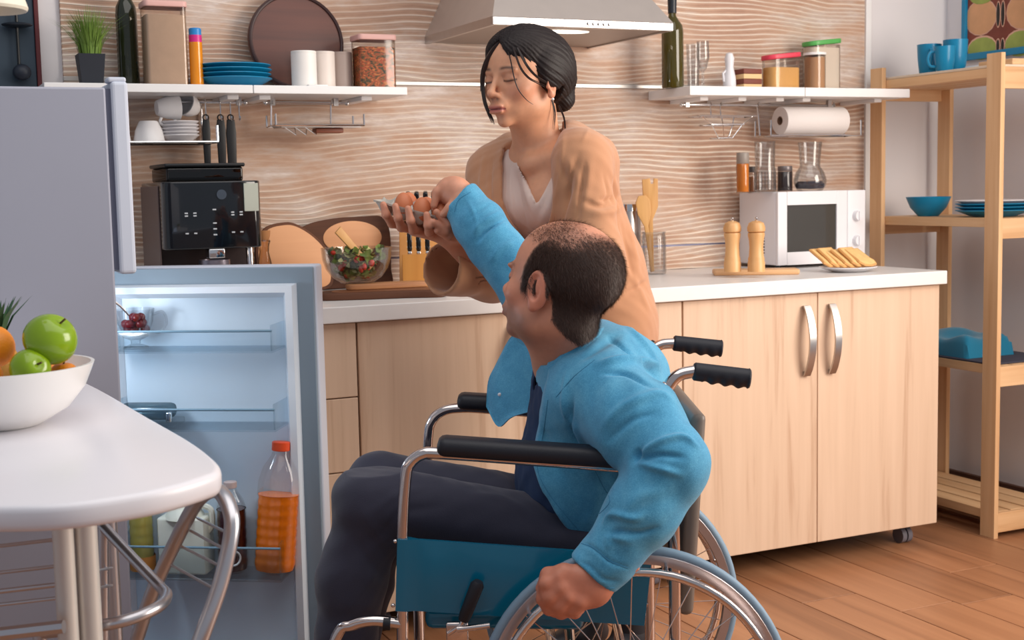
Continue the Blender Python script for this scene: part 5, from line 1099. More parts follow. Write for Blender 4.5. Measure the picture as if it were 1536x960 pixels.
# brake lever
b0, b1 = wp(692, 938, 2.315), wp(718, 872, 2.300)
MB().tube([b0+(b1-b0)*.12, b0+(b1-b0)*.25, b1*.92+b0*.08, b1], [.0095, .0115, .0125, .008], 14).build('brake_grip', M_PAD, WC)
MB().tube([wp(672, 950, 2.315), b0, b0+(b1-b0)*.2], .0055, 10).build('brake_lever', M_CHR, WC)
MB().box(-.020, .020, -.006, .006, -.020, .014, .003).xf(np.array(Matrix.Translation(Vector(wp(686, 944, 2.318))))).build('brake_bracket', M_CHR, WC)
MB().tube([wp(686, 944, 2.310), wp(735, 938, 2.305)], .0055, 10).build('brake_shoe', M_CHR, WC)
# ------------------------------------------------------------------ people: smooth bodies from blended distance fields
def unit(v): v = np.asarray(v, float); return v/np.linalg.norm(v)
class Field:
    """signed distance grid; shapes are blended in with a soft minimum"""
    def __init__(s, lo, hi, h):
        s.lo = np.array(lo, np.float32); s.h = h; s.n = np.ceil((np.array(hi)-np.array(lo))/h).astype(int)+1
        s.v = np.full(s.n, 0.5, np.float32); s.ax = [s.lo[i]+h*np.arange(s.n[i], dtype=np.float32) for i in range(3)]
    def _blk(s, lo, hi, pad):
        i0 = np.maximum(0, np.floor((np.array(lo)-pad-s.lo)/s.h).astype(int)); i1 = np.minimum(s.n, np.ceil((np.array(hi)+pad-s.lo)/s.h).astype(int)+1)
        if (i1 <= i0).any(): return None, None
        sl = tuple(slice(a, b) for a, b in zip(i0, i1))
        P = np.stack(np.meshgrid(*[s.ax[i][sl[i]] for i in range(3)], indexing='ij'), -1); return sl, P
    def put(s, fn, lo, hi, k=.01, mode='add'):
        sl, P = s._blk(lo, hi, k+3*s.h+.01)
        if sl is None: return s
        a = fn(P).astype(np.float32); b = s.v[sl]
        if mode == 'add': t = np.clip(.5+.5*(b-a)/k, 0, 1); s.v[sl] = b*(1-t)+a*t-k*t*(1-t)
        elif mode == 'sub': t = np.clip(.5-.5*(b+a)/k, 0, 1); s.v[sl] = b*(1-t)-a*t+k*t*(1-t)
        return s
    def cone(s, a, b, ra, rb, k=.01, mode='add', nrm=None, f=1.0):
        a = np.asarray(a, float); b = np.asarray(b, float); ab = b-a; L = ab @ ab+1e-12
        def fn(P):
            w = P-a.astype(np.float32); t = np.clip((w @ ab.astype(np.float32))/L, 0, 1); w = w-t[..., None]*ab.astype(np.float32)
            if nrm is not None:
                q = w @ unit(nrm).astype(np.float32); w = w+(q*(1/f-1))[..., None]*unit(nrm).astype(np.float32)
            return np.sqrt((w*w).sum(-1))-(ra+(rb-ra)*t)
        R = max(ra, rb)*max(1, f); return s.put(fn, np.minimum(a, b)-R, np.maximum(a, b)+R, k, mode)
    def chain(s, pts, rs, k=.006, mode='add', **kw):
        for i in range(len(pts)-1): s.cone(pts[i], pts[i+1], rs[i], rs[i+1], k if i else k, mode, **kw)
        return s
    def ell(s, c, r, M=None, k=.01, mode='add'):
        c = np.asarray(c, float); r = np.asarray(r, float); M = np.eye(3) if M is None else np.asarray(M)   # columns of M: axes
        def fn(P):
            q = (P-c.astype(np.float32)) @ M.astype(np.float32); k0 = np.sqrt(((q/r)**2).sum(-1)); k1 = np.sqrt(((q/(r*r))**2).sum(-1))+1e-9
            return k0*(k0-1)/k1
        R = np.abs(M) @ r; return s.put(fn, c-R, c+R, k, mode)
    def half(s, p, n, k=.004):          # keep the side the normal points away from
        p = np.asarray(p, float); n = unit(n)
        X, Y, Z = np.meshgrid(*s.ax, indexing='ij', sparse=True); d = -((X-p[0])*n[0]+(Y-p[1])*n[1]+(Z-p[2])*n[2])
        t = np.clip(.5-.5*(s.v+d)/k, 0, 1); s.v = (s.v*(1-t)-d*t+k*t*(1-t)).astype(np.float32); return s
    def cut(s, fn, k=.004):             # fn(X,Y,Z) < 0 is removed
        X, Y, Z = np.meshgrid(*s.ax, indexing='ij', sparse=True); d = fn(X, Y, Z)
        t = np.clip(.5-.5*(s.v+d)/k, 0, 1); s.v = (s.v*(1-t)-d*t+k*t*(1-t)).astype(np.float32); return s
    def mesh(s, smooth=2):
        v = s.v; v[0] = v[-1] = .5; v[:, 0] = v[:, -1] = .5; v[:, :, 0] = v[:, :, -1] = .5
        S = v < 0; nx, ny, nz = v.shape
        cnt = np.zeros((nx-1, ny-1, nz-1), np.int8)
        for i in (0, 1):
            for j in (0, 1):
                for k in (0, 1): cnt += S[i:nx-1+i, j:ny-1+j, k:nz-1+k]
        act = (cnt > 0) & (cnt < 8); I = np.argwhere(act); idx = np.full(act.shape, -1, np.int32); idx[act] = np.arange(len(I))
        cor = [(i, j, k) for i in (0, 1) for j in (0, 1) for k in (0, 1)]
        val = {c: v[I[:, 0]+c[0], I[:, 1]+c[1], I[:, 2]+c[2]] for c in cor}
        acc = np.zeros((len(I), 3)); m = np.zeros(len(I))
        for c in cor:
            for ax in range(3):
                if c[ax]: continue
                e = list(c); e[ax] = 1; e = tuple(e); a, b = val[c], val[e]; x = (a < 0) != (b < 0); t = np.where(x, a/np.where(x, a-b, 1), 0)
                p = np.array(c, float)[None].repeat(len(I), 0); p[:, ax] = t; acc[x] += p[x]; m[x] += 1
        V = (I+acc/m[:, None])*s.h+s.lo
        F = []
        for ax in range(3):
            sl0 = [slice(None)]*3; sl1 = [slice(None)]*3; sl0[ax] = slice(0, -1); sl1[ax] = slice(1, None)
            A, B = S[tuple(sl0)], S[tuple(sl1)]; E = np.argwhere(A != B); o1, o2 = [(1, 2), (2, 0), (0, 1)][ax]
            ok = (E[:, o1] > 0) & (E[:, o2] > 0) & (E[:, o1] < v.shape[o1]-1) & (E[:, o2] < v.shape[o2]-1); E = E[ok]
            q = []
            for d1, d2 in ((-1, -1), (0, -1), (0, 0), (-1, 0)): T = E.copy(); T[:, o1] += d1; T[:, o2] += d2; q.append(idx[T[:, 0], T[:, 1], T[:, 2]])
            q = np.stack(q, 1); fl = ~A[E[:, 0], E[:, 1], E[:, 2]]; q[fl] = q[fl][:, ::-1]; F.append(q)
        F = np.concatenate(F); F = F[(F >= 0).all(1)]
        for _ in range(smooth): V = lap(V, F, .5)
        return V, F
def lap(V, F, w):
    acc = np.zeros_like(V); n = np.zeros(len(V))
    for a, b in ((0, 1), (1, 2), (2, 3), (3, 0)):
        for i, j in ((a, b), (b, a)):
            for c in range(3): acc[:, c] += np.bincount(F[:, i], V[F[:, j], c], len(V))
            n += np.bincount(F[:, i], minlength=len(V))
    return V+w*(acc/np.maximum(n, 1)[:, None]-V)
def normals(V, F):
    n = np.cross(V[F[:, 2]]-V[F[:, 0]], V[F[:, 3]]-V[F[:, 1]]); N = np.zeros_like(V)
    for i in range(4):
        for c in range(3): N[:, c] += np.bincount(F[:, i], n[:, c], len(V))
    return N/(np.linalg.norm(N, axis=1)[:, None]+1e-12)
def join(parts):
    V, F, k = [], [], 0
    for v, f in parts: V.append(v); F.append(f+k); k += len(v)
    return np.concatenate(V), np.concatenate(F)
def skinmesh(name, V, F, m, parent, base, col=None):
    me = bpy.data.meshes.new(name); me.vertices.add(len(V)); me.vertices.foreach_set('co', (V-base).astype(np.float32).ravel())
    me.loops.add(F.size); me.loops.foreach_set('vertex_index', F.astype(np.int32).ravel()); me.polygons.add(len(F)); me.polygons.foreach_set('loop_start', np.arange(len(F), dtype=np.int32)*4); me.polygons.foreach_set('loop_total', np.full(len(F), 4, np.int32)) if False else None
    me.update(calc_edges=True); me.validate()
    if col is not None:
        a = me.color_attributes.new('Col', 'FLOAT_COLOR', 'POINT'); c = np.ones((len(V), 4), np.float32); c[:, :3] = col; a.data.foreach_set('color', c.ravel())
    me.materials.append(m); me.polygons.foreach_set('use_smooth', [True]*len(me.polygons))
    o = bpy.data.objects.new(name, me); COL.objects.link(o); o.parent = parent; return o
from mathutils.bvhtree import BVHTree
CO = Vector((0, 0, CAMC[2]))
def vray(u, v): r = ray(u, v); return Vector((float(r @ RH), float(r @ FH), float(r[2]))).normalized()
def bvh(V, F): return BVHTree.FromPolygons([tuple(p) for p in V], [tuple(int(i) for i in f) for f in F])
def onsurf(T, pix, lift=.0005):
    out = []
    for u, v in pix:
        h = T.ray_cast(CO, vray(u, v))
        if h[0] is not None: out.append(np.array(h[0])+np.array(h[1])*lift)
    return out
def dense(pix, n=6): return [(p[0], p[1]) for p in spline([(a, b, 0) for a, b in pix], n)]
def seg_dist(V, A, B):
    ab = B-A; t = np.clip(((V-A) @ ab)/(ab @ ab+1e-12), 0, 1); return np.linalg.norm(V-A-t[:, None]*ab, axis=1), t
def folds(V, F, specs):
    """raise or sink cloth along creases: specs of (pixel polyline, width m, height m)"""
    T = bvh(V, F); N = normals(V, F); D = np.zeros(len(V))
    for pix, w, hgt in specs:
        P = onsurf(T, dense(pix, 4), 0)
        if len(P) < 2: continue
        P = np.array(P); lo, hi = P.min(0)-3*w, P.max(0)+3*w; sel = np.where(((V > lo) & (V < hi)).all(1))[0]
        if not len(sel): continue
        best = np.full(len(sel), 9.); tt = np.zeros(len(sel))
        for i in range(len(P)-1):
            if np.linalg.norm(P[i+1]-P[i]) > .05: continue
            d, t = seg_dist(V[sel], P[i], P[i+1]); b = d < best; best[b] = d[b]; tt[b] = ((i+t)/(len(P)-1))[b]
        D[sel] += hgt*np.exp(-(best/w)**2)*np.sin(np.clip(tt, 0.02, .98)*PI)**.5
    return V+N*D[:, None]
def wobble(V, F, amp, sc, seed):
    N = normals(V, F); r = np.random.RandomState(seed); D = np.zeros(len(V))
    for i in range(7): k = r.normal(size=3)*sc*(1+.5*i); D += np.sin(V @ k+r.uniform(0, 6.28))/(1+.5*i)
    return V+N*(amp*D)[:, None]
def frame(f, u):
    f = unit(f); u = np.asarray(u, float); u = unit(u-f*(u @ f)); return np.stack([np.cross(f, u), f, u], 1)    # columns: right, forward, up
def sheet(rows, th):
    """cloth sheet lofted through rows of points, with thickness"""
    R = [np.array(spline(r, 5)) for r in rows]; R = np.array(R); R = np.stack([np.array(spline([R[i, j] for i in range(len(R))], 5)) for j in range(R.shape[1])], 1)
    a, b = R.shape[:2]; V = R.reshape(-1, 3); F = np.array([(i*b+j, i*b+j+1, (i+1)*b+j+1, (i+1)*b+j) for i in range(a-1) for j in range(b-1)])
    N = normals(V, F); V2 = np.concatenate([V+N*th/2, V-N*th/2]); o = len(V); E = [F, F[:, ::-1]+o]
    bd = [i*b for i in range(a)]+[(a-1)*b+j for j in range(1, b)]+[i*b+b-1 for i in range(a-2, -1, -1)]+[j for j in range(b-2, 0, -1)]
    E.append(np.array([(bd[(i+1) % len(bd)], bd[i], bd[i]+o, bd[(i+1) % len(bd)]+o) for i in range(len(bd))]))
    return V2, np.concatenate(E)
M_SKIN = attrmat('skin', 0.48, 0.12, 0.12, 500)

def build_head(F, C, M, sc, male, es=1.0, ez=0.0):
    """adult head: M columns right, forward, up; C = point between the ears at eye height"""
    L = lambda x, y, z: C+M @ (np.array([x, y, z])*sc)
    E = lambda c, r, k, mode='add', MM=None: F.ell(L(*c), np.array(r)*sc, M if MM is None else M @ MM, k*sc, mode)
    K = lambda a, b, ra, rb, k, mode='add': F.cone(L(*a), L(*b), ra*sc, rb*sc, k*sc, mode)
    E((0, -.016, .034), (.0745, .095, .080), .01)                      # cranium
    E((0, .028, .018), (.064, .062, .076), .03)                        # forehead and face
    E((0, .036, -.040), (.053, .050, .052), .03)                       # mid face
    E((0, .026, -.072), (.047, .056, .036) if male else (.042, .054, .034), .03)                       # jaw
    E((0, .072, -.100), (.020, .016, .015) if male else (.014, .014, .013), .022)                      # chin
    for x in (-1, 1):
        E((x*(.046 if male else .040), .004, -.066), (.016, .026, .024) if male else (.014, .024, .020), .03)              # jaw corner
        E((x*.043, .058, -.030), (.020, .018, .016), .025)             # cheekbone
        E((x*.032, .094, -.004), (.018, .014, .011), .014, 'sub')      # eye socket
        E((x*.032, .0745, -.006), (.0155, .0135, .0125), .004)         # eyeball under lids
        E((x*.031, .083 if male else .080, .013), (.022, .008, .006), .010)              # brow ridge
        E((x*(.0125 if male else .0105), .098, -.041), (.0075, .010, .0075) if male else (.0058, .009, .0062), .006)          # nostril wings
        E((x*.008, .100, -.048), (.0034, .0045, .0034), .003, 'sub')
    K((0, .086, .004), (0, .1095, -.036), .0065 if male else .0052, .0095 if male else .0072, .012 if male else .009)          # nose
    E((0, .110, -.037), (.0095, .008, .0085) if male else (.0078, .0078, .0075), .007)
    E((0, .088, -.064) if male else (0, .0865, -.064), (.026, .014, .018) if male else (.024, .011, .017), .016)                      # mouth mound
    lw = 1.0 if male else 1.12; E((0, .0985, -.0660), (.021*lw, .0066, .0050*lw), .006); E((0, .0965, -.0775), (.019*lw, .0074, .0066*lw), .006)
    K((-.022, .1005, -.0720), (.022, .1005, -.0720), .0012, .0012, .003, 'sub'); E((0, .097, -.089), (.016, .006, .005), .008, 'sub')
    for x in (-1, 1):                                                  # ears
        T = np.array(Matrix.Rotation(x*-.30, 3, 'Z') @ Matrix.Rotation(-.18, 3, 'X'))
        E((x*.0775, -.008, -.008+ez), (.0085*es, .019*es, .032*es), .006, 'add', T); E((x*.0770, -.006, -.036*es+ez), (.007, .010, .010), .006)
        E((x*(.0775+.0070*es), -.004, -.004+ez), (.0080, .0125*es, .0225*es), .003, 'sub', T); E((x*.0790, -.010, -.004+ez), (.0040, .0055*es, .015*es), .003, 'add', T); E((x*.0800, .007, -.016+ez), (.004, .005, .006), .003, 'add')
    return L
def headcol(V, C, M, sc, base, lips, brow, male):
    q = ((V-C) @ M)/sc; x, y, z = np.abs(q[:, 0]), q[:, 1], q[:, 2]; c = np.tile(np.array(lin(base)[:3]), (len(V), 1))
    def mix(mask, rgb): nonlocal c; m = np.clip(mask, 0, 1)[:, None]; c = c*(1-m)+np.array(lin(rgb)[:3])*m
    g = lambda d, w: np.exp(-(d/w)**2)
    mix(.30*g(x-.047, .024)*g(z+.036, .022)*(y > .02), (206, 112, 92))
    if male: mix(.50*np.clip((-.046-z)/.02, 0, 1)*np.clip((y+.012)/.03, 0, 1)*np.clip((z+.125)/.02, 0, 1)*(1-.7*g(x, .012)*g(z+.06, .01)), (92, 66, 58))
    mix(.25*g(z+.040, .01)*g(x, .014)*(y > .09), (190, 110, 92))
    mm = (x < .0235) & (y > .080)
    mix(mm*g((z+.0715)/(.0115*np.sqrt(np.clip(1-(x/.025)**2, .05, 1))), .85)*1.0, lips); mix(mm*g(z+.0720, .0016)*.8, (86, 40, 40))
    bz = .0185-((x-.030)/.03)**2*.006
    mix(np.clip((x-.010)/.010, 0, 1)*np.clip((.056-x)/.012, 0, 1)*(y > .045)*g(z-bz, .0036)*.92, brow)
    lz = -.0115-((x-.032)/.02)**2*-.004
    mix((x > .0165)*(x < .0495)*(y > .055)*g(z-lz, .0022)*1.0, (26, 16, 16)); mix(.35*(x > .014)*(x < .052)*(y > .05)*g(z+.001, .006), (150, 88, 72))  # dark lash line, then eyelid shading painted into the skin colour
    mix(.6*g(x-.008, .004)*g(z+.0485, .004)*(y > .09), (84, 40, 36))
    mix(.22*(x > .072), (214, 96, 80))
    return c
# ------------------------------------------------------------------ the seated man
MBASE = np.array([0.17, 2.57, 0.0])
MAN = thing('person', 'seated man in blue denim shirt and dark trousers reaching for an egg', 'person', tuple(v2w(MBASE)), -YAW)
SKM = (204, 140, 112)
hf = frame((-.755, .61, .235), (.20, -.03, .97)); HC = vd(842, 428, 2.48); HS = 1.075
Lh = None
fh = Field(HC-.20, HC+.19, .0024); fh.lo  # head and neck
Lh = build_head(fh, HC, hf, HS, True, 1.05)
nb = vd(868, 570, 2.565)
fh.cone(Lh(0, -.028, -.055), vd(852, 545, 2.545), .056, .062, .03); fh.cone(Lh(0, .018, -.078), vd(838, 545, 2.55), .036, .044, .03)
Vh, Fh = fh.mesh(2); ch = headcol(Vh, HC, hf, HS, SKM, (186, 110, 96), (52, 36, 32), True)
def man_hair(q):
    """hair density on the scalp in head coordinates (right, forward, up)"""
    x, y, z = np.abs(q[:, 0]), q[:, 1], q[:, 2]
    front = np.interp(z, [-.03, 0, .03, .06, .09], [.041, .041, .036, .026, .0])
    low = np.interp(y, [-.12, -.07, -.035, -.022, .006, .045], [-.088, -.088, -.055, .004, -.028, -.022])
    side = np.clip((front-y)/.006, 0, 1)*np.clip((z-low)/.008, 0, 1)
    ear = (x > .0790)*np.clip(1.6-np.abs(y+.008)/.015, 0, 1)*(z < .028)*(z > -.05); burn = 0*x
    top = np.clip((z-.062)/.018, 0, 1)*np.clip((y+.075)/.03, 0, 1)
    crown = np.exp(-(((x)/.034)**2+((y+.052)/.036)**2))*(z > .06)
    patch = np.exp(-(((x-.012)/.040)**2+((y-.055)/.030)**2))*(z > .05)
    d = np.clip(np.maximum(side, burn)-ear*1.2, 0, 1)
    thin = np.clip((.072-y)/.012, 0, 1)*(z > .05)*.42
    d = np.where(top > 0, d*(1-top)+top*np.minimum(thin, .50), d)
    return np.clip(d-.60*crown-.45*patch*top, 0, 1)
qh = ((Vh-HC) @ hf)/HS; dens = man_hair(qh)
ch = ch*(1-.80*dens[:, None])+np.array(lin((74, 54, 46))[:3])*.80*dens[:, None]
# hands: right one reaching to the eggs, left one on the hand rim
def P3(*a): return [vd(*p) for p in a]
fr = Field(vd(640, 360, 2.80)-.03, vd(745, 245, 2.92)+.05, .0020)
fr.lo
fr.cone(vd(722, 338, 2.80), vd(697, 300, 2.835), .030, .0275, .02); fr.cone(vd(697, 300, 2.835), vd(676, 287, 2.85), .0275, .030, .02, nrm=(0, 1, .25), f=.95); fr.cone(vd(685, 284, 2.84), vd(668, 290, 2.87), .026, .024, .015)
for i, (k0, k1, k2, dd) in enumerate((((668, 279), (656, 288), (651, 308), 2.835), ((671, 276), (655, 290), (652, 314), 2.852), ((675, 277), (659, 292), (656, 316), 2.869), ((680, 282), (665, 298), (662, 315), 2.884))):
    fr.chain(P3((*k0, dd), (*k1, dd), (*k2, dd)), [.0115, .0098, .0078], .005)
fr.chain(P3((690, 300, 2.815), (676, 312, 2.812), (664, 322, 2.822)), [.0135, .0108, .0082], .008)
Vr, Fr = fr.mesh(1)
fl_ = Field(vd(795, 940, 2.20)-.05, vd(925, 835, 2.30)+.05, .0020)
fl_.cone(vd(935, 838, 2.245), vd(893, 868, 2.238), .032, .030, .02); fl_.cone(vd(892, 868, 2.232), vd(848, 884, 2.222), .034, .036, .022, nrm=(0, 1, 0), f=.62)
for k0, k1, k2, k3, r in (((838, 866, 2.214), (820, 876, 2.214), (815, 898, 2.224), (822, 908, 2.244), .0118), ((841, 882, 2.209), (825, 895, 2.211), (824, 912, 2.226), (832, 918, 2.246), .0120), ((852, 896, 2.209), (840, 908, 2.213), (842, 918, 2.230), (850, 918, 2.250), .0118), ((868, 903, 2.212), (860, 914, 2.218), (862, 918, 2.236), (870, 914, 2.254), .0108)):
    fl_.chain(P3(k0, k1, k2, k3), [r*1.12, r*1.04, r*.96, r*.82], .0085)
fl_.chain(P3((872, 866, 2.222), (846, 858, 2.222), (822, 862, 2.230), (811, 882, 2.236)), [.0165, .0135, .0118, .0090], .009)
fl_.ell(vd(886, 893, 2.222), (.030, .016, .022), None, .02)
Vl, Fl = fl_.mesh(1)
# covered body (shoulders, trunk, hips, thighs) so that one figure fills the clothes
fb_ = Field((-.42, 2.30, .06), (.36, 2.86, .93), .011)
SHN, SHF = vd(905, 590, 2.425), vd(828, 540, 2.72); EN, EF = vd(1004, 697, 2.275), vd(796, 438, 2.755); WN, WF = vd(893, 858, 2.245), vd(694, 300, 2.84)
HIP = np.array([.175, 2.57, .50]); KN, KF = vd(556, 742, 2.47), vd(566, 722, 2.70); AN, AF = vd(500, 985, 2.45), np.array([-.37, 2.71, .15])
HN_, HF_ = np.array([.15, 2.48, .492]), np.array([.15, 2.66, .492])
fb_.ell((.165, 2.57, .79), (.085, .135, .13), None, .05); fb_.ell((.165, 2.57, .62), (.085, .125, .15), None, .06); fb_.cone(SHN, SHF, .04, .04, .05); fb_.cone(HN_, HF_, .07, .07, .05)
fb_.cone(HN_, KN, .05, .035, .02); fb_.cone(HF_, KF, .05, .035, .02); fb_.cone(KN, AN, .035, .03, .02); fb_.cone(KF, AF, .035, .03, .02); fb_.cone(vd(860, 560, 2.56), (.15, 2.57, .80), .05, .06, .04)
fb_.cone(SHN, EN, .036, .032, .02); fb_.cone(EN, WN, .032, .024, .02)
Vb, Fb = fb_.mesh(1)
V, F = join([(Vh, Fh), (Vr, Fr), (Vl, Fl), (Vb, Fb)])
cc = np.concatenate([ch]+[np.tile(np.array(lin(c_)[:3]), (n_, 1)) for c_, n_ in (((208, 146, 118), len(Vr)), ((196, 124, 98), len(Vl)), (SKM, len(Vb)))])
skinmesh('body', V, F, M_SKIN, MAN, MBASE, cc)
def hair_strands(V, F, dens, n, ln, wd, flow, m, name, parent, base, seed):
    """short hairs rooted on the scalp"""
    r = np.random.RandomState(seed); N = normals(V, F); d = dens[F].mean(1); A = np.linalg.norm(np.cross(V[F[:, 2]]-V[F[:, 0]], V[F[:, 3]]-V[F[:, 1]]), axis=1); p = A*d; p /= p.sum()
    f = r.choice(len(F), n, p=p); a, b = r.random_sample((2, n)); Q = V[F[f]]; P = (Q[:, 0]*((1-a)*(1-b))[:, None]+Q[:, 1]*(a*(1-b))[:, None]+Q[:, 2]*(a*b)[:, None]+Q[:, 3]*((1-a)*b)[:, None]); Nn = N[F[f, 0]]
    T = flow(P); T = T-Nn*(T*Nn).sum(1)[:, None]; T /= np.linalg.norm(T, axis=1)[:, None]+1e-9; T += r.normal(size=T.shape)*.30
    S = np.cross(T, Nn); S /= np.linalg.norm(S, axis=1)[:, None]+1e-9; l = ln*r.uniform(.6, 1.2, n)[:, None]
    B0, B1 = P-S*wd, P+S*wd; M1 = P+(T*.62+Nn*.34)*l*.6; E_ = P+(T*.92+Nn*.40)*l
    VV = np.stack([B0, B1, M1+S*wd*.7, M1-S*wd*.7, E_], 1).reshape(-1, 3)-base; k = np.arange(n)*5
    me = bpy.data.meshes.new(name); me.from_pydata(VV.tolist(), [], [t for i in k.tolist() for t in ((i, i+1, i+2, i+3), (i+3, i+2, i+4))]); me.materials.append(m)
    o = bpy.data.objects.new(name, me); COL.objects.link(o); o.parent = parent; o['kind'] = 'stuff'; return o
M_HAIRM = mat('dark_brown_hair', (72, 52, 44), 0.55, noise=0.25, nscale=60)
back_dn = hf @ np.array([0, -.75, -.65])
hair_strands(Vh, Fh, dens*(.35+.65*dens), 52000, .0105, .00028, lambda P: np.tile(back_dn, (len(P), 1)), M_HAIRM, 'hair', MAN, MBASE, 4)
# T-shirt
ft = Field((-.06, 2.30, .42), (.36, 2.84, .93), .006)
def trunk(f, g):
    f.ell((.150, 2.575, .785), (.116+g, .160+g, .135+g), None, .03); f.ell((.132, 2.57, .615), (.132+g, .150+g, .165+g), None, .06); f.cone(vd(870, 600, 2.46), vd(842, 565, 2.66), .052+g, .050+g, .04)
trunk(ft, 0.0); ft.cut(lambda X, Y, Z: Z-.455); ft.cone(vd(850, 530, 2.55), vd(842, 575, 2.55), .050, .052, .01, 'sub')
Vt, Ft = ft.mesh(2); Vt = wobble(Vt, Ft, .0016, 38, 3)
skinmesh('t_shirt', Vt, Ft, mat('navy_cotton', (30, 50, 84), 0.85, noise=0.1, bump=0.2, bscale=600), MAN, MBASE)
# denim shirt: trunk shell open at the front, sleeves, cuffs
def denim():
    m, nt, N, L, b = _nodes('blue_denim'); tc = N.new('ShaderNodeTexCoord')
    def nz(sc, det, ro=.6): n = N.new('ShaderNodeTexNoise'); n.inputs['Scale'].default_value = sc; n.inputs['Detail'].default_value = det; n.inputs['Roughness'].default_value = ro; L.new(tc.outputs['Object'], n.inputs['Vector']); return n.outputs['Fac']
    r = N.new('ShaderNodeValToRGB'); e = r.color_ramp.elements; e[0].position = .30; e[0].color = lin((52, 124, 164)); e[1].position = .72; e[1].color = lin((104, 176, 208)); x = e.new(.5); x.color = lin((74, 150, 188))
    mx = N.new('ShaderNodeMath'); mx.operation = 'MULTIPLY_ADD'; mx.inputs[1].default_value = .55; L.new(nz(14, 5, .7), mx.inputs[0]); m2 = N.new('ShaderNodeMath'); m2.operation = 'MULTIPLY'; m2.inputs[1].default_value = .45; L.new(nz(420, 3), m2.inputs[0]); L.new(m2.outputs[0], mx.inputs[2]); L.new(mx.outputs[0], r.inputs[0]); L.new(r.outputs[0], b.inputs['Base Color'])
    b.inputs['Roughness'].default_value = .85; b.inputs['Specular IOR Level'].default_value = .25; b.inputs['Sheen Weight'].default_value = .2
    bp = N.new('ShaderNodeBump'); bp.inputs['Strength'].default_value = .5; bp.inputs['Distance'].default_value = .0012; L.new(nz(700, 3), bp.inputs['Height']); L.new(bp.outputs[0], b.inputs['Normal']); return m
M_DENIM = denim()
fs_ = Field((-.16, 2.14, .44), (.42, 2.95, 1.24), .0042)
trunk(fs_, .014)
fs_.cone(vd(905, 560, 2.49), vd(955, 555, 2.60), .062, .060, .05)
fs_.cone(vd(945, 620, 2.56), vd(940, 740, 2.56), .085, .085, .05)
EDG = [(vd(u, v, 2.46)[2], vd(u, v, 2.46)[0]) for u, v in ((905, 850), (868, 806), (842, 775), (812, 735), (800, 700), (808, 650), (815, 600), (822, 560), (818, 520))]
ez, es = np.array([e[0] for e in EDG]), np.array([e[1] for e in EDG])
fs_.cut(lambda X, Y, Z: np.maximum(X-np.interp(Z, ez[::1], es).astype(np.float32), 2.41-Y), .003)
fs_.cone(vd(852, 520, 2.55), vd(842, 570, 2.54), .058, .062, .008, 'sub')
fs_.cut(lambda X, Y, Z: Z-(.498+.10*(X-.13)), .004)
# near sleeve
fs_.cone(SHN, vd(958, 640, 2.345), .083, .080, .035); fs_.cone(vd(958, 640, 2.345), EN, .080, .066, .03); fs_.ell(vd(1004, 690, 2.27), (.052, .052, .058), None, .03)
fs_.cone(EN, vd(965, 765, 2.26), .066, .064, .022); fs_.cone(vd(965, 765, 2.26), vd(915, 832, 2.25), .064, .052, .02); fs_.cone(vd(915, 832, 2.25), vd(893, 856, 2.247), .050, .050, .008)
ax_ = unit(vd(893, 858, 2.247)-vd(915, 832, 2.25))
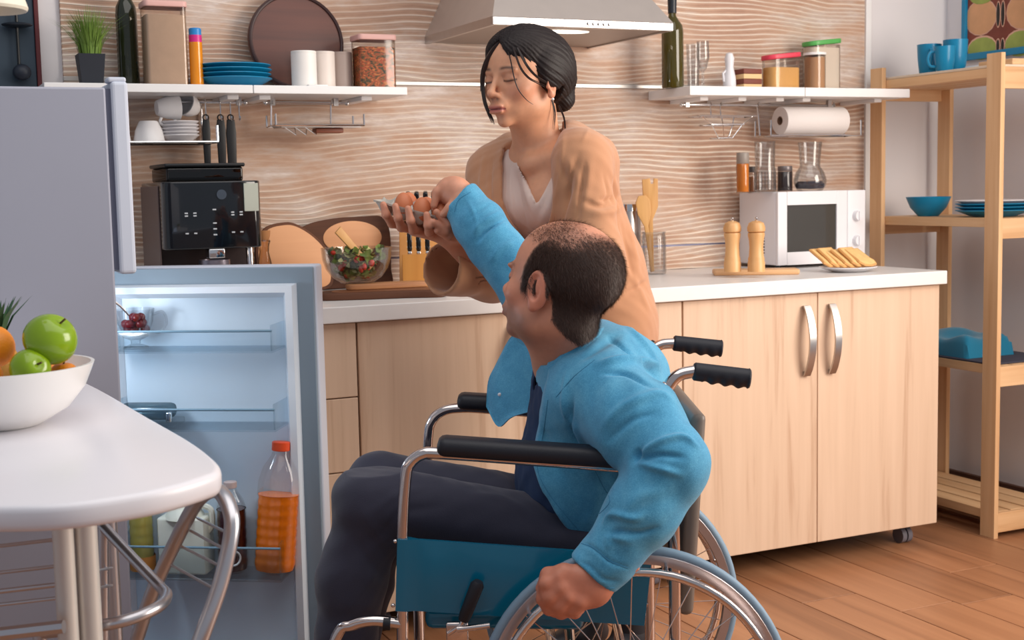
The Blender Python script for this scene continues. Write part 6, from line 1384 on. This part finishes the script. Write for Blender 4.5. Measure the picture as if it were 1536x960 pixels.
# far sleeve
fs_.cone(SHF, EF, .064, .060, .03); fs_.cone(EF, vd(718, 337, 2.815), .061, .056, .02); fs_.cone(vd(720, 340, 2.815), vd(700, 310, 2.832), .054, .046, .008); fs_.cone(vd(700, 310, 2.832), vd(692, 299, 2.838), .047, .047, .004)
fs_.ell(vd(690, 296, 2.842), (.022, .035, .022), None, .01, 'sub')
fs_.cut(lambda X, Y, Z: np.where(Z > .97, (X-WF[0])*.70-(Z-WF[2])*.62-(Y-WF[1])*.20+.006, .5), .004)
wl_ = vd(896, 855, 2.247)
fs_.cut(lambda X, Y, Z: np.where((Z < .56) & (Y < 2.34), -((X-wl_[0])*ax_[0]+(Y-wl_[1])*ax_[1]+(Z-wl_[2])*ax_[2])+.012, .5), .004)
Vs, Fs = fs_.mesh(2)
Vs = wobble(Vs, Fs, .0012, 30, 11)
Vs = folds(Vs, Fs, [
    ([(952, 688), (985, 665), (1022, 655), (1045, 668)], .006, 0.0088), ([(955, 692), (990, 683), (1025, 686)], .005, -0.0080), ([(958, 694), (985, 702), (1022, 712)], .006, 0.0080), ([(950, 690), (962, 676)], .007, -0.0160),
    ([(905, 640), (935, 610), (985, 590), (1010, 600)], .009, 0.0072), ([(912, 662), (945, 632), (985, 618)], .006, -0.0056), ([(862, 640), (885, 700), (930, 735)], .010, 0.0064),
    ([(858, 600), (855, 640), (875, 680)], .006, -0.0096), ([(850, 560), (846, 610), (862, 655)], .006, 0.0064),
    ([(905, 790), (918, 772), (950, 778), (965, 772)], .006, 0.0080), ([(915, 812), (925, 798), (960, 800), (985, 792)], .005, -0.0072), ([(912, 825), (916, 806), (945, 812)], .006, 0.0064), ([(935, 770), (960, 745), (1000, 735)], .012, 0.0048),
    ([(868, 842), (885, 850), (905, 868), (928, 872)], .0035, -0.0032), ([(872, 815), (890, 822), (915, 842), (942, 852)], .003, -0.0035),
    ([(925, 470), (950, 500), (985, 540)], .010, 0.0096), ([(915, 505), (945, 530), (985, 565)], .007, -0.0096), ([(900, 545), (935, 540), (975, 545), (988, 552)], .008, 0.0128), ([(905, 560), (940, 560), (975, 580)], .006, -0.0096), ([(870, 540), (900, 520), (930, 500)], .010, -0.0064),
    ([(700, 300), (712, 322), (716, 345)], .0030, 0.0026), ([(716, 362), (728, 346), (745, 334), (764, 324)], .0048, -.0120), ([(708, 352), (722, 336), (740, 324), (756, 316)], .0070, .0070), ([(735, 392), (752, 372), (772, 362)], .006, 0.0048), ([(700, 330), (715, 318), (735, 305)], .003, -0.0035),
    ([(815, 640), (830, 690), (880, 760)], .012, -0.0048), ([(880, 700), (895, 740), (880, 790)], .010, 0.0048)])
# far front flap with its placket, pulled open by the raised arm
rows = [P3((822, 515, 2.66), (815, 545, 2.64), (812, 580, 2.63), (818, 612, 2.61)), P3((782, 500, 2.70), (768, 530, 2.71), (752, 580, 2.71), (770, 625, 2.67)), P3((768, 505, 2.72), (752, 540, 2.73), (738, 590, 2.73), (748, 640, 2.70)), P3((758, 520, 2.74), (744, 548, 2.75), (733, 572, 2.75), (730, 610, 2.74))]
Vf, Ff = sheet(rows, .003)
# collar: stand and fall round the neck
def ringpts(pp): return P3(*pp)
c_top = [(925, 505, 2.62), (905, 512, 2.52), (880, 528, 2.462), (852, 552, 2.455), (830, 570, 2.475), (812, 560, 2.52), (806, 545, 2.56)]
c_mid = [(928, 490, 2.62), (906, 490, 2.515), (878, 504, 2.452), (848, 528, 2.445), (822, 548, 2.466), (806, 545, 2.52), (800, 532, 2.56)]
c_out = [(945, 512, 2.62), (922, 520, 2.48), (892, 538, 2.422), (860, 565, 2.420), (834, 596, 2.440), (815, 590, 2.48), (806, 572, 2.53)]
Vc, Fc = sheet([P3(*c_top), P3(*c_mid), P3(*c_out)], .004)
V, F = join([(Vs, Fs), (Vf, Ff), (Vc, Fc)])
shirt = skinmesh('denim_shirt', V, F, M_DENIM, MAN, MBASE)
T = bvh(V, F); M_ST = mat('denim_stitch', (58, 126, 164), 0.85)
for pix in ([(822, 600), (815, 650), (806, 700), (820, 735), (846, 770), (872, 800)], [(848, 842), (880, 858), (905, 880), (922, 882)], [(872, 815), (890, 822), (915, 842), (942, 852)], [(892, 705), (905, 730), (915, 752), (895, 775)], [(682, 318), (688, 300), (706, 288)], [(834, 596), (860, 566), (892, 540)]):
    P = onsurf(T, dense(pix, 5), .0002)
    if len(P) > 3: MB().tube([p-MBASE for p in P], .0007, 5).build('seam', M_ST, shirt)
p = onsurf(T, [(750, 592)], .001)
if p: MB().ell(p[0]-MBASE, (.004, .002, .004), 12, 8).build('button', M_CHINA, shirt)
# trousers and shoes
fp_ = Field((-.47, 2.36, .04), (.32, 2.80, .67), .006)
fp_.ell((.165, 2.57, .505), (.115, .165, .080), None, .03); fp_.cone((.15, 2.49, .500), KN+np.array([0, 0, -.012]), .082, .070, .03); fp_.cone((.15, 2.65, .500), KF+np.array([0, 0, -.012]), .082, .070, .03)
fp_.ell(KN+np.array([.008, 0, -.010]), (.068, .062, .066), None, .03)
for k_, a_ in ((KN, AN), (KF, AF)): fp_.cone(k_+np.array([.010, 0, -.02]), k_*.5+a_*.5, .066, .062, .03); fp_.cone(k_*.5+a_*.5, np.array([a_[0], a_[1], .13]), .062, .055, .03)
Vp, Fp = fp_.mesh(2); Vp = wobble(Vp, Fp, .0012, 28, 5)
Vp = folds(Vp, Fp, [([(560, 770), (590, 745), (640, 730)], .008, .003), ([(575, 800), (600, 770), (660, 760)], .008, -.003), ([(700, 740), (760, 750), (820, 790)], .010, .003), ([(730, 700), (770, 715), (780, 740)], .008, -.006), ([(540, 760), (565, 800), (600, 830)], .009, .003), ([(525, 800), (560, 850), (590, 880)], .010, -.003), ([(800, 740), (830, 770), (850, 800)], .010, -.004)])
skinmesh('trousers', Vp, Fp, mat('navy_trousers', (44, 44, 62), 0.8, noise=0.12, bump=0.25, bscale=500, sheen=0.2), MAN, MBASE)
for a_ in (AN, AF):
    f2 = Field((a_[0]-.22, a_[1]-.07, .10), (a_[0]+.09, a_[1]+.07, .24), .006); x0 = a_[0]
    f2.cone((x0+.035, a_[1], .150), (x0-.07, a_[1], .138), .040, .036, .03); f2.cone((x0-.07, a_[1], .138), (x0-.15, a_[1], .132), .038, .030, .03); f2.cone((x0+.005, a_[1], .16), (x0, a_[1], .20), .046, .044, .02); f2.cut(lambda X, Y, Z: Z-.1125+0*X+0*Y)
    v2, f2_ = f2.mesh(2); skinmesh('shoe', v2, f2_, mat('shoe_dark', (34, 34, 40), 0.5), MAN, MBASE)
# ------------------------------------------------------------------ the standing woman
FB = np.array([0.16, 3.20, 0.0])
WOM = thing('person', 'dark-haired woman in tan cardigan standing at the worktop with eggs', 'person', tuple(v2w(FB)), -YAW)
SKW = (214, 156, 122)
wf = frame((-.70, -.70, -.05), (-.05, -.05, .99)); WH = vd(786, 115, 3.05); WSC = .985
fw = Field(WH-np.array([.15, .15, .34]), WH+np.array([.20, .24, .15]), .0023)
Lw = build_head(fw, WH, wf, WSC, False, .92, -.012)
tr = np.array([-.66, .72, 0.12]); tf = frame((-.70, -.66, -.20), (-.10, -.05, 1.0))
CHS, WST, HPS = vd(822, 292, 3.15), vd(852, 392, 3.20), vd(890, 478, 3.27)
SR, SL = vd(748, 262, 3.25), vd(870, 240, 3.03)
def wtrunk(f, g):
    f.ell(CHS, (.135+g, .085+g, .125+g), tf, .03); f.ell(WST, (.115+g, .085+g, .14+g), tf, .05); f.ell(HPS, (.150+g, .115+g, .13+g), tf, .05)
    f.cone(SR, SL, .046+g, .048+g, .05)
    for x in (-1, 1): f.ell(CHS+tf @ np.array([x*.058, .062, -.005]), (.052+g, .048+g, .055+g), tf, .04)
fw.cone(Lw(0, -.030, -.050), vd(808, 232, 3.135), .048, .052, .03); fw.cone(Lw(0, .012, -.072), vd(800, 236, 3.115), .030, .040, .03)
def chestplate(f, g):
    for a, b in ((vd(798, 244, 3.05), SL+np.array([-.02, 0, .02])), (vd(792, 246, 3.06), SR+np.array([.02, 0, .01]))): f.cone(a, b, .012+g, .012+g, .03)     # collarbones
    f.cone(vd(808, 232, 3.135), CHS, .052+g, .06+g, .03)
wtrunk(fw, 0); chestplate(fw, 0)
Vw, Fw = fw.mesh(2); cw_ = headcol(Vw, WH, wf, WSC, SKW, (176, 92, 86), (64, 42, 36), False)
# hands holding the egg tray
fz = Field(vd(565, 420, 2.80)-.04, vd(790, 285, 3.06)+np.array([.03, .03, .03]), .0021)
fz.cone(vd(722, 398, 3.03), vd(676, 357, 2.935), .034, .025, .02); fz.cone(vd(676, 357, 2.935), vd(630, 343, 2.915), .026, .030, .02, nrm=(0, 0, 1), f=.62)
for a, b, c, d in (((620, 341, 2.930), (588, 335, 2.880), (579, 322, 2.846), (575, 307, 2.846)), ((624, 344, 2.915), (602, 341, 2.866), (597, 327, 2.834), (593, 309, 2.834)), ((634, 346, 2.905), (620, 345, 2.856), (616, 331, 2.824), (612, 313, 2.824)), ((648, 348, 2.900), (644, 348, 2.848), (642, 338, 2.820), (640, 322, 2.820))):
    fz.chain(P3(a, b, c, d), [.0115, .0098, .0090, .0072], .005)
fz.chain(P3((668, 350, 2.95), (645, 330, 2.985), (622, 318, 2.995)), [.013, .011, .0085], .008)
fz.cone(vd(785, 392, 2.95), vd(728, 362, 2.925), .032, .026, .02); fz.cone(vd(728, 360, 2.925), vd(694, 352, 2.905), .026, .029, .02, nrm=(0, .3, 1), f=.70)
for a, b, c in (((692, 345, 2.875), (672, 336, 2.830), (655, 318, 2.822)), ((690, 352, 2.885), (668, 346, 2.835), (650, 333, 2.820)), ((692, 357, 2.895), (672, 354, 2.850), (656, 346, 2.830))):
    fz.chain(P3(a, b, c), [.0112, .0096, .0074], .005)
fz.chain(P3((702, 345, 2.88), (690, 328, 2.850), (678, 318, 2.840)), [.0125, .0105, .0085], .007)
Vz, Fz = fz.mesh(1)
V, F = join([(Vw, Fw), (Vz, Fz)]); cc = np.concatenate([cw_, np.tile(np.array(lin((204, 138, 110))[:3]), (len(Vz), 1))])
skinmesh('body', V, F, M_SKIN, WOM, FB, cc)
rg = vd(686, 336, 2.838); MB().tube([rg-FB+np.array([.0108*math.cos(a), .006*math.sin(a), .0108*math.sin(a)*.6]) for a in np.linspace(0, 2*PI, 18, endpoint=False)], .0014, 6, closed=True).build('ring', M_CHROME, WOM)
MB().ell(Lw(-.0850, -.002, -.056)-FB, (.0032, .0032, .0032), 12, 8).build('earring', mat('pearl', (240, 236, 230), .2), WOM)
# camisole
ft = Field((-.14, 2.96, .70), (.42, 3.45, 1.32), .0048); wtrunk(ft, .005); chestplate(ft, .005)
v0, vl, vr = vd(806, 306, 3.02), vd(757, 205, 3.08), vd(846, 232, 3.00)
ft.cut(lambda X, Y, Z: np.maximum(v0[2]+(v0[0]-X)*(vl[2]-v0[2])/(v0[0]-vl[0]), v0[2]+(X-v0[0])*(vr[2]-v0[2])/(vr[0]-v0[0]))-Z+0*Y, .003)
ft.cut(lambda X, Y, Z: Z-.82+0*X+0*Y)
Vt, Ft = ft.mesh(2); Vt = folds(Vt, Ft, [([(780, 250), (790, 290), (802, 330)], .008, .004), ([(775, 260), (782, 300), (790, 340)], .006, -.003), ([(834, 270), (822, 310), (806, 345)], .007, .004), ([(826, 275), (815, 305), (808, 320)], .005, -.003), ([(765, 250), (768, 300), (776, 340)], .008, .004)])
skinmesh('camisole', Vt, Ft, mat('ivory_satin', (222, 198, 186), 0.42, noise=0.04, sheen=0.3), WOM, FB)
# cardigan
M_CARD = mat('tan_knit', (192, 138, 102), 0.88, noise=0.07, nscale=14, bump=0.3, bscale=700, sheen=0.35)
fc = Field((-.24, 2.84, .70), (.46, 3.46, 1.38), .0046); wtrunk(fc, .016)
fc.cone(vd(856, 212, 3.13), vd(880, 240, 3.12), .048, .062, .05); fc.cone(vd(872, 256, 3.15), vd(905, 400, 3.25), .076, .088, .06); fc.cone(vd(905, 400, 3.25), vd(922, 500, 3.28), .088, .098, .05)
fc.cone(vd(770, 225, 3.24), vd(742, 262, 3.24), .045, .055, .04)
sl = [(vd(u, v, 3.03)[2], vd(u, v, 3.03)[0]) for u, v in ((790, 520), (772, 400), (764, 350), (754, 300), (752, 240), (762, 190), (772, 160))]
sr = [(vd(u, v, 3.03)[2], vd(u, v, 3.03)[0]) for u, v in ((800, 520), (808, 400), (816, 350), (830, 305), (841, 250), (846, 200), (846, 160))]
lz, lx, rx = np.array([a[0] for a in sl]), np.array([a[1] for a in sl]), np.array([a[1] for a in sr]); rz2 = np.array([a[0] for a in sr])
fc.cut(lambda X, Y, Z: np.maximum(np.maximum(np.interp(Z, lz, lx).astype(np.float32)-X, X-np.interp(Z, rz2, rx).astype(np.float32)), Y-3.17), .003)
fc.cone(Lw(0, -.030, -.05), vd(808, 238, 3.13), .062, .066, .006, 'sub')
fc.cut(lambda X, Y, Z: Z-.775+0*X+0*Y)
ELw, ERw = vd(893, 385, 2.98), vd(738, 408, 3.10)
fc.cone(SL, ELw, .064, .062, .04); fc.cone(ELw, vd(800, 402, 2.95), .058, .052, .03)
fc.cone(SR, ERw, .064, .070, .04); fc.cone(ERw, vd(665, 403, 2.985), .064, .063, .03, nrm=(0, .25, 1), f=.96)
op = unit(vd(672, 404, 2.985)-vd(722, 406, 3.06)); oc = vd(662, 403, 2.985)
fc.cut(lambda X, Y, Z: np.where((X < .03) & (Z < 1.10), -((X-oc[0])*op[0]+(Y-oc[1])*op[1]+(Z-oc[2])*op[2])+.004, .5), .003)
fc.cone(vd(640, 402, 2.955), vd(716, 402, 3.05), .056, .052, .004, 'sub', nrm=(0, .25, 1), f=.96)
Vc, Fc = fc.mesh(2); Vc = wobble(Vc, Fc, .0012, 26, 21)
Vc = folds(Vc, Fc, [([(846, 200), (842, 250), (832, 305)], .0050, .0040), ([(872, 215), (880, 200), (884, 190)], .004, .002), ([(862, 245), (852, 285), (845, 330)], .0045, -.0090), ([(878, 245), (872, 290), (866, 330)], .0045, -.0080), ([(896, 300), (925, 296), (946, 280)], .0050, -.0070), ([(838, 240), (850, 280), (842, 320)], 0.0075, -0.0067), ([(850, 235), (865, 270), (860, 315)], 0.0100, 0.0067), ([(868, 232), (860, 270), (850, 310)], 0.0063, -0.0067), ([(885, 240), (880, 280), (872, 320)], 0.0112, 0.0056), ([(872, 300), (900, 310), (925, 303), (945, 292)], 0.0075, -0.0067), ([(885, 318), (915, 318), (938, 306)], 0.0100, 0.0056), ([(915, 255), (925, 290), (918, 318)], 0.0100, 0.0056), ([(905, 262), (912, 290), (905, 312)], 0.0063, -0.0045),
    ([(940, 330), (950, 370), (958, 410)], 0.0125, 0.0056), ([(932, 340), (942, 380), (950, 420)], 0.0075, -0.0045), ([(945, 410), (962, 440), (975, 470)], 0.0100, 0.0045), ([(940, 440), (965, 425), (985, 405)], 0.0050, -0.0056),
    ([(728, 230), (722, 270), (724, 310)], 0.0088, 0.0045), ([(738, 240), (735, 280), (738, 320)], 0.0063, -0.0045)])
skinmesh('cardigan', Vc, Fc, M_CARD, WOM, FB)
# trousers and shoes below
fp_ = Field((-.05, 3.02, .03), (.48, 3.46, .92), .009); HX = HPS
fp_.ell(HPS+np.array([0, 0, -.02]), (.135, .105, .12), tf, .03)
for k in (-1, 1):
    h_ = HPS+tf @ np.array([k*.075, -.01, -.06]); kn_ = np.array([h_[0]-.01, h_[1]-.02, .46]); an_ = np.array([h_[0]+.01, h_[1], .08]); fp_.cone(h_, kn_, .080, .058, .03); fp_.cone(kn_, an_, .055, .045, .02)
    f2 = Field((an_[0]-.20, an_[1]-.2, -.005), (an_[0]+.10, an_[1]+.10, .12), .006); fd_ = unit((-.70, -.66, 0)); f2.cone(an_+np.array([0, 0, -.03]), an_+fd_*.11+np.array([0, 0, -.045]), .042, .032, .02); f2.cone(an_-fd_*.03+np.array([0, 0, -.04]), an_+np.array([0, 0, .0]), .036, .045, .02); f2.cut(lambda X, Y, Z: Z-.0015+0*X+0*Y)
    v2, f2_ = f2.mesh(1); skinmesh('shoe', v2, f2_, MATS['shoe_dark'], WOM, FB)
v2, f2_ = fp_.mesh(2); skinmesh('trousers', v2, f2_, mat('black_trousers', (30, 28, 34), .8, noise=.1), WOM, FB)
# hair: parted cap drawn back into a low knot, loose strands
fq = Field(WH-np.array([.16, .16, .17]), WH+np.array([.20, .20, .16]), .0026)
EH = lambda c, r, k, mode='add': fq.ell(Lw(*c), np.array(r)*WSC, wf, k*WSC, mode)
EH((0, -.018, .036), (.0815, .1010, .0800), .01); EH((0, .006, .058), (.070, .080, .050), .03); EH((-.030, -.050, .010), (.060, .070, .075), .03); EH((.030, -.050, .010), (.060, .070, .075), .03)
def skin_zone(X, Y, Z):
    q = np.stack(np.broadcast_arrays(X-WH[0], Y-WH[1], Z-WH[2]), -1) @ wf/WSC; x, y, z = np.abs(q[..., 0]), q[..., 1], q[..., 2]
    g = z-(.092-1.35*x-.50*(.092-y))
    low = np.where(y > -.045, z+.055-.9*(-.012-y), z+.085)
    front = np.maximum(g, -.012-y)          # removed where this is negative
    return np.minimum(front, low)
EH((-.076, -.014, .010), (.014, .034, .036), .02); EH((.076, -.014, .010), (.014, .034, .036), .02)
fq.cut(skin_zone, .009)
EH((-.006, -.098, -.034), (.046, .040, .048), .015); EH((-.030, -.092, -.056), (.030, .030, .028), .012); EH((-.022, -.108, -.006), (.034, .028, .030), .015)
Vq, Fq = fq.mesh(2)
A_, B_ = Lw(0, .080, .100), Lw(-.01, -.10, -.04); ax_ = unit(B_-A_); e1 = unit(np.cross(ax_, [0, 0, 1.0])); e2 = np.cross(ax_, e1); N = normals(Vq, Fq)
def ridge(V):
    w = V-A_; t = w @ ax_; a = np.arctan2(w @ e1, w @ e2); return .0007*np.sin(41*a+3*np.sin(t*38+a*3))+.0006*np.sin(83*a+5*np.sin(t*25))+.0004*np.sin(171*a+4*np.sin(t*31))
Vq = Vq+N*ridge(Vq)[:, None]
hc = np.tile(np.array(lin((30, 21, 21))[:3]), (len(Vq), 1))*(1+160*ridge(Vq)[:, None])
M_HAIRW = attrmat('dark_hair', 0.55, 0.0, 0.25, 600, spec=0.3)
skinmesh('hair', Vq, Fq, M_HAIRW, WOM, FB, hc)
M_STR = mat('dark_hair_strand', (40, 28, 27), 0.4, noise=.2)
def lock(pp, r0, n, spread, seed):
    r = random.Random(seed)
    for i in range(n):
        o = np.array([r.uniform(-1, 1), r.uniform(-1, 1), r.uniform(-1, 1)])*spread; P = [p+o*(k/len(pp)*.8+.35)-FB for k, p in enumerate(P3(*pp))]; S = spline(P, 6); m_ = len(S)
        MB().tube(S, [r0*(1-.85*(k/(m_-1))**2) for k in range(m_)], 5).build('hair_strand', M_STR, WOM)
lock([(757, 62, 3.010), (740, 74, 3.000), (729, 96, 3.010), (724, 122, 3.025), (727, 150, 3.020), (733, 168, 3.015), (740, 184, 3.010)], .0030, 8, .0040, 1)
lock([(760, 58, 3.000), (744, 70, 2.995), (731, 90, 3.005), (724, 112, 3.020), (723, 138, 3.030)], .0045, 7, .004, 2)
lock([(758, 62, 2.985), (766, 90, 2.955), (771, 114, 2.945), (778, 134, 2.945), (790, 149, 2.950), (800, 156, 2.960)], .0011, 3, .0014, 3)
lock([(770, 72, 2.965), (780, 100, 2.945), (792, 116, 2.945), (806, 124, 2.955), (818, 130, 2.975)], .0016, 5, .0024, 4)
lock([(776, 72, 2.965), (790, 98, 2.950), (804, 114, 2.955), (820, 124, 2.975)], .0022, 5, .003, 9)
lock([(828, 150, 3.03), (832, 170, 3.04), (830, 196, 3.05)], .0012, 3, .003, 5)
lock([(838, 158, 3.05), (846, 178, 3.06), (848, 200, 3.07)], .0016, 4, .003, 6)
lock([(846, 90, 3.10), (858, 112, 3.11), (863, 130, 3.12)], .0007, 3, .005, 7)
# ------------------------------------------------------------------ tray of eggs
ta, tb = vd(568, 299, 2.90), vd(705, 334, 2.87); tc_ = (ta+tb)/2; ex_ = unit(tb-ta); L_ = float(np.linalg.norm(tb-ta)); ey_ = unit(np.cross([0, 0, 1.0], ex_)); ez_ = np.cross(ex_, ey_); TM = np.stack([ex_, ey_, ez_], 1)
tw = v2w(tc_); TR = thing('egg_tray', 'grey pulp egg tray held in the hands of the woman', 'egg tray', tuple(tw), -YAW); W_ = .094; nc = 5; cl_ = L_/nc
n1, n2 = 60, 26; vs = []
def tz(x, y):
    cx = (x+L_/2)/cl_; cy = (y+W_/2)/(W_/2); fx_, fy_ = cx-math.floor(cx)-.5, cy-math.floor(cy)-.5
    r = math.hypot(fx_, fy_)*2; ed = min(x+L_/2, L_/2-x, y+W_/2, W_/2-y)
    z = -.026*max(0, 1-r**2.2)
    pk = abs(fx_) > .30 and abs(fy_) > .30 and ed > .010
    z += .020*max(0, (math.hypot(fx_, fy_)-.45)/.25) if ed > .008 else 0
    return z
for sgn in (0, 1):
    for j in range(n2+1):
        for i in range(n1+1):
            x, y = -L_/2+L_*i/n1, -W_/2+W_*j/n2; z = tz(x, y)
            if sgn: z = min(z-.003, -.004) if min(i, n1-i, j, n2-j) < 2 else min(z, 0)-.004
            k = 1 if z > -.002 else 1-.10*min(1, -z/.026); vs.append(TM @ np.array([x*k, y*k, z]))
fs = []; off = (n1+1)*(n2+1)
for j in range(n2):
    for i in range(n1): k = j*(n1+1)+i; fs += [(k, k+1, k+n1+2, k+n1+1), (off+k, off+k+n1+1, off+k+n1+2, off+k+1)]
for i in range(n1): fs += [(i, off+i, off+i+1, i+1), (n2*(n1+1)+i, n2*(n1+1)+i+1, off+n2*(n1+1)+i+1, off+n2*(n1+1)+i)]
for j in range(n2): a, b = j*(n1+1), (j+1)*(n1+1); fs += [(a, b, off+b, off+a), (a+n1, off+a+n1, off+b+n1, b+n1)]
MB().add(vs, fs).build('pulp', mat('paper_pulp', (196, 190, 180), .9, noise=.06, bump=.4, bscale=300), TR, ang=60)
M_EGG = mat('brown_egg', (208, 124, 84), .45, noise=.06, nscale=30)
eggp = [(max(0, .0205*math.sin(PI*i/14)*(1-.10*math.cos(PI*i/14)*-1)), -.027*math.cos(PI*i/14)) for i in range(15)]
for i, (cx, cy, lab) in enumerate(((1, 0, 'brown egg nearest the camera, leftmost in the tray'), (2, 0, 'brown egg nearest the camera, second in the tray'), (3, 0, 'brown egg nearest the camera, between the reaching fingers'), (1, 1, 'brown egg in the far row of the tray, leftmost'), (2, 1, 'brown egg in the far row of the tray, middle'), (3, 1, 'brown egg in the far row of the tray, by the fingers'), (4, 1, 'brown egg in the far row at the tray end'))):
    p = v2w(tc_+TM @ np.array([-L_/2+cl_*(cx+.5), -W_/4+cy*W_/2, .0035]))
    o = MB().lathe(eggp, 22, close=False).build('egg', M_EGG, loc=tuple(p)); tag(o, lab, 'egg', 'brown eggs in the tray')
